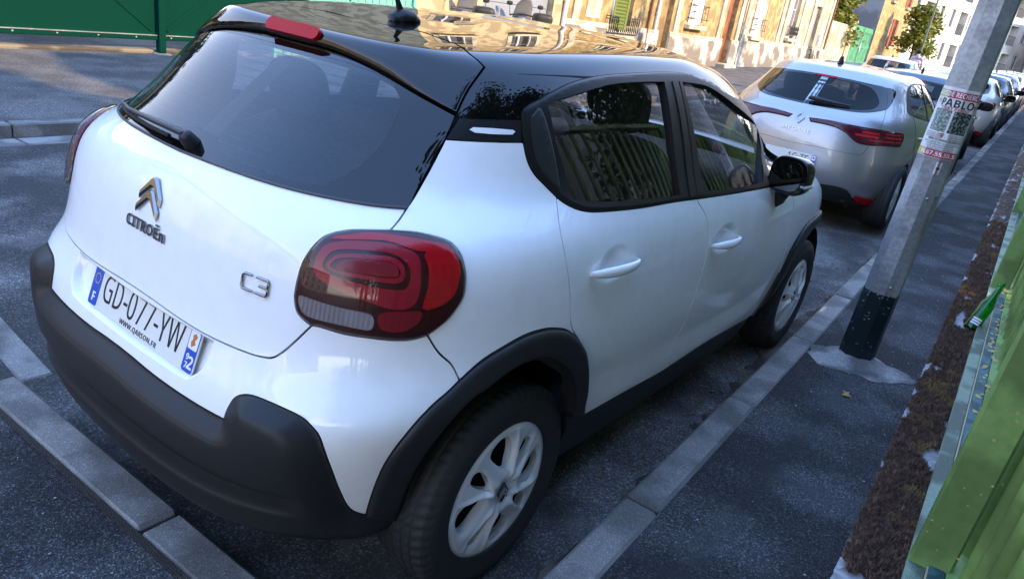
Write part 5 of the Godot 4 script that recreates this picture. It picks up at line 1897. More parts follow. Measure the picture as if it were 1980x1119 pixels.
	for q in [[0.0, -0.003, 0.006], [-0.007, 0.004, 0.003], [-0.0025, 0.008, 0.003], [0.0025, 0.008, 0.003], [0.007, 0.004, 0.003]]:
		var p := PackedVector2Array()
		for k in 10:
			p.append(Vector2(q[0] + cos(TAU * k / 10.0) * q[2], q[1] + sin(TAU * k / 10.0) * q[2]))
		paw.prism(p, 0.0004, Transform3D.IDENTITY)
	put("print", wrap_mesh(paw.mesh(), sc0 + 0.088, yc + 0.088, 0.0034), M.red_print, paper)
	put("print", wrap_mesh(paw.mesh(), sc0 - 0.012, yc - 0.054, 0.0034), M.red_print, paper)
	put("print", wrap_mesh(paw.mesh(), sc0 - 0.092, yc + 0.092, 0.0034), M.yellow_print, paper)
	var stick := put("sticker", wrap_mesh(sheet(0.030, 0.058), 0.040, 1.045, 0.0012), M.sticker, t)
	put("print", wrap_mesh(turned(letters("SERGEO", 0.016, 0.0004, "Droid Sans", 800)), 0.040, 1.045, 0.0018), M.ink, stick)
	put("print", wrap_mesh(sheet(0.020, 0.010), 0.040, 1.045, 0.0016), M.red_print, stick)
	# cement collar round the foot
	var col := PackedVector2Array()
	for k in 72:
		var a := TAU * k / 72.0
		var r := 0.180 + 0.035 * sin(a * 2.0 + 0.7) + 0.016 * sin(a * 5.0) + 0.008 * sin(a * 11.0) + 0.004 * sin(a * 23.0 + 1.0)
		col.append(Vector2(cos(a) * r * 1.22 + 0.02, sin(a) * r))
	var cb := MB.new()
	cb.prism(col, 0.007, Transform3D(Basis(Vector3.RIGHT, -PI * 0.5), Vector3(1.238, 0.098, -2.47)))
	cb.lathe([Vector2(0.05, 0.045), Vector2(0.10, 0.028), Vector2(0.13, 0.010), Vector2(0.16, 0.004)], 40, Transform3D(Basis.IDENTITY, Vector3(1.23, 0.098, -2.53)))
	tag(put("cement_collar", cb.mesh(), M.cement), "pale patch of cement round the foot of the lamp post", "cement patch")
func turned(m: ArrayMesh) -> ArrayMesh:
	var a := m.surface_get_arrays(0)
	var v: PackedVector3Array = a[Mesh.ARRAY_VERTEX]
	for i in v.size():
		v[i] = Vector3(-v[i].y, v[i].x, v[i].z)
	a[Mesh.ARRAY_VERTEX] = v
	var o := ArrayMesh.new()
	o.add_surface_from_arrays(Mesh.PRIMITIVE_TRIANGLES, a)
	return o
func bottle() -> void:
	var b := MB.new()
	b.lathe([Vector2(0.0, 0.004), Vector2(0.026, 0.0), Vector2(0.031, 0.005), Vector2(0.0315, 0.012), Vector2(0.0315, 0.130), Vector2(0.030, 0.145), Vector2(0.024, 0.165), Vector2(0.0165, 0.190), Vector2(0.0135, 0.225), Vector2(0.0130, 0.243), Vector2(0.0150, 0.245), Vector2(0.0150, 0.252), Vector2(0.0135, 0.254), Vector2(0.0138, 0.262), Vector2(0.0105, 0.263), Vector2(0.0100, 0.225), Vector2(0.0135, 0.188), Vector2(0.0215, 0.163), Vector2(0.0280, 0.142), Vector2(0.0288, 0.125), Vector2(0.0288, 0.012), Vector2(0.0, 0.010)], 32, Transform3D.IDENTITY, 0.6)
	var t := thing("glass_bottle", "green glass bottle with a small pale label leaning on the mossy wall top", "bottle", Transform3D(Basis(Vector3(0.2, 0, 1).normalized(), -0.22) * Basis(Vector3(1, 0, 0), -0.42), Vector3(1.652, 0.428, -2.60)).scaled_local(Vector3.ONE * 1.04))
	put("glass_body", b.mesh(), M.bottle, t)
	var lb := MB.new()
	for k in 8:
		var a0 := 0.9 + k * 0.16
		var a1 := 0.9 + (k + 1) * 0.16
		var p := func(a: float, y: float) -> Vector3: return Vector3(cos(a) * 0.0321, y, sin(a) * 0.0321)
		for s in 3:
			lb.quad(p.call(a0, 0.03 + s * 0.012), p.call(a1, 0.03 + s * 0.012), p.call(a1, 0.038 + s * 0.012), p.call(a0, 0.038 + s * 0.012), p.call(a0, 0) * 30.0)
	put("label_print", lb.mesh(), M.paper, t)

# ---------- houses: local x runs ahead along the street, z out of the wall ----------
func front(z: float, x := -8.6, lift := 0.0, turn := 0.0) -> Transform3D:
	return Transform3D(Basis(Vector3.UP, TURN + PI * 0.5 + turn), st(x, lift, z))
func wall_with_holes(x0: float, x1: float, y0: float, y1: float, holes: Array, deep := 0.24) -> MB:   # holes: [x0, y0, x1, y1]
	var b := MB.new()
	var xs: Array = [x0, x1]
	var ys: Array = [y0, y1]
	for h in holes:
		xs.append_array([h[0], h[2]])
		ys.append_array([h[1], h[3]])
	xs.sort()
	ys.sort()
	for i in xs.size() - 1:
		for j in ys.size() - 1:
			if xs[i + 1] - xs[i] < 1e-4 or ys[j + 1] - ys[j] < 1e-4:
				continue
			var c := Vector2((xs[i] + xs[i + 1]) * 0.5, (ys[j] + ys[j + 1]) * 0.5)
			var open := c.x < x0 or c.x > x1 or c.y < y0 or c.y > y1
			for h in holes:
				if c.x > h[0] and c.x < h[2] and c.y > h[1] and c.y < h[3]:
					open = true
			if not open:
				b.quad(Vector3(xs[i], ys[j], 0), Vector3(xs[i + 1], ys[j], 0), Vector3(xs[i + 1], ys[j + 1], 0), Vector3(xs[i], ys[j + 1], 0), Vector3.BACK)
	var d := Vector3(0, 0, -deep)
	for h in holes:
		var a := Vector3(h[0], h[1], 0)
		var c := Vector3(h[2], h[3], 0)
		var e := Vector3(h[2], h[1], 0)
		var f := Vector3(h[0], h[3], 0)
		b.quad(a, e, e + d, a + d, Vector3.UP)
		b.quad(f, c, c + d, f + d, Vector3.DOWN)
		b.quad(a, f, f + d, a + d, Vector3.RIGHT)
		b.quad(e, c, c + d, e + d, Vector3.LEFT)
	return b
func body_behind(t: Node3D, w: float, h: float, dp: float, m: Material, roof: Material, ridge := 1.6) -> void:
	var b := MB.new()
	var x := Vector3(w, 0, 0)
	var y := Vector3(0, h, 0)
	var z := Vector3(0, 0, -dp)
	var o := Vector3(0, -0.5, -0.001)
	b.quad(o, o + z, o + z + y, o + y, Vector3.LEFT)
	b.quad(o + x, o + x + z, o + x + z + y, o + x + y, Vector3.RIGHT)
	b.quad(o + z, o + z + x, o + z + x + y, o + z + y, Vector3.FORWARD)
	b.quad(Vector3(0, h - 0.02, -0.3), Vector3(w, h - 0.02, -0.3), Vector3(w, h - 0.02, -dp), Vector3(0, h - 0.02, -dp), Vector3.UP)
	for xx in [0.0, w]:
		b.flat(Vector3(xx, h, 0), Vector3(xx, h, -dp), Vector3(xx, h + ridge, -dp * 0.5), Vector3(1 if xx > 0 else -1, 0, 0))
	put("side_wall", b.mesh(), m, t)
	var r := MB.new()
	for s in [1.0, -1.0]:
		var mid := Vector3(w * 0.5, h + ridge * 0.5 - 0.02, -dp * 0.5 + s * (dp * 0.25 + 0.15))
		var ang: float = atan2(ridge, dp * 0.5) * s
		r.box(mid, Vector3(w + 0.3, 0.14, dp * 0.5 / cos(ang) + 0.45), 0.0, Basis(Vector3.RIGHT, ang))
	put("roof", r.mesh(), roof, t)
	boxes("cornice", [[Vector3(w * 0.5, h - 0.12, 0.10), Vector3(w + 0.1, 0.22, 0.26)]], M.stone_pale, t, 0.02)
func window_at(t: Node3D, x0: float, y0: float, x1: float, y1: float, glassm: Material, bars := 1, sill := true) -> Node3D:
	var w := x1 - x0
	var h := y1 - y0
	var b := MB.new()
	var c := Vector3((x0 + x1) * 0.5, (y0 + y1) * 0.5, -0.19)
	for s in [-1.0, 1.0]:
		b.box(c + Vector3(s * (w * 0.5 - 0.035), 0, 0), Vector3(0.07, h, 0.06))
		b.box(c + Vector3(0, s * (h * 0.5 - 0.035), 0), Vector3(w - 0.14, 0.07, 0.058))
	for k in bars:
		b.box(c + Vector3(w * ((k + 1.0) / (bars + 1) - 0.5), 0, 0), Vector3(0.07, h - 0.14, 0.056))
	b.box(c + Vector3(0, h * 0.16, 0), Vector3(w - 0.14, 0.03, 0.05))
	var f := put("window", b.mesh(), M.white_paint, t)
	var p := MB.new()
	p.quad(c + Vector3(-w * 0.5, -h * 0.5, -0.005), c + Vector3(w * 0.5, -h * 0.5, -0.005), c + Vector3(w * 0.5, h * 0.5, -0.005), c + Vector3(-w * 0.5, h * 0.5, -0.005), Vector3.BACK)
	put("pane", p.mesh(), glassm, f)
	if sill:
		boxes("sill", [[Vector3((x0 + x1) * 0.5, y0 - 0.07, 0.05), Vector3(w + 0.3, 0.14, 0.30)]], M.stone_pale, t, 0.015)
	return f
func surround(t: Node3D, x0: float, y0: float, x1: float, y1: float) -> void:
	var w := 0.17
	boxes("surround", [[Vector3(x0 - w * 0.5, (y0 + y1) * 0.5, 0.012), Vector3(w, y1 - y0, 0.03)], [Vector3(x1 + w * 0.5, (y0 + y1) * 0.5, 0.012), Vector3(w, y1 - y0, 0.03)], [Vector3((x0 + x1) * 0.5, y1 + w * 0.5, 0.014), Vector3(x1 - x0 + 2.0 * w, w, 0.034)]], M.stone_pale, t)
func balcony(t: Node3D, x0: float, x1: float, y: float, h: float, fancy := true) -> void:
	var b := MB.new()
	var n := int((x1 - x0) / 0.11)
	for yy in [y, y + h]:
		b.tube([Vector3(x0, yy, 0.14), Vector3(x1, yy, 0.14)], 0.014, 6)
		for e in [x0, x1]:
			b.tube([Vector3(e, yy, -0.02), Vector3(e, yy, 0.14)], 0.014, 6)
	for k in n + 1:
		var x := lerpf(x0, x1, float(k) / n)
		if fancy:
			b.tube([Vector3(x, y, 0.14), Vector3(x, y + h * 0.25, 0.155), Vector3(x, y + h * 0.5, 0.14), Vector3(x, y + h * 0.75, 0.155), Vector3(x, y + h, 0.14)], [0.010, 0.022, 0.010, 0.022, 0.010], 6)
			b.tube([Vector3(x, y + h, 0.14), Vector3(x, y + h + 0.03, 0.14)], [0.016, 0.004], 6)
		elif k % 2 == 0:
			b.tube([Vector3(x, y, 0.14), Vector3(x, y + h, 0.14)], 0.008, 5)
	if not fancy:
		for e in [x0, x1]:
			for yy in [y, y + h]:
				b.tube([Vector3(e - 0.07, yy, 0.14), Vector3(e + 0.07, yy, 0.14)], 0.02, 5)
		b.tube([Vector3(x0, y + h * 0.5, 0.14), Vector3(x1, y + h * 0.5, 0.14)], 0.010, 5)
	put("balcony_rail", b.mesh(), M.iron, t)
func downpipe(label: String, z: float, off: float, h: float, m: Material, r := 0.05) -> void:
	var b := MB.new()
	b.tube([Vector3(0, 0, off), Vector3(0, h, off)], r, 10)
	for y in [0.5, 1.5, 2.5, 4.0]:
		if y < h:
			b.tube([Vector3(0, y, off), Vector3(0, y + 0.06, off)], r * 1.25, 10)
	var o := put("downpipe", b.mesh(), m)
	o.transform = front(z, -8.6, 0.1)
	tag(o, label, "downpipe")
func shutter(t: Node3D, x: float, y0: float, y1: float, w: float, m: Material, ajar := 0.0) -> void:
	var b := MB.new()
	var h := y1 - y0
	b.box(Vector3(w * 0.5, h * 0.5, 0), Vector3(w, h, 0.025))
	for s in [0.04, 0.96]:
		b.box(Vector3(w * s, h * 0.5, 0.012), Vector3(0.06, h, 0.03))
	for k in int(h / 0.09):
		b.box(Vector3(w * 0.5, 0.05 + k * 0.09, 0.016), Vector3(w - 0.1, 0.05, 0.02), 0.0, Basis(Vector3.RIGHT, 0.4))
	var o := put("shutter", b.mesh(), m, t)
	o.transform = Transform3D(Basis(Vector3.UP, ajar), Vector3(x, y0, 0.03))

func left_side() -> void:
	# green sheet-metal fence on the far pavement
	var t := thing("metal_fence", "dark green sheet metal fence on posts across the road", "fence", Transform3D(Basis(Vector3.UP, TURN), st(-8.42, 0.10, 0.0)))
	var k := 0
	for z in range(-2, 2):
		var zc := -0.70 + z * 2.5
		var b := MB.new()
		b.box(Vector3(-0.02, 1.22, zc), Vector3(0.012, 1.95, 2.42))
		put("panel", b.mesh(), M.fence_dark, t)
		var br := MB.new()
		var d := 0.66 * (1.0 if k % 2 == 0 else -1.0)
		br.box(Vector3(-0.008, 1.2, zc), Vector3(0.012, 0.05, 2.9), 0.003, Basis(Vector3.RIGHT, d))
		put("brace", br.mesh(), M.fence_dark, t)
		var p := MB.new()
		p.box(Vector3(0.03, 1.05, zc + 1.25), Vector3(0.10, 2.3, 0.10), 0.008)
		put("post", p.mesh(), M.fence_dark, t)
		var f := MB.new()
		f.box(Vector3(0.05, -0.02, zc + 1.25), Vector3(0.17, 0.08, 0.2), 0.01)
		put("post_foot", f.mesh(), M.slab, t)
		k += 1
	var r := MB.new()
	for y in [0.215, 2.2]:
		r.box(Vector3(0.005, y, -1.9), Vector3(0.055, 0.06, 10.0), 0.006)
	put("rail", r.mesh(), M.fence_dark, t)
	var cap := MB.new()
	cap.box(Vector3(0.012, 0.250, -1.9), Vector3(0.05, 0.008, 10.0))
	put("rail_cap", cap.mesh(), M.galvanised, t)
	var rv := MB.new()
	for z in range(-12, 6):
		rv.lathe([Vector2(0.0, 0.008), Vector2(0.009, 0.004), Vector2(0.012, 0.0)], 8, Transform3D(Basis(Vector3.BACK, -PI * 0.5), Vector3(0.034, 0.22, -0.1 + z * 0.5)))
	put("rivets", rv.mesh(), M.galvanised, t).set_meta("kind", "stuff")
	var cu := MB.new()
	cu.box(st(-8.62, 0.10, -1.9), Vector3(0.30, 0.09, 10.2), 0.02, Basis(Vector3.UP, TURN))
	tag(put("fence_kerb", cu.mesh(), M.ochre_stone), "low ochre concrete kerb running under the green metal fence", "kerb")
	# yard behind the fence
	var yard := thing("workshop", "plain grey brown workshop with shallow roof behind the green metal fence", "building", front(3.4, -15.5))
	put("wall", wall_with_holes(0.0, 10.0, -0.5, 5.2, [[2.0, 2.6, 3.6, 4.2], [6.0, 2.6, 7.6, 4.2]]).mesh(), M.render_grey, yard)
	body_behind(yard, 10.0, 5.2, 8.0, M.render_grey, M.slate, 1.2)
	window_at(yard, 2.0, 2.6, 3.6, 4.2, M.dark_glass)
	window_at(yard, 6.0, 2.6, 7.6, 4.2, M.dark_glass)
	# teal gate, then the cream house with the garage door
	var g := thing("sheet_gate", "pale teal double gate of boards between green fence and cream house", "gate", front(-6.4, -8.5, 0.1))
	for s in 2:
		var lf := put("gate_leaf", boxes_mesh([[Vector3(0.78, 1.05, -0.03), Vector3(1.5, 2.1, 0.03)]]), M.teal_gate, g)
		lf.position.x = 1.56 * s
		for q in 9:
			var bd := put("board", boxes_mesh([[Vector3(0.10 + q * 0.17, 1.05, 0.0), Vector3(0.155, 2.06, 0.03)]], 0.004), M.teal_gate, lf)
			bd.position.z = 0.0
	for px in [0.0, 3.14]:
		boxes("gate_post", [[Vector3(px, 1.15, 0), Vector3(0.06, 2.3, 0.12)]], M.teal_gate, g)
	var a := thing("cream_house", "tall cream rendered house with a grey garage door behind the motor scooters", "house", front(-9.7, -8.6, 0.1))
	var ho := [[2.1, 0.0, 4.9, 2.55], [0.5, 3.6, 1.6, 5.2], [3.1, 3.6, 4.2, 5.2], [0.5, 6.3, 1.6, 7.9], [3.1, 6.3, 4.2, 7.9]]
	put("wall", wall_with_holes(0.0, 5.35, -0.3, 9.0, ho).mesh(), M.cream, a)
	body_behind(a, 5.35, 9.0, 8.0, M.cream, M.tile_roof, 1.9)
	boxes("garage_door", [[Vector3(3.5, 1.27, -0.2), Vector3(2.8, 2.54, 0.05)]], M.blue_grey, a)
	for q in 8:
		boxes("door_panel", [[Vector3(3.5, 0.17 + q * 0.315, -0.165), Vector3(2.7, 0.285, 0.02)]], M.blue_grey, a, 0.006)
	for h in ho.slice(1):
		window_at(a, h[0], h[1], h[2], h[3], M.dark_glass)
		surround(a, h[0], h[1], h[2], h[3])
	downpipe("white downpipe at the corner between garage house and first ochre house", -15.05, 0.07, 6.0, M.white_paint, 0.055)
	# first ochre house
	var b := thing("ochre_house", "ochre rendered house with pale stone trim, green shuttered window and brown door", "house", front(-15.2, -8.6, 0.1))
	var lo := [[2.3, 0.95, 3.6, 3.1], [5.5, 0.25, 6.35, 2.9], [7.6, 1.42, 8.8, 3.2], [11.1, 0.25, 12.05, 2.9]]
	var hi := [[2.3, 4.2, 3.5, 5.9], [5.2, 4.2, 6.4, 5.9], [7.9, 4.2, 9.1, 5.9], [10.7, 4.2, 11.9, 5.9]]
	var all: Array = []
	all.append_array(lo)
	for q in hi.duplicate():
		hi.append([q[0], 6.95, q[2], 8.5])
	all.append_array(hi)
	facade(b, 12.9, 9.5, all)
	var w1 := window_at(b, 2.3, 0.95, 3.6, 3.1, M.pale_glass, 1, false)
	shutter(w1, 2.42, 1.0, 3.0, 0.46, M.green_shutter, -0.5)
	balcony(b, 2.12, 3.85, 0.90, 0.42)
	boxes("door", [[Vector3(5.92, 1.55, -0.2), Vector3(0.83, 2.6, 0.05)]], M.tan_door, b)
	var w2 := window_at(b, 7.6, 1.42, 8.8, 3.2, M.dark_glass)
	shutter(w2, 7.62, 1.44, 3.18, 0.55, M.white_paint, -0.35)
	balcony(b, 7.55, 8.9, 1.62, 0.42, false)
	var d := boxes("door", [[Vector3(11.57, 1.55, -0.2), Vector3(0.93, 2.6, 0.05)]], M.brown_door, b)
	for q in 3:
		boxes("door_board", [[Vector3(11.57, 0.65 + q * 0.85, -0.168), Vector3(0.66, 0.66, 0.02)]], M.brown_door, d, 0.008)
	boxes("step", [[Vector3(11.57, 0.12, 0.18), Vector3(1.25, 0.26, 0.5)]], M.stone_pale, b, 0.02)
	for h in hi:
		window_at(b, h[0], h[1], h[2], h[3], M.dark_glass)
		surround(b, h[0], h[1], h[2], h[3])
	for x in [0.45, 6.75, 10.6, 12.55]:
		boxes("pilaster", [[Vector3(x, 4.6, 0.022), Vector3(0.34, 9.2, 0.055)]], M.stone_pale, b)
	boxes("bare_patch", [[Vector3(1.35, 1.52, 0.006), Vector3(0.75, 0.62, 0.014)]], M.stone_pale, b)
	for x in [9.6, 10.5]:
		boxes("vent", [[Vector3(x, 0.32, 0.05), Vector3(0.16, 0.3, 0.03)]], M.iron, b, 0.01)
	downpipe("rusty brown downpipe on the ochre house beside the balcony window", -19.85, 0.06, 6.6, M.rust, 0.04)
	downpipe("pale downpipe by the tan door of the ochre house", -20.35, 0.07, 6.6, M.white_paint, 0.05)
	# second ochre house
	var c := thing("stone_trimmed_house", "pale house with broad stone pilasters, ochre panel and grey door past the brown door", "house", front(-28.2, -8.6, 0.1))
	lo = [[1.0, 1.2, 2.2, 3.1], [6.0, 1.35, 7.1, 3.2], [9.9, 0.2, 10.9, 3.0]]
	hi = [[1.0, 4.2, 2.2, 5.9], [3.6, 4.2, 4.8, 5.9], [6.0, 4.2, 7.1, 5.9], [9.8, 4.2, 10.9, 5.9]]
	all = []
	all.append_array(lo)
	for q in hi.duplicate():
		hi.append([q[0], 6.95, q[2], 8.5])
	all.append_array(hi)
	facade(c, 13.2, 9.5, all, M.cream_stone)
	var w3 := window_at(c, 1.0, 1.2, 2.2, 3.1, M.dark_glass)
	shutter(w3, 1.04, 1.22, 3.05, 0.5, M.white_paint, -0.3)
	balcony(c, 0.95, 2.35, 1.45, 0.42, false)
	boxes("ochre_panel", [[Vector3(3.4, 2.25, 0.01), Vector3(1.75, 2.5, 0.025)]], M.ochre, c)
	window_at(c, 6.0, 1.35, 7.1, 3.2, M.mauve_glass)
	balcony(c, 5.9, 7.2, 1.5, 0.35)
	boxes("door", [[Vector3(10.4, 1.6, -0.2), Vector3(0.98, 2.8, 0.05)]], M.grey_door, c)
	boxes("step", [[Vector3(10.4, 0.1, 0.15), Vector3(1.2, 0.2, 0.4)]], M.stone_pale, c, 0.02)
	for h in hi:
		window_at(c, h[0], h[1], h[2], h[3], M.dark_glass)
		surround(c, h[0], h[1], h[2], h[3])
	for x in [0.3, 4.7, 5.35, 7.75, 9.4, 12.8]:
		boxes("pilaster", [[Vector3(x, 4.6, 0.022), Vector3(0.36, 9.2, 0.055)]], M.stone_pale, c)
	boxes("letter_box", [[Vector3(11.7, 1.5, 0.06), Vector3(0.35, 0.5, 0.14)]], M.white_paint, c, 0.01)
	downpipe("brown downpipe between the pale house and the yard wall", -41.3, 0.06, 6.6, M.rust, 0.06)
	# yard wall and green gate
	var yw := MB.new()
	yw.box(Vector3(2.7, 1.2, -0.15), Vector3(5.2, 2.4, 0.25), 0.02)
	yw.box(Vector3(4.85, 1.3, -0.13), Vector3(0.9, 2.6, 0.4), 0.03)
	yw.box(Vector3(4.85, 2.66, -0.13), Vector3(1.1, 0.14, 0.55), 0.03)
	var ywo := put("yard_wall", yw.mesh(), M.cream_stone)
	ywo.transform = front(-41.9, -8.6, 0.1)
	tag(ywo, "cream yard wall with a capped pillar beside the green gate", "wall")
	var gg := thing("board_gate", "bright green double wooden gate in front of a grey gable wall", "gate", front(-47.3, -8.6, 0.1))
	for s in 2:
		var leaf := put("gate_leaf", boxes_mesh([[Vector3(1.4, 1.25, -0.04), Vector3(2.74, 2.4, 0.03)]]), M.green_gate, gg)
		leaf.position.x = 2.8 * s
		for q in 12:
			boxes("board", [[Vector3(0.16 + q * 0.227, 1.25, -0.01), Vector3(0.21, 2.36, 0.03)]], M.green_gate, leaf, 0.006)
		for y in [0.35, 1.3, 2.2]:
			boxes("cross_rail", [[Vector3(1.4, y, 0.02), Vector3(2.7, 0.16, 0.04)]], M.green_gate, leaf, 0.008)
	var dia := MB.new()
	dia.prism(PackedVector2Array([Vector2(0, 0.35), Vector2(-0.16, 0), Vector2(0, -0.35), Vector2(0.16, 0)]), 0.02, Transform3D(Basis.IDENTITY, Vector3(2.8, 1.25, 0.045)))
	put("notice_plate", dia.mesh(), M.white_paint, gg)
	var e := thing("gable_house", "ochre house with a bare grey gable wall and red shutters beyond the green gate", "house", front(-53.6, -8.6, 0.1))
	put("wall", wall_with_holes(0.0, 12.0, -0.4, 7.0, [[5.5, 1.6, 6.7, 3.4], [2.2, 4.4, 3.4, 6.0], [8.2, 4.4, 9.4, 6.0]]).mesh(), M.ochre, e)
	body_behind(e, 12.0, 7.0, 9.0, M.render_grey, M.tile_roof, 2.2)
	for h in [[5.5, 1.6, 6.7, 3.4], [2.2, 4.4, 3.4, 6.0], [8.2, 4.4, 9.4, 6.0]]:
		var wn := window_at(e, h[0], h[1], h[2], h[3], M.dark_glass)
		shutter(wn, h[0] - 0.55, h[1], h[3], 0.55, M.red_shutter)
		shutter(wn, h[2], h[1], h[3], 0.55, M.red_shutter)
	flats("white_flats", "white block of flats with recessed balconies beyond the ochre gable house", front(-69.0, -9.5, 0.0, -0.2), 15.0, 12.5, 5, M.white_render)
	flats("pale_flats", "second white block of flats with rows of small windows, farther along the street", front(-88.0, -7.6, 0.0, -0.35), 22.0, 14.0, 8, M.white_render)
	var far := thing("end_house", "sunlit ochre house with red shutters closing the far end of the street", "house", front(-104.0, 0.5, 0.0, -0.5))
	var fh: Array = []
	for i in 4:
		for j in 3:
			fh.append([1.2 + i * 3.0, 1.2 + j * 3.0, 2.4 + i * 3.0, 2.9 + j * 3.0])
	put("wall", wall_with_holes(0.0, 13.0, -0.5, 9.4, fh).mesh(), M.ochre, far)
	body_behind(far, 13.0, 9.4, 9.0, M.white_render, M.tile_roof, 2.4)
	for h in fh:
		var wn := window_at(far, h[0], h[1], h[2], h[3], M.dark_glass)
		shutter(wn, h[0] - 0.55, h[1], h[3], 0.55, M.red_shutter)
		shutter(wn, h[2], h[1], h[3], 0.55, M.red_shutter)
	var near2 := thing("corner_house", "cream corner house standing right of the far parked cars", "house", front(-96.0, 6.5, 0.0, -0.3))
	fh = []
	for i in 3:
		for j in 2:
			fh.append([1.2 + i * 3.0, 1.2 + j * 3.0, 2.4 + i * 3.0, 2.9 + j * 3.0])
	put("wall", wall_with_holes(0.0, 10.0, -0.5, 7.0, fh).mesh(), M.cream, near2)
	body_behind(near2, 10.0, 7.0, 8.0, M.white_render, M.tile_roof, 2.0)
	for h in fh:
		window_at(near2, h[0], h[1], h[2], h[3], M.dark_glass)
func boxes_mesh(list: Array, ch := 0.0) -> ArrayMesh:
	var b := MB.new()
	for e in list:
		b.box(e[0], e[1], ch)
	return b.mesh()
func facade(t: Node3D, w: float, h: float, holes: Array, m: Material = null) -> void:
	put("wall", wall_with_holes(0.0, w, -0.4, h, holes).mesh(), m if m else M.ochre, t)
	body_behind(t, w, h, 8.5, M.cream, M.tile_roof, 2.0)
	var pl := MB.new()   # plinth in pieces between the doors
	var xs := [0.0]
	for q in holes:
		if q[1] < 0.5:
			xs.append_array([q[0] - 0.02, q[2] + 0.02])
	xs.append(w)
	for k in range(0, xs.size(), 2):
		pl.box(Vector3((xs[k] + xs[k + 1]) * 0.5, 0.30, 0.03), Vector3(xs[k + 1] - xs[k], 1.4, 0.10), 0.015)
	put("plinth", pl.mesh(), M.plinth, t)
	var ba := MB.new()
	for k in range(0, xs.size(), 2):
		ba.box(Vector3((xs[k] + xs[k + 1]) * 0.5, 1.05, 0.028), Vector3(xs[k + 1] - xs[k], 0.12, 0.07), 0.01)
	put("plinth_band", ba.mesh(), M.stone_pale, t)
	boxes("string_course", [[Vector3(w * 0.5, 3.65, 0.04), Vector3(w, 0.2, 0.12)]], M.stone_pale, t, 0.01)
func flats(called: String, label: String, xf: Transform3D, w: float, h: float, cols: int, m: Material) -> void:
	var t := thing(called, label, "apartment block", xf)
	var holes: Array = []
	var rows := int(h / 2.9)
	var pitch := w / cols
	for i in cols:
		for j in rows:
			var wide := 0.34 if (i % 3 != 1) else 0.72
			var y0 := 0.7 + j * 2.9 + (0.0 if wide > 0.5 else 0.5)
			holes.append([pitch * (i + 0.5 - wide * 0.5), y0, pitch * (i + 0.5 + wide * 0.5), 2.7 + j * 2.9])
	put("wall", wall_with_holes(0.0, w, -1.0, h, holes, 0.9).mesh(), m, t)
	body_behind(t, w, h, 10.0, m, M.slate, 0.8)
	for q in holes:
		var wide: bool = q[2] - q[0] > pitch * 0.5
		var p := MB.new()
		p.quad(Vector3(q[0], q[1], -0.85 if wide else -0.15), Vector3(q[2], q[1], -0.85 if wide else -0.15), Vector3(q[2], q[3], -0.85 if wide else -0.15), Vector3(q[0], q[3], -0.85 if wide else -0.15), Vector3.BACK)
		var wn := put("window", p.mesh(), M.dark_glass, t)
		if wide:
			var r := MB.new()
			r.tube([Vector3(q[0], q[1] + 0.95, -0.04), Vector3(q[2], q[1] + 0.95, -0.04)], 0.025, 5)
			var n := int((q[2] - q[0]) / 0.16)
			for k in n:
				var x := lerpf(q[0], q[2], (k + 0.5) / n)
				r.tube([Vector3(x, q[1], -0.04), Vector3(x, q[1] + 0.95, -0.04)], 0.012, 4)
			put("balcony_rail", r.mesh(), M.iron, t)
		else:
			var fr := MB.new()
			fr.box(Vector3((q[0] + q[2]) * 0.5, (q[1] + q[3]) * 0.5, -0.12), Vector3(0.06, q[3] - q[1], 0.05))
			put("frame", fr.mesh(), M.white_paint, wn)

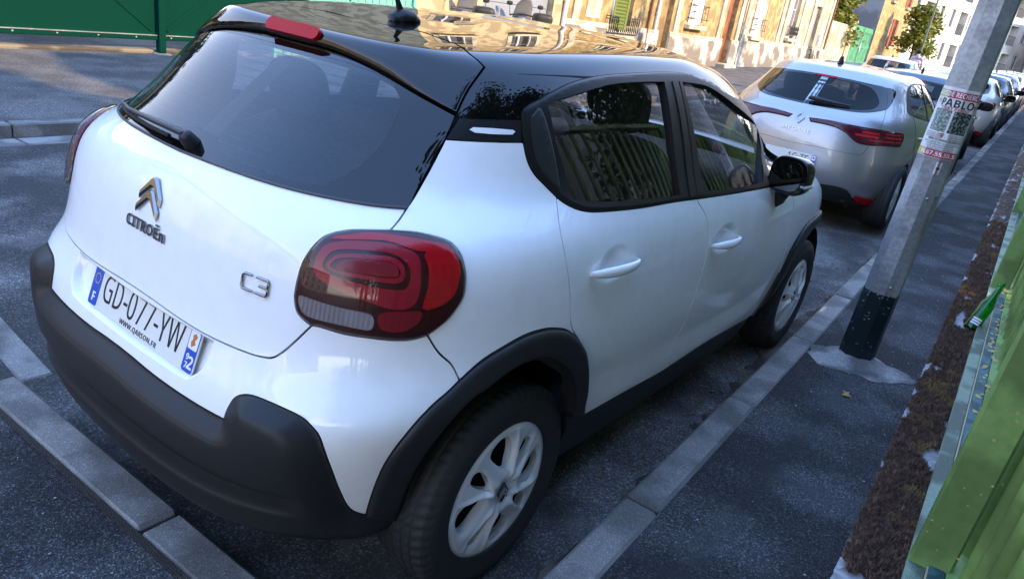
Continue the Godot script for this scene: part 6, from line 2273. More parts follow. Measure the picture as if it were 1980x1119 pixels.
# houses and trees on the near side: they shade the cars, and show as reflections in them
func right_houses() -> void:
	for e in [[11.5, 15.5, 9.5, "grey house behind the iron fence, beside the nearest parked car"], [-5.3, 6.0, 9.0, "narrow pale house among the trees behind the iron fence"]]:
		var z: float = e[0]
		var w: float = e[1]
		var t := thing("garden_house", e[3], "house", Transform3D(Basis(Vector3.UP, TURN - PI * 0.5), st(9.5, 0.1, z - w)))
		var holes: Array = []
		for i in int(w / 3.1):
			for j in 3:
				holes.append([0.9 + i * 3.1, 0.9 + j * 2.9, 2.1 + i * 3.1, 2.5 + j * 2.9])
		put("wall", wall_with_holes(0.0, w, -0.5, e[2], holes).mesh(), M.render_pale, t)
		body_behind(t, w, e[2], 8.0, M.render_pale, M.slate, 1.4)
		for h in holes:
			window_at(t, h[0], h[1], h[2], h[3], M.pale_glass)
	var t := thing("pale_block", "pale three storey block behind the garden trees on the right", "apartment block", Transform3D(Basis(Vector3.UP, TURN - PI * 0.5), st(12.0, 0.0, -34.0)))
	var holes: Array = []
	for i in 6:
		for j in 3:
			holes.append([0.9 + i * 3.1, 0.9 + j * 2.7, 2.3 + i * 3.1, 2.4 + j * 2.7])
	put("wall", wall_with_holes(0.0, 19.0, -0.5, 8.2, holes).mesh(), M.render_pale, t)
	body_behind(t, 19.0, 8.2, 8.0, M.render_pale, M.slate, 0.6)
	for h in holes:
		window_at(t, h[0], h[1], h[2], h[3], M.pale_glass)
	# behind the camera: the street goes on, with sunlit houses that the tailgate mirrors
	var k := 0
	for e in [[27.0, -9.0, 11.0, 7.0, "white house across the road far behind the nearest car"], [41.0, -9.2, 12.0, 8.5, "tall white house farther back across the road"], [14.5, -8.8, 10.0, 5.6, "cream house across the road behind the nearest car"]]:
		var b := thing("street_house", e[4], "house", front(e[0], e[1], 0.0))
		holes = []
		for i in int(e[2] / 2.6):
			for j in int(e[3] / 2.9):
				holes.append([0.8 + i * 2.6, 0.9 + j * 2.9, 1.9 + i * 2.6, 2.5 + j * 2.9])
		put("wall", wall_with_holes(0.0, e[2], -0.5, e[3], holes).mesh(), M.white_render if k < 2 else M.cream, b)
		body_behind(b, e[2], e[3], 8.0, M.white_render, M.tile_roof, 1.8)
		for h in holes:
			window_at(b, h[0], h[1], h[2], h[3], M.dark_glass)
		k += 1
	var back := thing("closing_house", "broad white house closing the street far behind the nearest car", "house", Transform3D(Basis(Vector3.UP, TURN + PI - 0.25), st(6.0, 0.0, 46.0)))
	holes = []
	for i in 5:
		for j in 3:
			holes.append([1.0 + i * 2.8, 0.9 + j * 2.9, 2.2 + i * 2.8, 2.6 + j * 2.9])
	put("wall", wall_with_holes(0.0, 15.0, -0.5, 9.3, holes).mesh(), M.white_render, back)
	body_behind(back, 15.0, 9.3, 8.0, M.white_render, M.tile_roof, 2.0)
	for h in holes:
		window_at(back, h[0], h[1], h[2], h[3], M.dark_glass)

# ---------- plants ----------
func tree(called: String, label: String, at: Vector3, h: float, r: float, leaves: int, leaf: float, m: Material, seed_: int, low := 0.35, group := "") -> void:
	var t := thing(called, label, "tree", Transform3D(Basis.IDENTITY, at), group)
	var rng := RandomNumberGenerator.new()
	rng.seed = seed_
	var b := MB.new()
	var lean := Vector3(rng.randf_range(-0.1, 0.1), 0, rng.randf_range(-0.1, 0.1)) * h * 0.3
	b.tube([Vector3.ZERO, Vector3(0, h * low, 0) + lean * 0.4, Vector3(0, h * 0.8, 0) + lean], [h * 0.022 + 0.02, h * 0.016 + 0.015, h * 0.005], 9)
	var clumps: Array = []
	var nb := 14
	for k in nb:
		var y0 := h * lerpf(low * 0.8, 0.8, float(k) / nb)
		var a := k * 2.4 + rng.randf() * 0.8
		var reach := r * rng.randf_range(0.45, 0.95) * (1.0 - 0.45 * float(k) / nb)
		var tip := Vector3(cos(a) * reach, y0 + h * rng.randf_range(0.03, 0.2), sin(a) * reach) + lean * (y0 / h)
		b.tube([Vector3(0, y0, 0) + lean * (y0 / h), (tip + Vector3(0, y0, 0)) * 0.5 + Vector3(0, h * 0.02, 0), tip], [h * 0.008 + 0.006, h * 0.005 + 0.004, 0.006], 6)
		clumps.append([tip, r * rng.randf_range(0.3, 0.55)])
		clumps.append([tip * 0.55 + Vector3(0, y0 * 0.45 + h * 0.08, 0), r * rng.randf_range(0.25, 0.45)])
	clumps.append([Vector3(0, h * 0.9, 0) + lean, r * 0.4])
	put("trunk", b.mesh(), M.bark, t)
	var lf := MB.new()
	lf.flat(Vector3(0, 0, -0.5), Vector3(0.42, 0.06, 0.0), Vector3(0, -0.04, 0.5), Vector3.UP)
	lf.flat(Vector3(0, 0, -0.5), Vector3(0, -0.04, 0.5), Vector3(-0.42, 0.06, 0.0), Vector3.UP)
	var mm := MultiMesh.new()
	mm.transform_format = MultiMesh.TRANSFORM_3D
	mm.use_colors = true
	mm.mesh = lf.mesh()
	mm.instance_count = leaves
	for k in leaves:
		var c: Array = clumps[rng.randi() % clumps.size()]
		var d := Vector3(rng.randfn(), rng.randfn(), rng.randfn()).normalized() * pow(rng.randf(), 0.4)
		d.y *= 0.8
		var p: Vector3 = c[0] + d * c[1]
		var bs := Basis.from_euler(Vector3(rng.randf_range(-0.9, 0.9), rng.randf() * TAU, rng.randf_range(-0.9, 0.9)))
		mm.set_instance_transform(k, Transform3D(bs.scaled(Vector3.ONE * leaf * rng.randf_range(0.7, 1.3)), p))
		var q := rng.randf_range(0.65, 1.35)
		mm.set_instance_color(k, Color(q * rng.randf_range(0.9, 1.2), q, q * 0.9))
	var mi := MultiMeshInstance3D.new()
	mi.name = "crown"
	mi.multimesh = mm
	mi.material_override = m
	mi.set_meta("kind", "stuff")
	t.add_child(mi, true)
func plants() -> void:
	var k := 0
	for e in [[4.6, 7.0, 7.0, 2.7], [4.4, 3.6, 8.4, 2.8], [4.4, 0.6, 8.2, 2.6], [4.6, -1.9, 6.8, 2.1], [4.2, -6.9, 6.4, 2.2], [4.1, -9.4, 4.8, 2.0], [3.9, -12.6, 4.0, 1.9], [4.0, -15.6, 3.9, 1.9], [4.1, -19.0, 4.2, 1.9], [3.9, -23.0, 3.8, 1.9], [4.2, -27.5, 4.1, 2.1], [4.2, -33.0, 4.2, 2.2]]:
		var names := ["leafy garden tree behind the iron fence level with the bay end", "garden tree behind the iron fence just behind the nearest car", "low garden tree behind the fence beside the nearest car's tailgate", "garden tree behind the fence beside the nearest car's front doors", "garden tree behind the fence near the lamp post", "garden tree behind the fence beside the silver car", "small garden tree behind the fence just past the silver car", "small garden tree behind the fence beside the dark car", "bushy garden tree behind the fence beside the pale car", "low garden tree farther along the fence", "rounded garden tree well along the fence", "last garden tree along the fence"]
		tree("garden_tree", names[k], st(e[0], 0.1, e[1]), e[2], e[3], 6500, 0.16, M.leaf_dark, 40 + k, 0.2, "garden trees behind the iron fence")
		k += 1
	for e in [[3.3, -14.0, 7.4, "slender tall tree behind the fence past the silver car"], [3.6, -21.0, 8.6, "slender tall tree rising over the low garden trees"], [3.4, -30.0, 8.4, "farther slender tall tree along the fence"]]:
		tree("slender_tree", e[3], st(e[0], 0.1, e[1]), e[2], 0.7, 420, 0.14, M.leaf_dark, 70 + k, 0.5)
		k += 1
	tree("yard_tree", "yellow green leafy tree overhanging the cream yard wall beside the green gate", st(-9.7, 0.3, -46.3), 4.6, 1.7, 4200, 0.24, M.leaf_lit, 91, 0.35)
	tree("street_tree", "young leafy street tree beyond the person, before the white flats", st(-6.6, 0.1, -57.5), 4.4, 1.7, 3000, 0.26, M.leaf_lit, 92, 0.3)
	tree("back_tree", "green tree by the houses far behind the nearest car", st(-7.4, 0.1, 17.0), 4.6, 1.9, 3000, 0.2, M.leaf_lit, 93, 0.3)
	for e in [[-12.5, 3.0, "tree in the yard behind the green metal fence"], [-12.8, -2.6, "second tree in the yard behind the green metal fence, near the teal gate"]]:
		tree("yard_tree", e[2], st(e[0], 0.1, e[1]), 5.0, 2.0, 3500, 0.2, M.leaf_dark, 95 + int(e[1]), 0.3)

# ---------- small things across the road ----------
func scooter_parts(t: Node3D, seatm: Material, panelm: Material) -> void:
	for z in [0.62, -0.62]:
		var w := MB.new()
		var pts: Array = []
		for k in 25:
			pts.append(Vector3(0, 0.25 + sin(TAU * k / 24) * 0.2, z + cos(TAU * k / 24) * 0.2))
		w.tube(pts, 0.055, 8)
		var wl := put("wheel", w.mesh(), M.rubber, t)
		var hub := MB.new()
		hub.lathe([Vector2(0.0, 0.03), Vector2(0.16, 0.02), Vector2(0.16, -0.02), Vector2(0.0, -0.03)], 16, Transform3D(Basis(Vector3.BACK, PI * 0.5), Vector3(0, 0.25, z)))
		put("hub", hub.mesh(), M.steel, wl)
	var b := MB.new()
	b.tube([Vector3(0, 0.62, 0.80), Vector3(0, 0.66, 0.45), Vector3(0, 0.60, 0.15), Vector3(0, 0.36, -0.05), Vector3(0, 0.34, -0.3), Vector3(0, 0.62, -0.48), Vector3(0, 1.0, -0.46)], [0.10, 0.20, 0.20, 0.15, 0.14, 0.17, 0.11], 12, Vector2(1.0, 0.8))
	put("fairing", b.mesh(), panelm, t)
	var s := MB.new()
	s.tube([Vector3(0, 0.90, 0.86), Vector3(0, 0.91, 0.55), Vector3(0, 0.80, 0.25), Vector3(0, 0.76, 0.05)], [0.07, 0.15, 0.15, 0.10], 12, Vector2(1.1, 0.55))
	put("seat", s.mesh(), seatm, t)
	var ws := MB.new()
	ws.tube([Vector3(0, 0.80, -0.60), Vector3(0, 1.05, -0.55), Vector3(0, 1.30, -0.44), Vector3(0, 1.42, -0.36)], [0.20, 0.22, 0.19, 0.10], 14, Vector2(1.0, 0.12), Vector3.BACK)
	put("windshield", ws.mesh(), M.scooter_grey, t)
	var pn := MB.new()
	for sd in [-1.0, 1.0]:
		pn.tube([Vector3(0.15 * sd, 0.70, 0.85), Vector3(0.19 * sd, 0.72, 0.45), Vector3(0.17 * sd, 0.66, 0.1)], [0.05, 0.09, 0.04], 10, Vector2(0.5, 1.0))
	put("side_panel", pn.mesh(), M.scooter_grey, t)
	var h := MB.new()
	h.tube([Vector3(-0.34, 1.06, -0.36), Vector3(-0.15, 1.10, -0.44), Vector3(0.15, 1.10, -0.44), Vector3(0.34, 1.06, -0.36)], 0.018, 8)
	for x in [-0.34, 0.34]:
		h.tube([Vector3(x, 1.06, -0.36), Vector3(x * 1.05, 1.25, -0.42)], 0.008, 6)
	put("handlebar", h.mesh(), M.iron, t)
	for x in [-0.36, 0.36]:
		cushion(t, "mirror", Vector3(x, 1.30, -0.42), Vector3(0.14, 0.09, 0.05), 0.0, M.plastic, 3.0)
	cushion(t, "headlamp", Vector3(0, 0.98, -0.56), Vector3(0.22, 0.18, 0.12), 0.0, M.reverse, 3.0)
	cushion(t, "top_box", Vector3(0, 1.06, 0.92), Vector3(0.40, 0.30, 0.36), 0.0, M.plastic, 4.0)
	var ex := MB.new()
	ex.tube([Vector3(0.17, 0.3, 0.2), Vector3(0.19, 0.34, 0.5), Vector3(0.19, 0.40, 0.85)], [0.03, 0.06, 0.05], 10)
	put("exhaust", ex.mesh(), M.steel, t)
	var stand := MB.new()
	stand.tube([Vector3(0.06, 0.35, 0.1), Vector3(0.16, 0.0, 0.12)], 0.012, 6)
	put("stand", stand.mesh(), M.iron, t)
func chair() -> void:
	var t := thing("garden_chair", "pale moulded plastic garden chair against the wall near the green gate", "chair", front(-40.4, -8.05, 0.1))
	var b := MB.new()
	b.tube([Vector3(-0.22, 0.86, -0.28), Vector3(0.0, 0.93, -0.30), Vector3(0.22, 0.86, -0.28)], 0.025, 8)
	for k in 5:
		var x := -0.18 + k * 0.09
		b.box(Vector3(x, 0.65, -0.25), Vector3(0.06, 0.44, 0.015), 0.004, Basis(Vector3.RIGHT, -0.15))
	put("backrest", b.mesh(), M.white_plastic, t)
	boxes("seat", [[Vector3(0, 0.43, 0.0), Vector3(0.48, 0.03, 0.48)]], M.white_plastic, t, 0.01)
	for x in [-0.24, 0.24]:
		for z in [-0.24, 0.24]:
			var l := MB.new()
			l.tube([Vector3(x, 0.43, z), Vector3(x * 1.15, 0.0, z * 1.15)], [0.025, 0.018], 8)
			put("leg", l.mesh(), M.white_plastic, t)
		var a := MB.new()
		a.tube([Vector3(x, 0.43, 0.22), Vector3(x * 1.1, 0.64, 0.22), Vector3(x * 1.1, 0.66, -0.2), Vector3(x, 0.7, -0.26)], 0.02, 8)
		put("armrest", a.mesh(), M.white_plastic, t)
func bicycle() -> void:
	var t := thing("bicycle", "dark bicycle leaning on the pale house wall beside the plastic chair", "bicycle", Transform3D(Basis(Vector3.UP, TURN) * Basis(Vector3.BACK, 0.12), st(-8.25, 0.1, -38.3)))
	for z in [0.53, -0.53]:
		var w := MB.new()
		var pts: Array = []
		for k in 29:
			pts.append(Vector3(0, 0.34 + sin(TAU * k / 28) * 0.32, z + cos(TAU * k / 28) * 0.32))
		w.tube(pts, 0.018, 6)
		for k in 10:
			var a := TAU * k / 10.0
			w.tube([Vector3(0, 0.34, z), Vector3(0, 0.34 + sin(a) * 0.31, z + cos(a) * 0.31)], 0.002, 4)
		put("wheel", w.mesh(), M.rubber, t)
	var f := MB.new()
	for e in [[Vector3(0, 0.34, 0.53), Vector3(0, 0.32, 0.1)], [Vector3(0, 0.32, 0.1), Vector3(0, 0.85, 0.22)], [Vector3(0, 0.32, 0.1), Vector3(0, 0.78, -0.32)], [Vector3(0, 0.80, 0.2), Vector3(0, 0.82, -0.32)], [Vector3(0, 0.34, 0.53), Vector3(0, 0.80, 0.2)], [Vector3(0, 0.34, -0.53), Vector3(0, 0.98, -0.34)]]:
		f.tube(e, 0.016, 8)
	put("frame", f.mesh(), M.iron, t)
	cushion(t, "saddle", Vector3(0, 0.89, 0.24), Vector3(0.14, 0.05, 0.26), 0.0, M.rubber, 2.6)
	var h := MB.new()
	h.tube([Vector3(-0.28, 1.0, -0.26), Vector3(-0.1, 1.02, -0.36), Vector3(0.1, 1.02, -0.36), Vector3(0.28, 1.0, -0.26)], 0.013, 8)
	put("handlebar", h.mesh(), M.iron, t)

# a figure as one skin over tapered capsules joined by a smooth minimum
func figure(bones: Array, lo: Vector3, hi: Vector3, c: float, k: float, tint: Callable) -> ArrayMesh:
	var n := Vector3i(((hi - lo) / c).ceil()) + Vector3i.ONE
	var val := PackedFloat32Array()
	val.resize(n.x * n.y * n.z)
	for z in n.z:
		for y in n.y:
			for x in n.x:
				var p := lo + Vector3(x, y, z) * c
				var d := 1e3
				for b in bones:
					var a: Vector3 = b[0]
					var e: Vector3 = b[1] - a
					var t := clampf((p - a).dot(e) / maxf(e.length_squared(), 1e-9), 0.0, 1.0)
					var q: Vector3 = p - a - e * t
					var m := q.length() - lerpf(b[2], b[3], t)
					var h := clampf(0.5 + 0.5 * (m - d) / k, 0.0, 1.0)
					d = lerpf(m, d, h) - k * h * (1.0 - h)
				val[(z * n.y + y) * n.x + x] = d
	var at := func(x: int, y: int, z: int) -> float: return val[(z * n.y + y) * n.x + x]
	var ids := {}
	var pts := PackedVector3Array()
	var nor := PackedVector3Array()
	var corner := [Vector3i(0, 0, 0), Vector3i(1, 0, 0), Vector3i(0, 1, 0), Vector3i(1, 1, 0), Vector3i(0, 0, 1), Vector3i(1, 0, 1), Vector3i(0, 1, 1), Vector3i(1, 1, 1)]
	var edges := [[0, 1], [2, 3], [4, 5], [6, 7], [0, 2], [1, 3], [4, 6], [5, 7], [0, 4], [1, 5], [2, 6], [3, 7]]
	for z in n.z - 1:
		for y in n.y - 1:
			for x in n.x - 1:
				var s := PackedFloat32Array()
				var neg := 0
				for q in corner:
					var w: float = at.call(x + q.x, y + q.y, z + q.z)
					s.append(w)
					if w < 0.0:
						neg += 1
				if neg == 0 or neg == 8:
					continue
				var sum := Vector3.ZERO
				var cnt := 0
				for e in edges:
					var u := s[e[0]]
					var w := s[e[1]]
					if (u < 0.0) != (w < 0.0):
						sum += Vector3(corner[e[0]]).lerp(Vector3(corner[e[1]]), u / (u - w))
						cnt += 1
				ids[Vector3i(x, y, z)] = pts.size()
				pts.append(lo + (Vector3(x, y, z) + sum / cnt) * c)
				nor.append(Vector3(s[1] + s[3] + s[5] + s[7] - s[0] - s[2] - s[4] - s[6], s[2] + s[3] + s[6] + s[7] - s[0] - s[1] - s[4] - s[5], s[4] + s[5] + s[6] + s[7] - s[0] - s[1] - s[2] - s[3]).normalized())
	var b := MB.new()
	var ax := [Vector3i(1, 0, 0), Vector3i(0, 1, 0), Vector3i(0, 0, 1)]
	for key in ids:
		for a in 3:
			var o: Vector3i = key
			var e: Vector3i = o + ax[a]
			if (at.call(o.x, o.y, o.z) < 0.0) == (at.call(e.x, e.y, e.z) < 0.0):
				continue
			var p: Vector3i = ax[(a + 1) % 3]
			var q: Vector3i = ax[(a + 2) % 3]
			if not (ids.has(o - p) and ids.has(o - q) and ids.has(o - p - q)):
				continue
			var i0: int = ids[o]
			var i1: int = ids[o - p]
			var i2: int = ids[o - p - q]
			var i3: int = ids[o - q]
			b.squad(pts[i0], pts[i1], pts[i2], pts[i3], nor[i0], nor[i1], nor[i2], nor[i3])
	var cols := PackedColorArray()
	for p in b.v:
		cols.append(tint.call(p))
	var m := b.mesh()
	var arr := m.surface_get_arrays(0)
	arr[Mesh.ARRAY_COLOR] = cols
	m.clear_surfaces()
	m.add_surface_from_arrays(Mesh.PRIMITIVE_TRIANGLES, arr)
	return m
func person(at: Vector3, turn: float) -> void:
	var t := thing("person", "person in pale lilac top and dark trousers walking away along the road", "person", Transform3D(Basis(Vector3.UP, turn), at))
	var v := func(x: float, y: float, z: float) -> Vector3: return Vector3(x, y, z)
	var B: Array = [
		[v.call(0, 1.62, -0.01), v.call(0, 1.66, 0.0), 0.085, 0.092], [v.call(0, 1.48, 0.0), v.call(0, 1.58, -0.01), 0.055, 0.055], [v.call(0, 1.42, 0.03), v.call(0, 1.47, 0.05), 0.09, 0.08],
		[v.call(-0.15, 1.38, 0), v.call(0.15, 1.38, 0), 0.085, 0.085], [v.call(-0.08, 1.2, 0.0), v.call(0.08, 1.2, 0.0), 0.13, 0.13], [v.call(-0.08, 0.98, 0.0), v.call(0.08, 0.98, 0.0), 0.125, 0.125],
		[v.call(-0.09, 0.92, 0.0), v.call(-0.10, 0.50, -0.10), 0.095, 0.062], [v.call(-0.10, 0.50, -0.10), v.call(-0.10, 0.09, -0.04), 0.062, 0.045], [v.call(-0.10, 0.05, -0.02), v.call(-0.11, 0.04, -0.18), 0.045, 0.035],
		[v.call(0.09, 0.92, 0.0), v.call(0.10, 0.50, 0.06), 0.095, 0.062], [v.call(0.10, 0.50, 0.06), v.call(0.10, 0.10, 0.22), 0.062, 0.045], [v.call(0.10, 0.08, 0.24), v.call(0.11, 0.04, 0.10), 0.045, 0.035],
		[v.call(-0.20, 1.37, 0), v.call(-0.26, 1.08, 0.05), 0.065, 0.052], [v.call(-0.26, 1.08, 0.05), v.call(-0.24, 0.86, -0.06), 0.050, 0.038], [v.call(-0.24, 0.85, -0.07), v.call(-0.235, 0.76, -0.09), 0.034, 0.022],
		[v.call(0.20, 1.37, 0), v.call(0.26, 1.08, -0.02), 0.065, 0.052], [v.call(0.26, 1.08, -0.02), v.call(0.25, 0.86, -0.12), 0.050, 0.038], [v.call(0.25, 0.85, -0.13), v.call(0.245, 0.76, -0.15), 0.034, 0.022]]
	var tint := func(p: Vector3) -> Color:
		if p.y > 1.54 or (p.y < 0.855 and absf(p.x) > 0.19):
			return Color(0.16, 0.085, 0.055)
		if p.y > 0.90:
			return Color(0.42, 0.37, 0.44)
		return Color(0.03, 0.032, 0.04) if p.y > 0.10 else Color(0.3, 0.3, 0.3)
	put("body", figure(B, Vector3(-0.40, -0.02, -0.30), Vector3(0.40, 1.80, 0.36), 0.026, 0.03, tint), M.tinted, t)
	var hb := MB.new()
	superegg(hb, Transform3D(Basis(Vector3.RIGHT, -0.25), Vector3(0, 1.675, 0.02)), Vector3(0.105, 0.108, 0.115), 2.1, 9.0)
	put("hair", hb.mesh(), M.hair, t)

func street_lamp() -> void:
	var t := thing("street_lamp", "slender dull green street lamp pole rising beside the young street tree", "street lamp", sx(-5.2, 0.0, -50.5))
	var b := MB.new()
	b.tube([Vector3.ZERO, Vector3(0, 1.2, 0), Vector3(0, 1.25, 0), Vector3(0, 7.0, 0)], [0.09, 0.085, 0.065, 0.045], 12)
	put("pole", b.mesh(), M.lamp_green, t)
	var a := MB.new()
	a.tube([Vector3(0, 6.95, 0), Vector3(0.4, 7.3, 0), Vector3(1.2, 7.4, 0)], 0.035, 8)
	put("arm", a.mesh(), M.lamp_green, t)
	cushion(t, "lamp_head", Vector3(1.5, 7.38, 0), Vector3(0.7, 0.12, 0.26), 0.0, M.lamp_green, 3.0)

# ---------- materials of this place ----------
var M := {}
func flecks(size: int, n: int, lo: float, hi: float, sd: int) -> ImageTexture:   # a photo print: soft random blotches
	var im := Image.create(size, size, false, Image.FORMAT_RGB8)
	var f := noise(0.06, 4, sd)
	var g := noise(0.15, 3, sd + 1)
	for y in size:
		for x in size:
			var a := f.get_noise_2d(x, y)
			var b := g.get_noise_2d(x + 40, y)
			var v := lerpf(lo, hi, clampf(0.5 + a * 1.4, 0, 1))
			var c := Color(v * (0.9 + 0.2 * b), v * (1.0 + 0.15 * a), v * (0.95 - 0.1 * b))
			if n == 1 and absf(b) < 0.07:
				c = Color(0.75, 0.8, 0.78)
			im.set_pixel(x, y, c)
	return ImageTexture.create_from_image(im)
func materials() -> void:
	# ground
	M.road = aggregate(lin(0.125, 0.122, 0.118), 1.0, 0.19, 1, 0.30, 0.4, 0.8)
	M.pave = aggregate(lin(0.075, 0.075, 0.077), 0.8, 0.19, 2, 0.26, 0.5, 0.95)
	M.pave_far = aggregate(lin(0.135, 0.13, 0.125), 1.1, 0.19, 3, 0.16, 0.4, 0.75)
	M.kerb = aggregate(lin(0.25, 0.235, 0.215), 0.45, 0.16, 4, 0.2, 0.3, 0.38)
	M.kerb_b = aggregate(lin(0.215, 0.205, 0.19), 0.45, 0.16, 5, 0.22, 0.3, 0.4)
	M.slab = stone(lin(0.26, 0.255, 0.24), 0.2, 0.6, 0.08, 6, 0.4, 0.3)
	M.dirt = stone(lin(0.125, 0.100, 0.078), 0.5, 0.35, 0.08, 7, 1.0, 0.4, 0.95)
	M.earth = stone(lin(0.12, 0.11, 0.09), 0.4, 2.0, 0.05, 8, 0.6, 0.3)
	M.cement = aggregate(lin(0.31, 0.30, 0.285), 0.5, 0.16, 9, 0.35, 0.3, 0.3, 512)
	M.wall_old = stone(lin(0.20, 0.18, 0.16), 0.45, 0.5, 0.05, 10, 1.0, 0.4)
	M.ochre_stone = stone(lin(0.20, 0.17, 0.12), 0.3, 0.6, 0.05, 11, 0.5, 0.4)
	# car
	var dust := ntex(noise(0.01, 4, 77), 512, [[0.0, grey(0.015)], [0.5, grey(0.03)], [1.0, grey(0.09)]])
	M.white = mat(lin(0.86, 0.865, 0.86), 0.5, 0.0, 1.0)
	M.white.metallic_specular = 0.15
	M.white.detail_enabled = true
	M.white.detail_blend_mode = BaseMaterial3D.BLEND_MODE_MUL
	M.white.detail_uv_layer = BaseMaterial3D.DETAIL_UV_2
	M.white.uv2_triplanar = true
	M.white.uv2_scale = Vector3.ONE * 1.3
	M.white.detail_albedo = ntex(noise(0.02, 6, 61), 512, [[0.0, Color(0.975, 0.972, 0.965)], [0.5, Color(0.994, 0.994, 0.993)], [1.0, Color.WHITE]])
	M.gloss = mat(grey(0.0035), 0.5, 0.0, 1.0)
	M.gloss.metallic_specular = 0.0
	M.gloss.clearcoat_roughness = 0.015
	M.matt = mat(grey(0.010), 0.42)
	M.matt.metallic_specular = 0.35
	M.plastic = stone(grey(0.020), 0.15, 0.06, 0.2, 12, 0.12, 0.0, 0.46)
	M.plastic.metallic_specular = 0.38
	M.plastic_edge = mat(grey(0.06), 0.4)
	M.gasket = mat(grey(0.06), 0.6)
	M.trim = mat(grey(0.012), 0.9)
	M.cloth = stone(grey(0.035), 0.3, 0.1, 0.2, 13, 0.3, 0.0, 0.95)
	M.rubber = mat(grey(0.016), 0.72)
	M.drum = mat(grey(0.005), 0.8)
	M.wheel = mat(grey(0.82), 0.32, 0.4, 0.6)
	M.steel = mat(grey(0.55), 0.25, 1.0)
	M.chrome = mat(grey(0.72), 0.07, 1.0)
	M.chrome_dark = mat(grey(0.30), 0.12, 1.0)
	M.mirror = mat(grey(0.22), 0.02, 1.0)
	M.pane = glass(lin(0.012, 0.022, 0.028), 0.42)
	M.side_pane = glass(lin(0.02, 0.028, 0.02), 0.14)
	M.far_pane = glass(lin(0.008, 0.012, 0.012), 0.72)
	M.far_pane.metallic_specular = 0.24
	M.lens = glass(lin(0.06, 0.0, 0.002), 0.34)
	M.lens.metallic_specular = 0.42
	M.lamp_dark = mat(lin(0.020, 0.001, 0.002), 0.4)
	M.red_ring = mat(lin(0.50, 0.008, 0.030), 0.4)
	M.red_core = mat(lin(0.34, 0.006, 0.02), 0.5)
	M.red_bright = mat(lin(0.75, 0.008, 0.016), 0.2)
	M.red = mat(lin(0.40, 0.005, 0.010), 0.3)
	M.red.metallic_specular = 0.25
	M.red_bar = mat(lin(0.45, 0.01, 0.02), 0.15)
	M.lamp_far = mat(lin(0.060, 0.006, 0.014), 0.12)
	M.reverse = stone(grey(0.46), 0.4, 0.02, 0.2, 55, 0.5, 0.0, 0.25)
	M.silver = mat(lin(0.36, 0.36, 0.365), 0.36, 0.72, 1.0)
	M.silver.metallic_specular = 0.2
	M.slate_paint = mat(lin(0.06, 0.075, 0.10), 0.34, 0.5, 1.0)
	M.beige_paint = mat(lin(0.52, 0.49, 0.43), 0.4, 0.2, 1.0)
	M.green_paint = mat(lin(0.012, 0.030, 0.024), 0.3, 0.3, 1.0)
	M.blue_paint = mat(lin(0.10, 0.15, 0.22), 0.3, 0.5, 1.0)
	M.plate = mat(lin(0.72, 0.72, 0.66), 0.35, 0.0, 0.6)
	M.plate_blue = mat(lin(0.008, 0.07, 0.42), 0.35, 0.0, 0.6)
	M.plate_yellow = mat(lin(0.8, 0.6, 0.05), 0.5)
	M.ink = mat(grey(0.008), 0.5)
	M.paper = mat(grey(0.75), 0.6)
	M.orange = mat(lin(0.5, 0.16, 0.03), 0.6)
	# post, notice, bottle, fence
	M.galvanised = stone(lin(0.36, 0.37, 0.38), 0.12, 0.28, 0.010, 14, 0.04, 0.15, 0.45, 3)
	M.galvanised.metallic = 0.35
	M.foot_paint = mat(lin(0.004, 0.014, 0.018), 0.32)
	M.chip = mat(lin(0.32, 0.36, 0.36), 0.6)
	M.paper_sheet = stone(grey(0.66), 0.08, 0.2, 0.02, 15, 0.25, 0.0, 0.55)
	M.red_print = mat(lin(0.42, 0.045, 0.07), 0.55)
	M.yellow_print = mat(lin(0.50, 0.42, 0.14), 0.55)
	M.photo_a = mat(Color.WHITE, 0.5)
	M.photo_a.albedo_texture = flecks(96, 1, 0.28, 0.62, 31)
	M.photo_b = mat(Color.WHITE, 0.5)
	M.photo_b.albedo_texture = flecks(96, 0, 0.05, 0.55, 33)
	M.sticker = mat(grey(0.6), 0.5)
	M.bottle = StandardMaterial3D.new()
	M.bottle.albedo_color = Color(0.34, 0.78, 0.36, 0.0)
	M.bottle.refraction_enabled = true
	M.bottle.refraction_scale = 0.05
	M.bottle.transparency = BaseMaterial3D.TRANSPARENCY_ALPHA
	M.bottle.roughness = 0.02
	M.fence_green = stone(lin(0.19, 0.31, 0.085), 0.05, 0.3, 0.006, 16, 0.02, 0.2, 0.5)
	M.fence_bar = stone(lin(0.20, 0.31, 0.075), 0.07, 0.3, 0.006, 17, 0.02, 0.25, 0.5)
	M.fence_pale = stone(lin(0.20, 0.27, 0.19), 0.25, 0.25, 0.04, 18, 0.3, 0.35, 0.6)
	M.fence_edge = mat(lin(0.42, 0.34, 0.20), 0.7)
	M.fence_teal = stone(lin(0.055, 0.16, 0.17), 0.6, 0.12, 0.06, 19, 0.5, 0.3, 0.55)
	M.flake = stone(lin(0.48, 0.36, 0.12), 0.3, 0.05, 0.06, 20, 0.3, 0.0, 0.8)
	M.leaf_dry = mat(lin(0.36, 0.21, 0.06), 0.7)
	M.debris = mat(lin(0.16, 0.105, 0.06), 0.9)
	M.speck = mat(grey(0.38), 0.8)
	M.tinted = mat(Color.WHITE, 0.95)
	M.tinted.vertex_color_use_as_albedo = true
	M.hair = mat(grey(0.008), 0.6)
	# houses
	M.fence_dark = mat(lin(0.0015, 0.030, 0.021), 0.5)
	M.fence_dark.metallic_specular = 0.12
	M.teal_gate = mat(lin(0.14, 0.42, 0.34), 0.5)
	M.ochre = stone(lin(0.50, 0.36, 0.16), 0.22, 0.35, 0.05, 22, 0.9, 0.2)
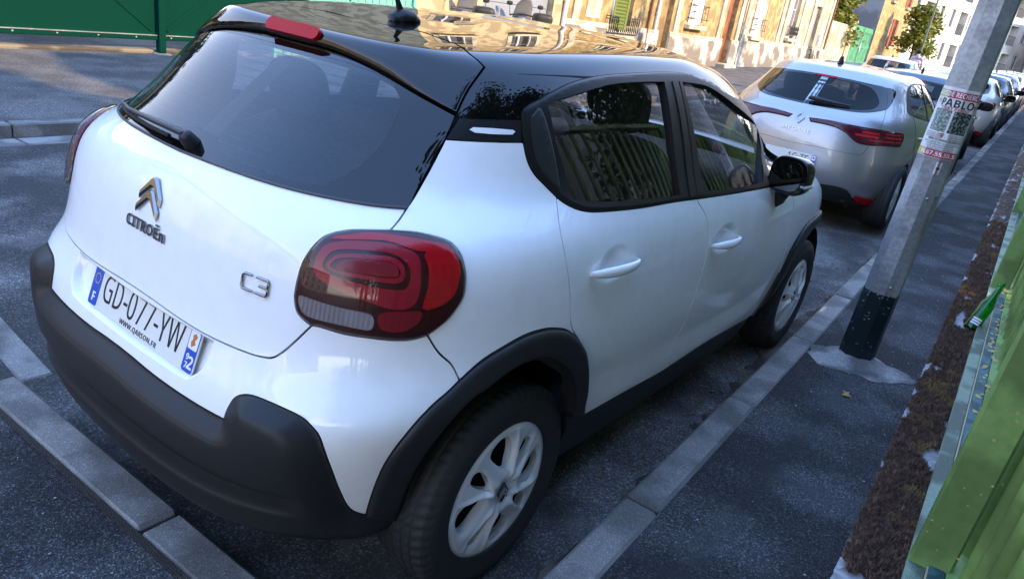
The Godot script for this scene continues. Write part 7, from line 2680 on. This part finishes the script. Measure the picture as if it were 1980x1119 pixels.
	M.cream = stone(lin(0.56, 0.46, 0.28), 0.14, 0.5, 0.04, 23, 0.5, 0.2)
	M.cream_stone = stone(lin(0.55, 0.48, 0.34), 0.16, 0.8, 0.03, 24, 0.4, 0.25)
	M.stone_pale = stone(lin(0.58, 0.52, 0.39), 0.14, 0.8, 0.03, 25, 0.3, 0.22)
	M.plinth = stone(lin(0.50, 0.46, 0.40), 0.25, 1.1, 0.02, 26, 0.5, 0.4)
	M.white_render = stone(lin(0.66, 0.64, 0.58), 0.06, 1.5, 0.03, 27, 0.3, 0.12)
	M.render_grey = stone(lin(0.20, 0.20, 0.21), 0.12, 1.5, 0.03, 28, 0.4, 0.2)
	M.render_pale = stone(lin(0.42, 0.40, 0.36), 0.10, 1.5, 0.03, 29, 0.3, 0.2)
	M.slate = stone(lin(0.10, 0.10, 0.11), 0.3, 0.7, 0.03, 30, 0.6, 0.2)
	M.tile_roof = stone(lin(0.30, 0.13, 0.07), 0.3, 0.7, 0.03, 32, 0.8, 0.3)
	M.white_paint = mat(lin(0.66, 0.66, 0.65), 0.5)
	M.white_plastic = mat(lin(0.58, 0.52, 0.42), 0.5)
	M.green_shutter = mat(lin(0.12, 0.17, 0.035), 0.5)
	M.red_shutter = mat(lin(0.40, 0.06, 0.035), 0.5)
	M.green_gate = stone(lin(0.045, 0.26, 0.12), 0.15, 0.6, 0.03, 34, 0.3, 0.2, 0.6)
	M.brown_door = stone(lin(0.22, 0.075, 0.030), 0.2, 0.6, 0.02, 35, 0.2, 0.2, 0.55)
	M.tan_door = stone(lin(0.30, 0.20, 0.10), 0.2, 0.6, 0.02, 36, 0.3, 0.2, 0.6)
	M.grey_door = mat(lin(0.26, 0.24, 0.23), 0.55)
	M.blue_grey = mat(lin(0.22, 0.25, 0.30), 0.5)
	M.dark_glass = mat(lin(0.035, 0.030, 0.030), 0.06, 0.0)
	M.pale_glass = mat(lin(0.22, 0.25, 0.22), 0.1)
	M.mauve_glass = mat(lin(0.16, 0.13, 0.15), 0.3)
	M.iron = mat(grey(0.02), 0.5)
	M.rust = mat(lin(0.15, 0.055, 0.025), 0.7)
	M.lamp_green = mat(lin(0.07, 0.10, 0.07), 0.5)
	M.bark = stone(lin(0.11, 0.085, 0.06), 0.4, 0.3, 0.04, 37, 1.0, 0.2)
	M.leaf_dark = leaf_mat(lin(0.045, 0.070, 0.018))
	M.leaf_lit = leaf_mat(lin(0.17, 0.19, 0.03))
	M.seat_black = mat(grey(0.012), 0.4)
	M.scooter_grey = mat(lin(0.3, 0.31, 0.33), 0.3, 0.4, 0.6)
	M.scooter_tan = mat(lin(0.30, 0.17, 0.07), 0.4)
func leaf_mat(c: Color) -> StandardMaterial3D:
	var m := mat(c, 0.55)
	m.vertex_color_use_as_albedo = true
	m.backlight_enabled = true
	m.backlight = lin(0.30, 0.34, 0.06)
	return m

func _ready() -> void:
	# camera
	var cam := Camera3D.new()
	cam.name = "camera"
	cam.fov = 42.92
	cam.near = 0.05
	cam.far = 900.0
	cam.transform = Transform3D(Basis(Vector3(0.77722, 0.14863, -0.61142), Vector3(-0.33830, 0.91802, -0.20687), Vector3(0.53055, 0.36762, 0.76378)), Vector3(1.75406, 1.58885, 1.43423))
	add_child(cam)
	# sky, air, exposure
	var env := Environment.new()
	env.background_mode = Environment.BG_SKY
	var sky := Sky.new()
	var psm := ProceduralSkyMaterial.new()
	psm.sky_top_color = lin(0.13, 0.23, 0.47)
	psm.sky_horizon_color = lin(0.95, 0.90, 0.80)
	psm.sky_curve = 0.18
	psm.ground_bottom_color = lin(0.15, 0.14, 0.12)
	psm.ground_horizon_color = lin(0.45, 0.45, 0.45)
	sky.sky_material = psm
	env.sky = sky
	env.background_energy_multiplier = 1.5
	env.tonemap_mode = Environment.TONE_MAPPER_LINEAR
	env.tonemap_exposure = 5.0
	env.sdfgi_enabled = true
	env.ssao_enabled = true
	env.ssil_enabled = true
	var we := WorldEnvironment.new()
	we.name = "world"
	we.environment = env
	add_child(we)
	# low sun from the right, a little ahead
	var sun := DirectionalLight3D.new()
	sun.name = "sun"
	sun.light_color = Color(1.0, 0.86, 0.66)
	sun.light_energy = 0.66
	sun.light_angular_distance = 0.5
	sun.shadow_enabled = true
	var to_sun := Vector3(cos(deg_to_rad(27.0)) * cos(0.17), sin(deg_to_rad(27.0)), -cos(deg_to_rad(27.0)) * sin(0.17))
	sun.transform = Transform3D(Basis.looking_at(-to_sun, Vector3.UP), Vector3(0, 30, 0))
	add_child(sun)
	materials()
	ground()
	left_side()
	right_houses()
	plants()
	right_side()
	near_car()
	far_car("silver hatchback parked just ahead of the white car, rear towards the viewer", Transform3D(Basis(Vector3.UP, 0.0187), Vector3(-0.310, 0.025, -6.343)), M.silver, true)
	far_car("dark slate hatchback with a pale sheen parked ahead of the silver one", sx(0.02, 0.0, -11.9, 0.03), M.slate_paint, false)
	far_car("cream beige car partly hidden by the lamp post", sx(0.10, 0.0, -17.6), M.beige_paint)
	far_car("dark green car parked beyond the cream beige one", sx(0.12, 0.0, -23.2), M.green_paint)
	far_car("grey blue car parked beyond the dark green one", sx(0.10, 0.0, -28.9), M.blue_paint)
	far_car("small pale grey car far along the kerb", sx(0.12, 0.0, -35.0), M.silver)
	far_car("tiny dark car farthest along the kerb", sx(0.12, 0.0, -41.0), M.slate_paint)
	far_car("grey beige hatchback across the road, rear seen above the silver car", sx(-2.55, 0.0, -24.9, 0.0), M.beige_paint)
	for e in [[-10.6, "dark motor scooter with grey side panels on the far pavement", M.seat_black, M.scooter_grey], [-12.6, "second motor scooter with tan bags beside the grey garage door", M.scooter_tan, M.seat_black]]:
		var s := thing("motor_scooter", e[1], "motor scooter", sx(-7.9, 0.1, e[0], 0.9))
		scooter_parts(s, e[2], e[3])
	chair()
	bicycle()
	street_lamp()
	person(st(-3.45, 0.0, -37.0), TURN)
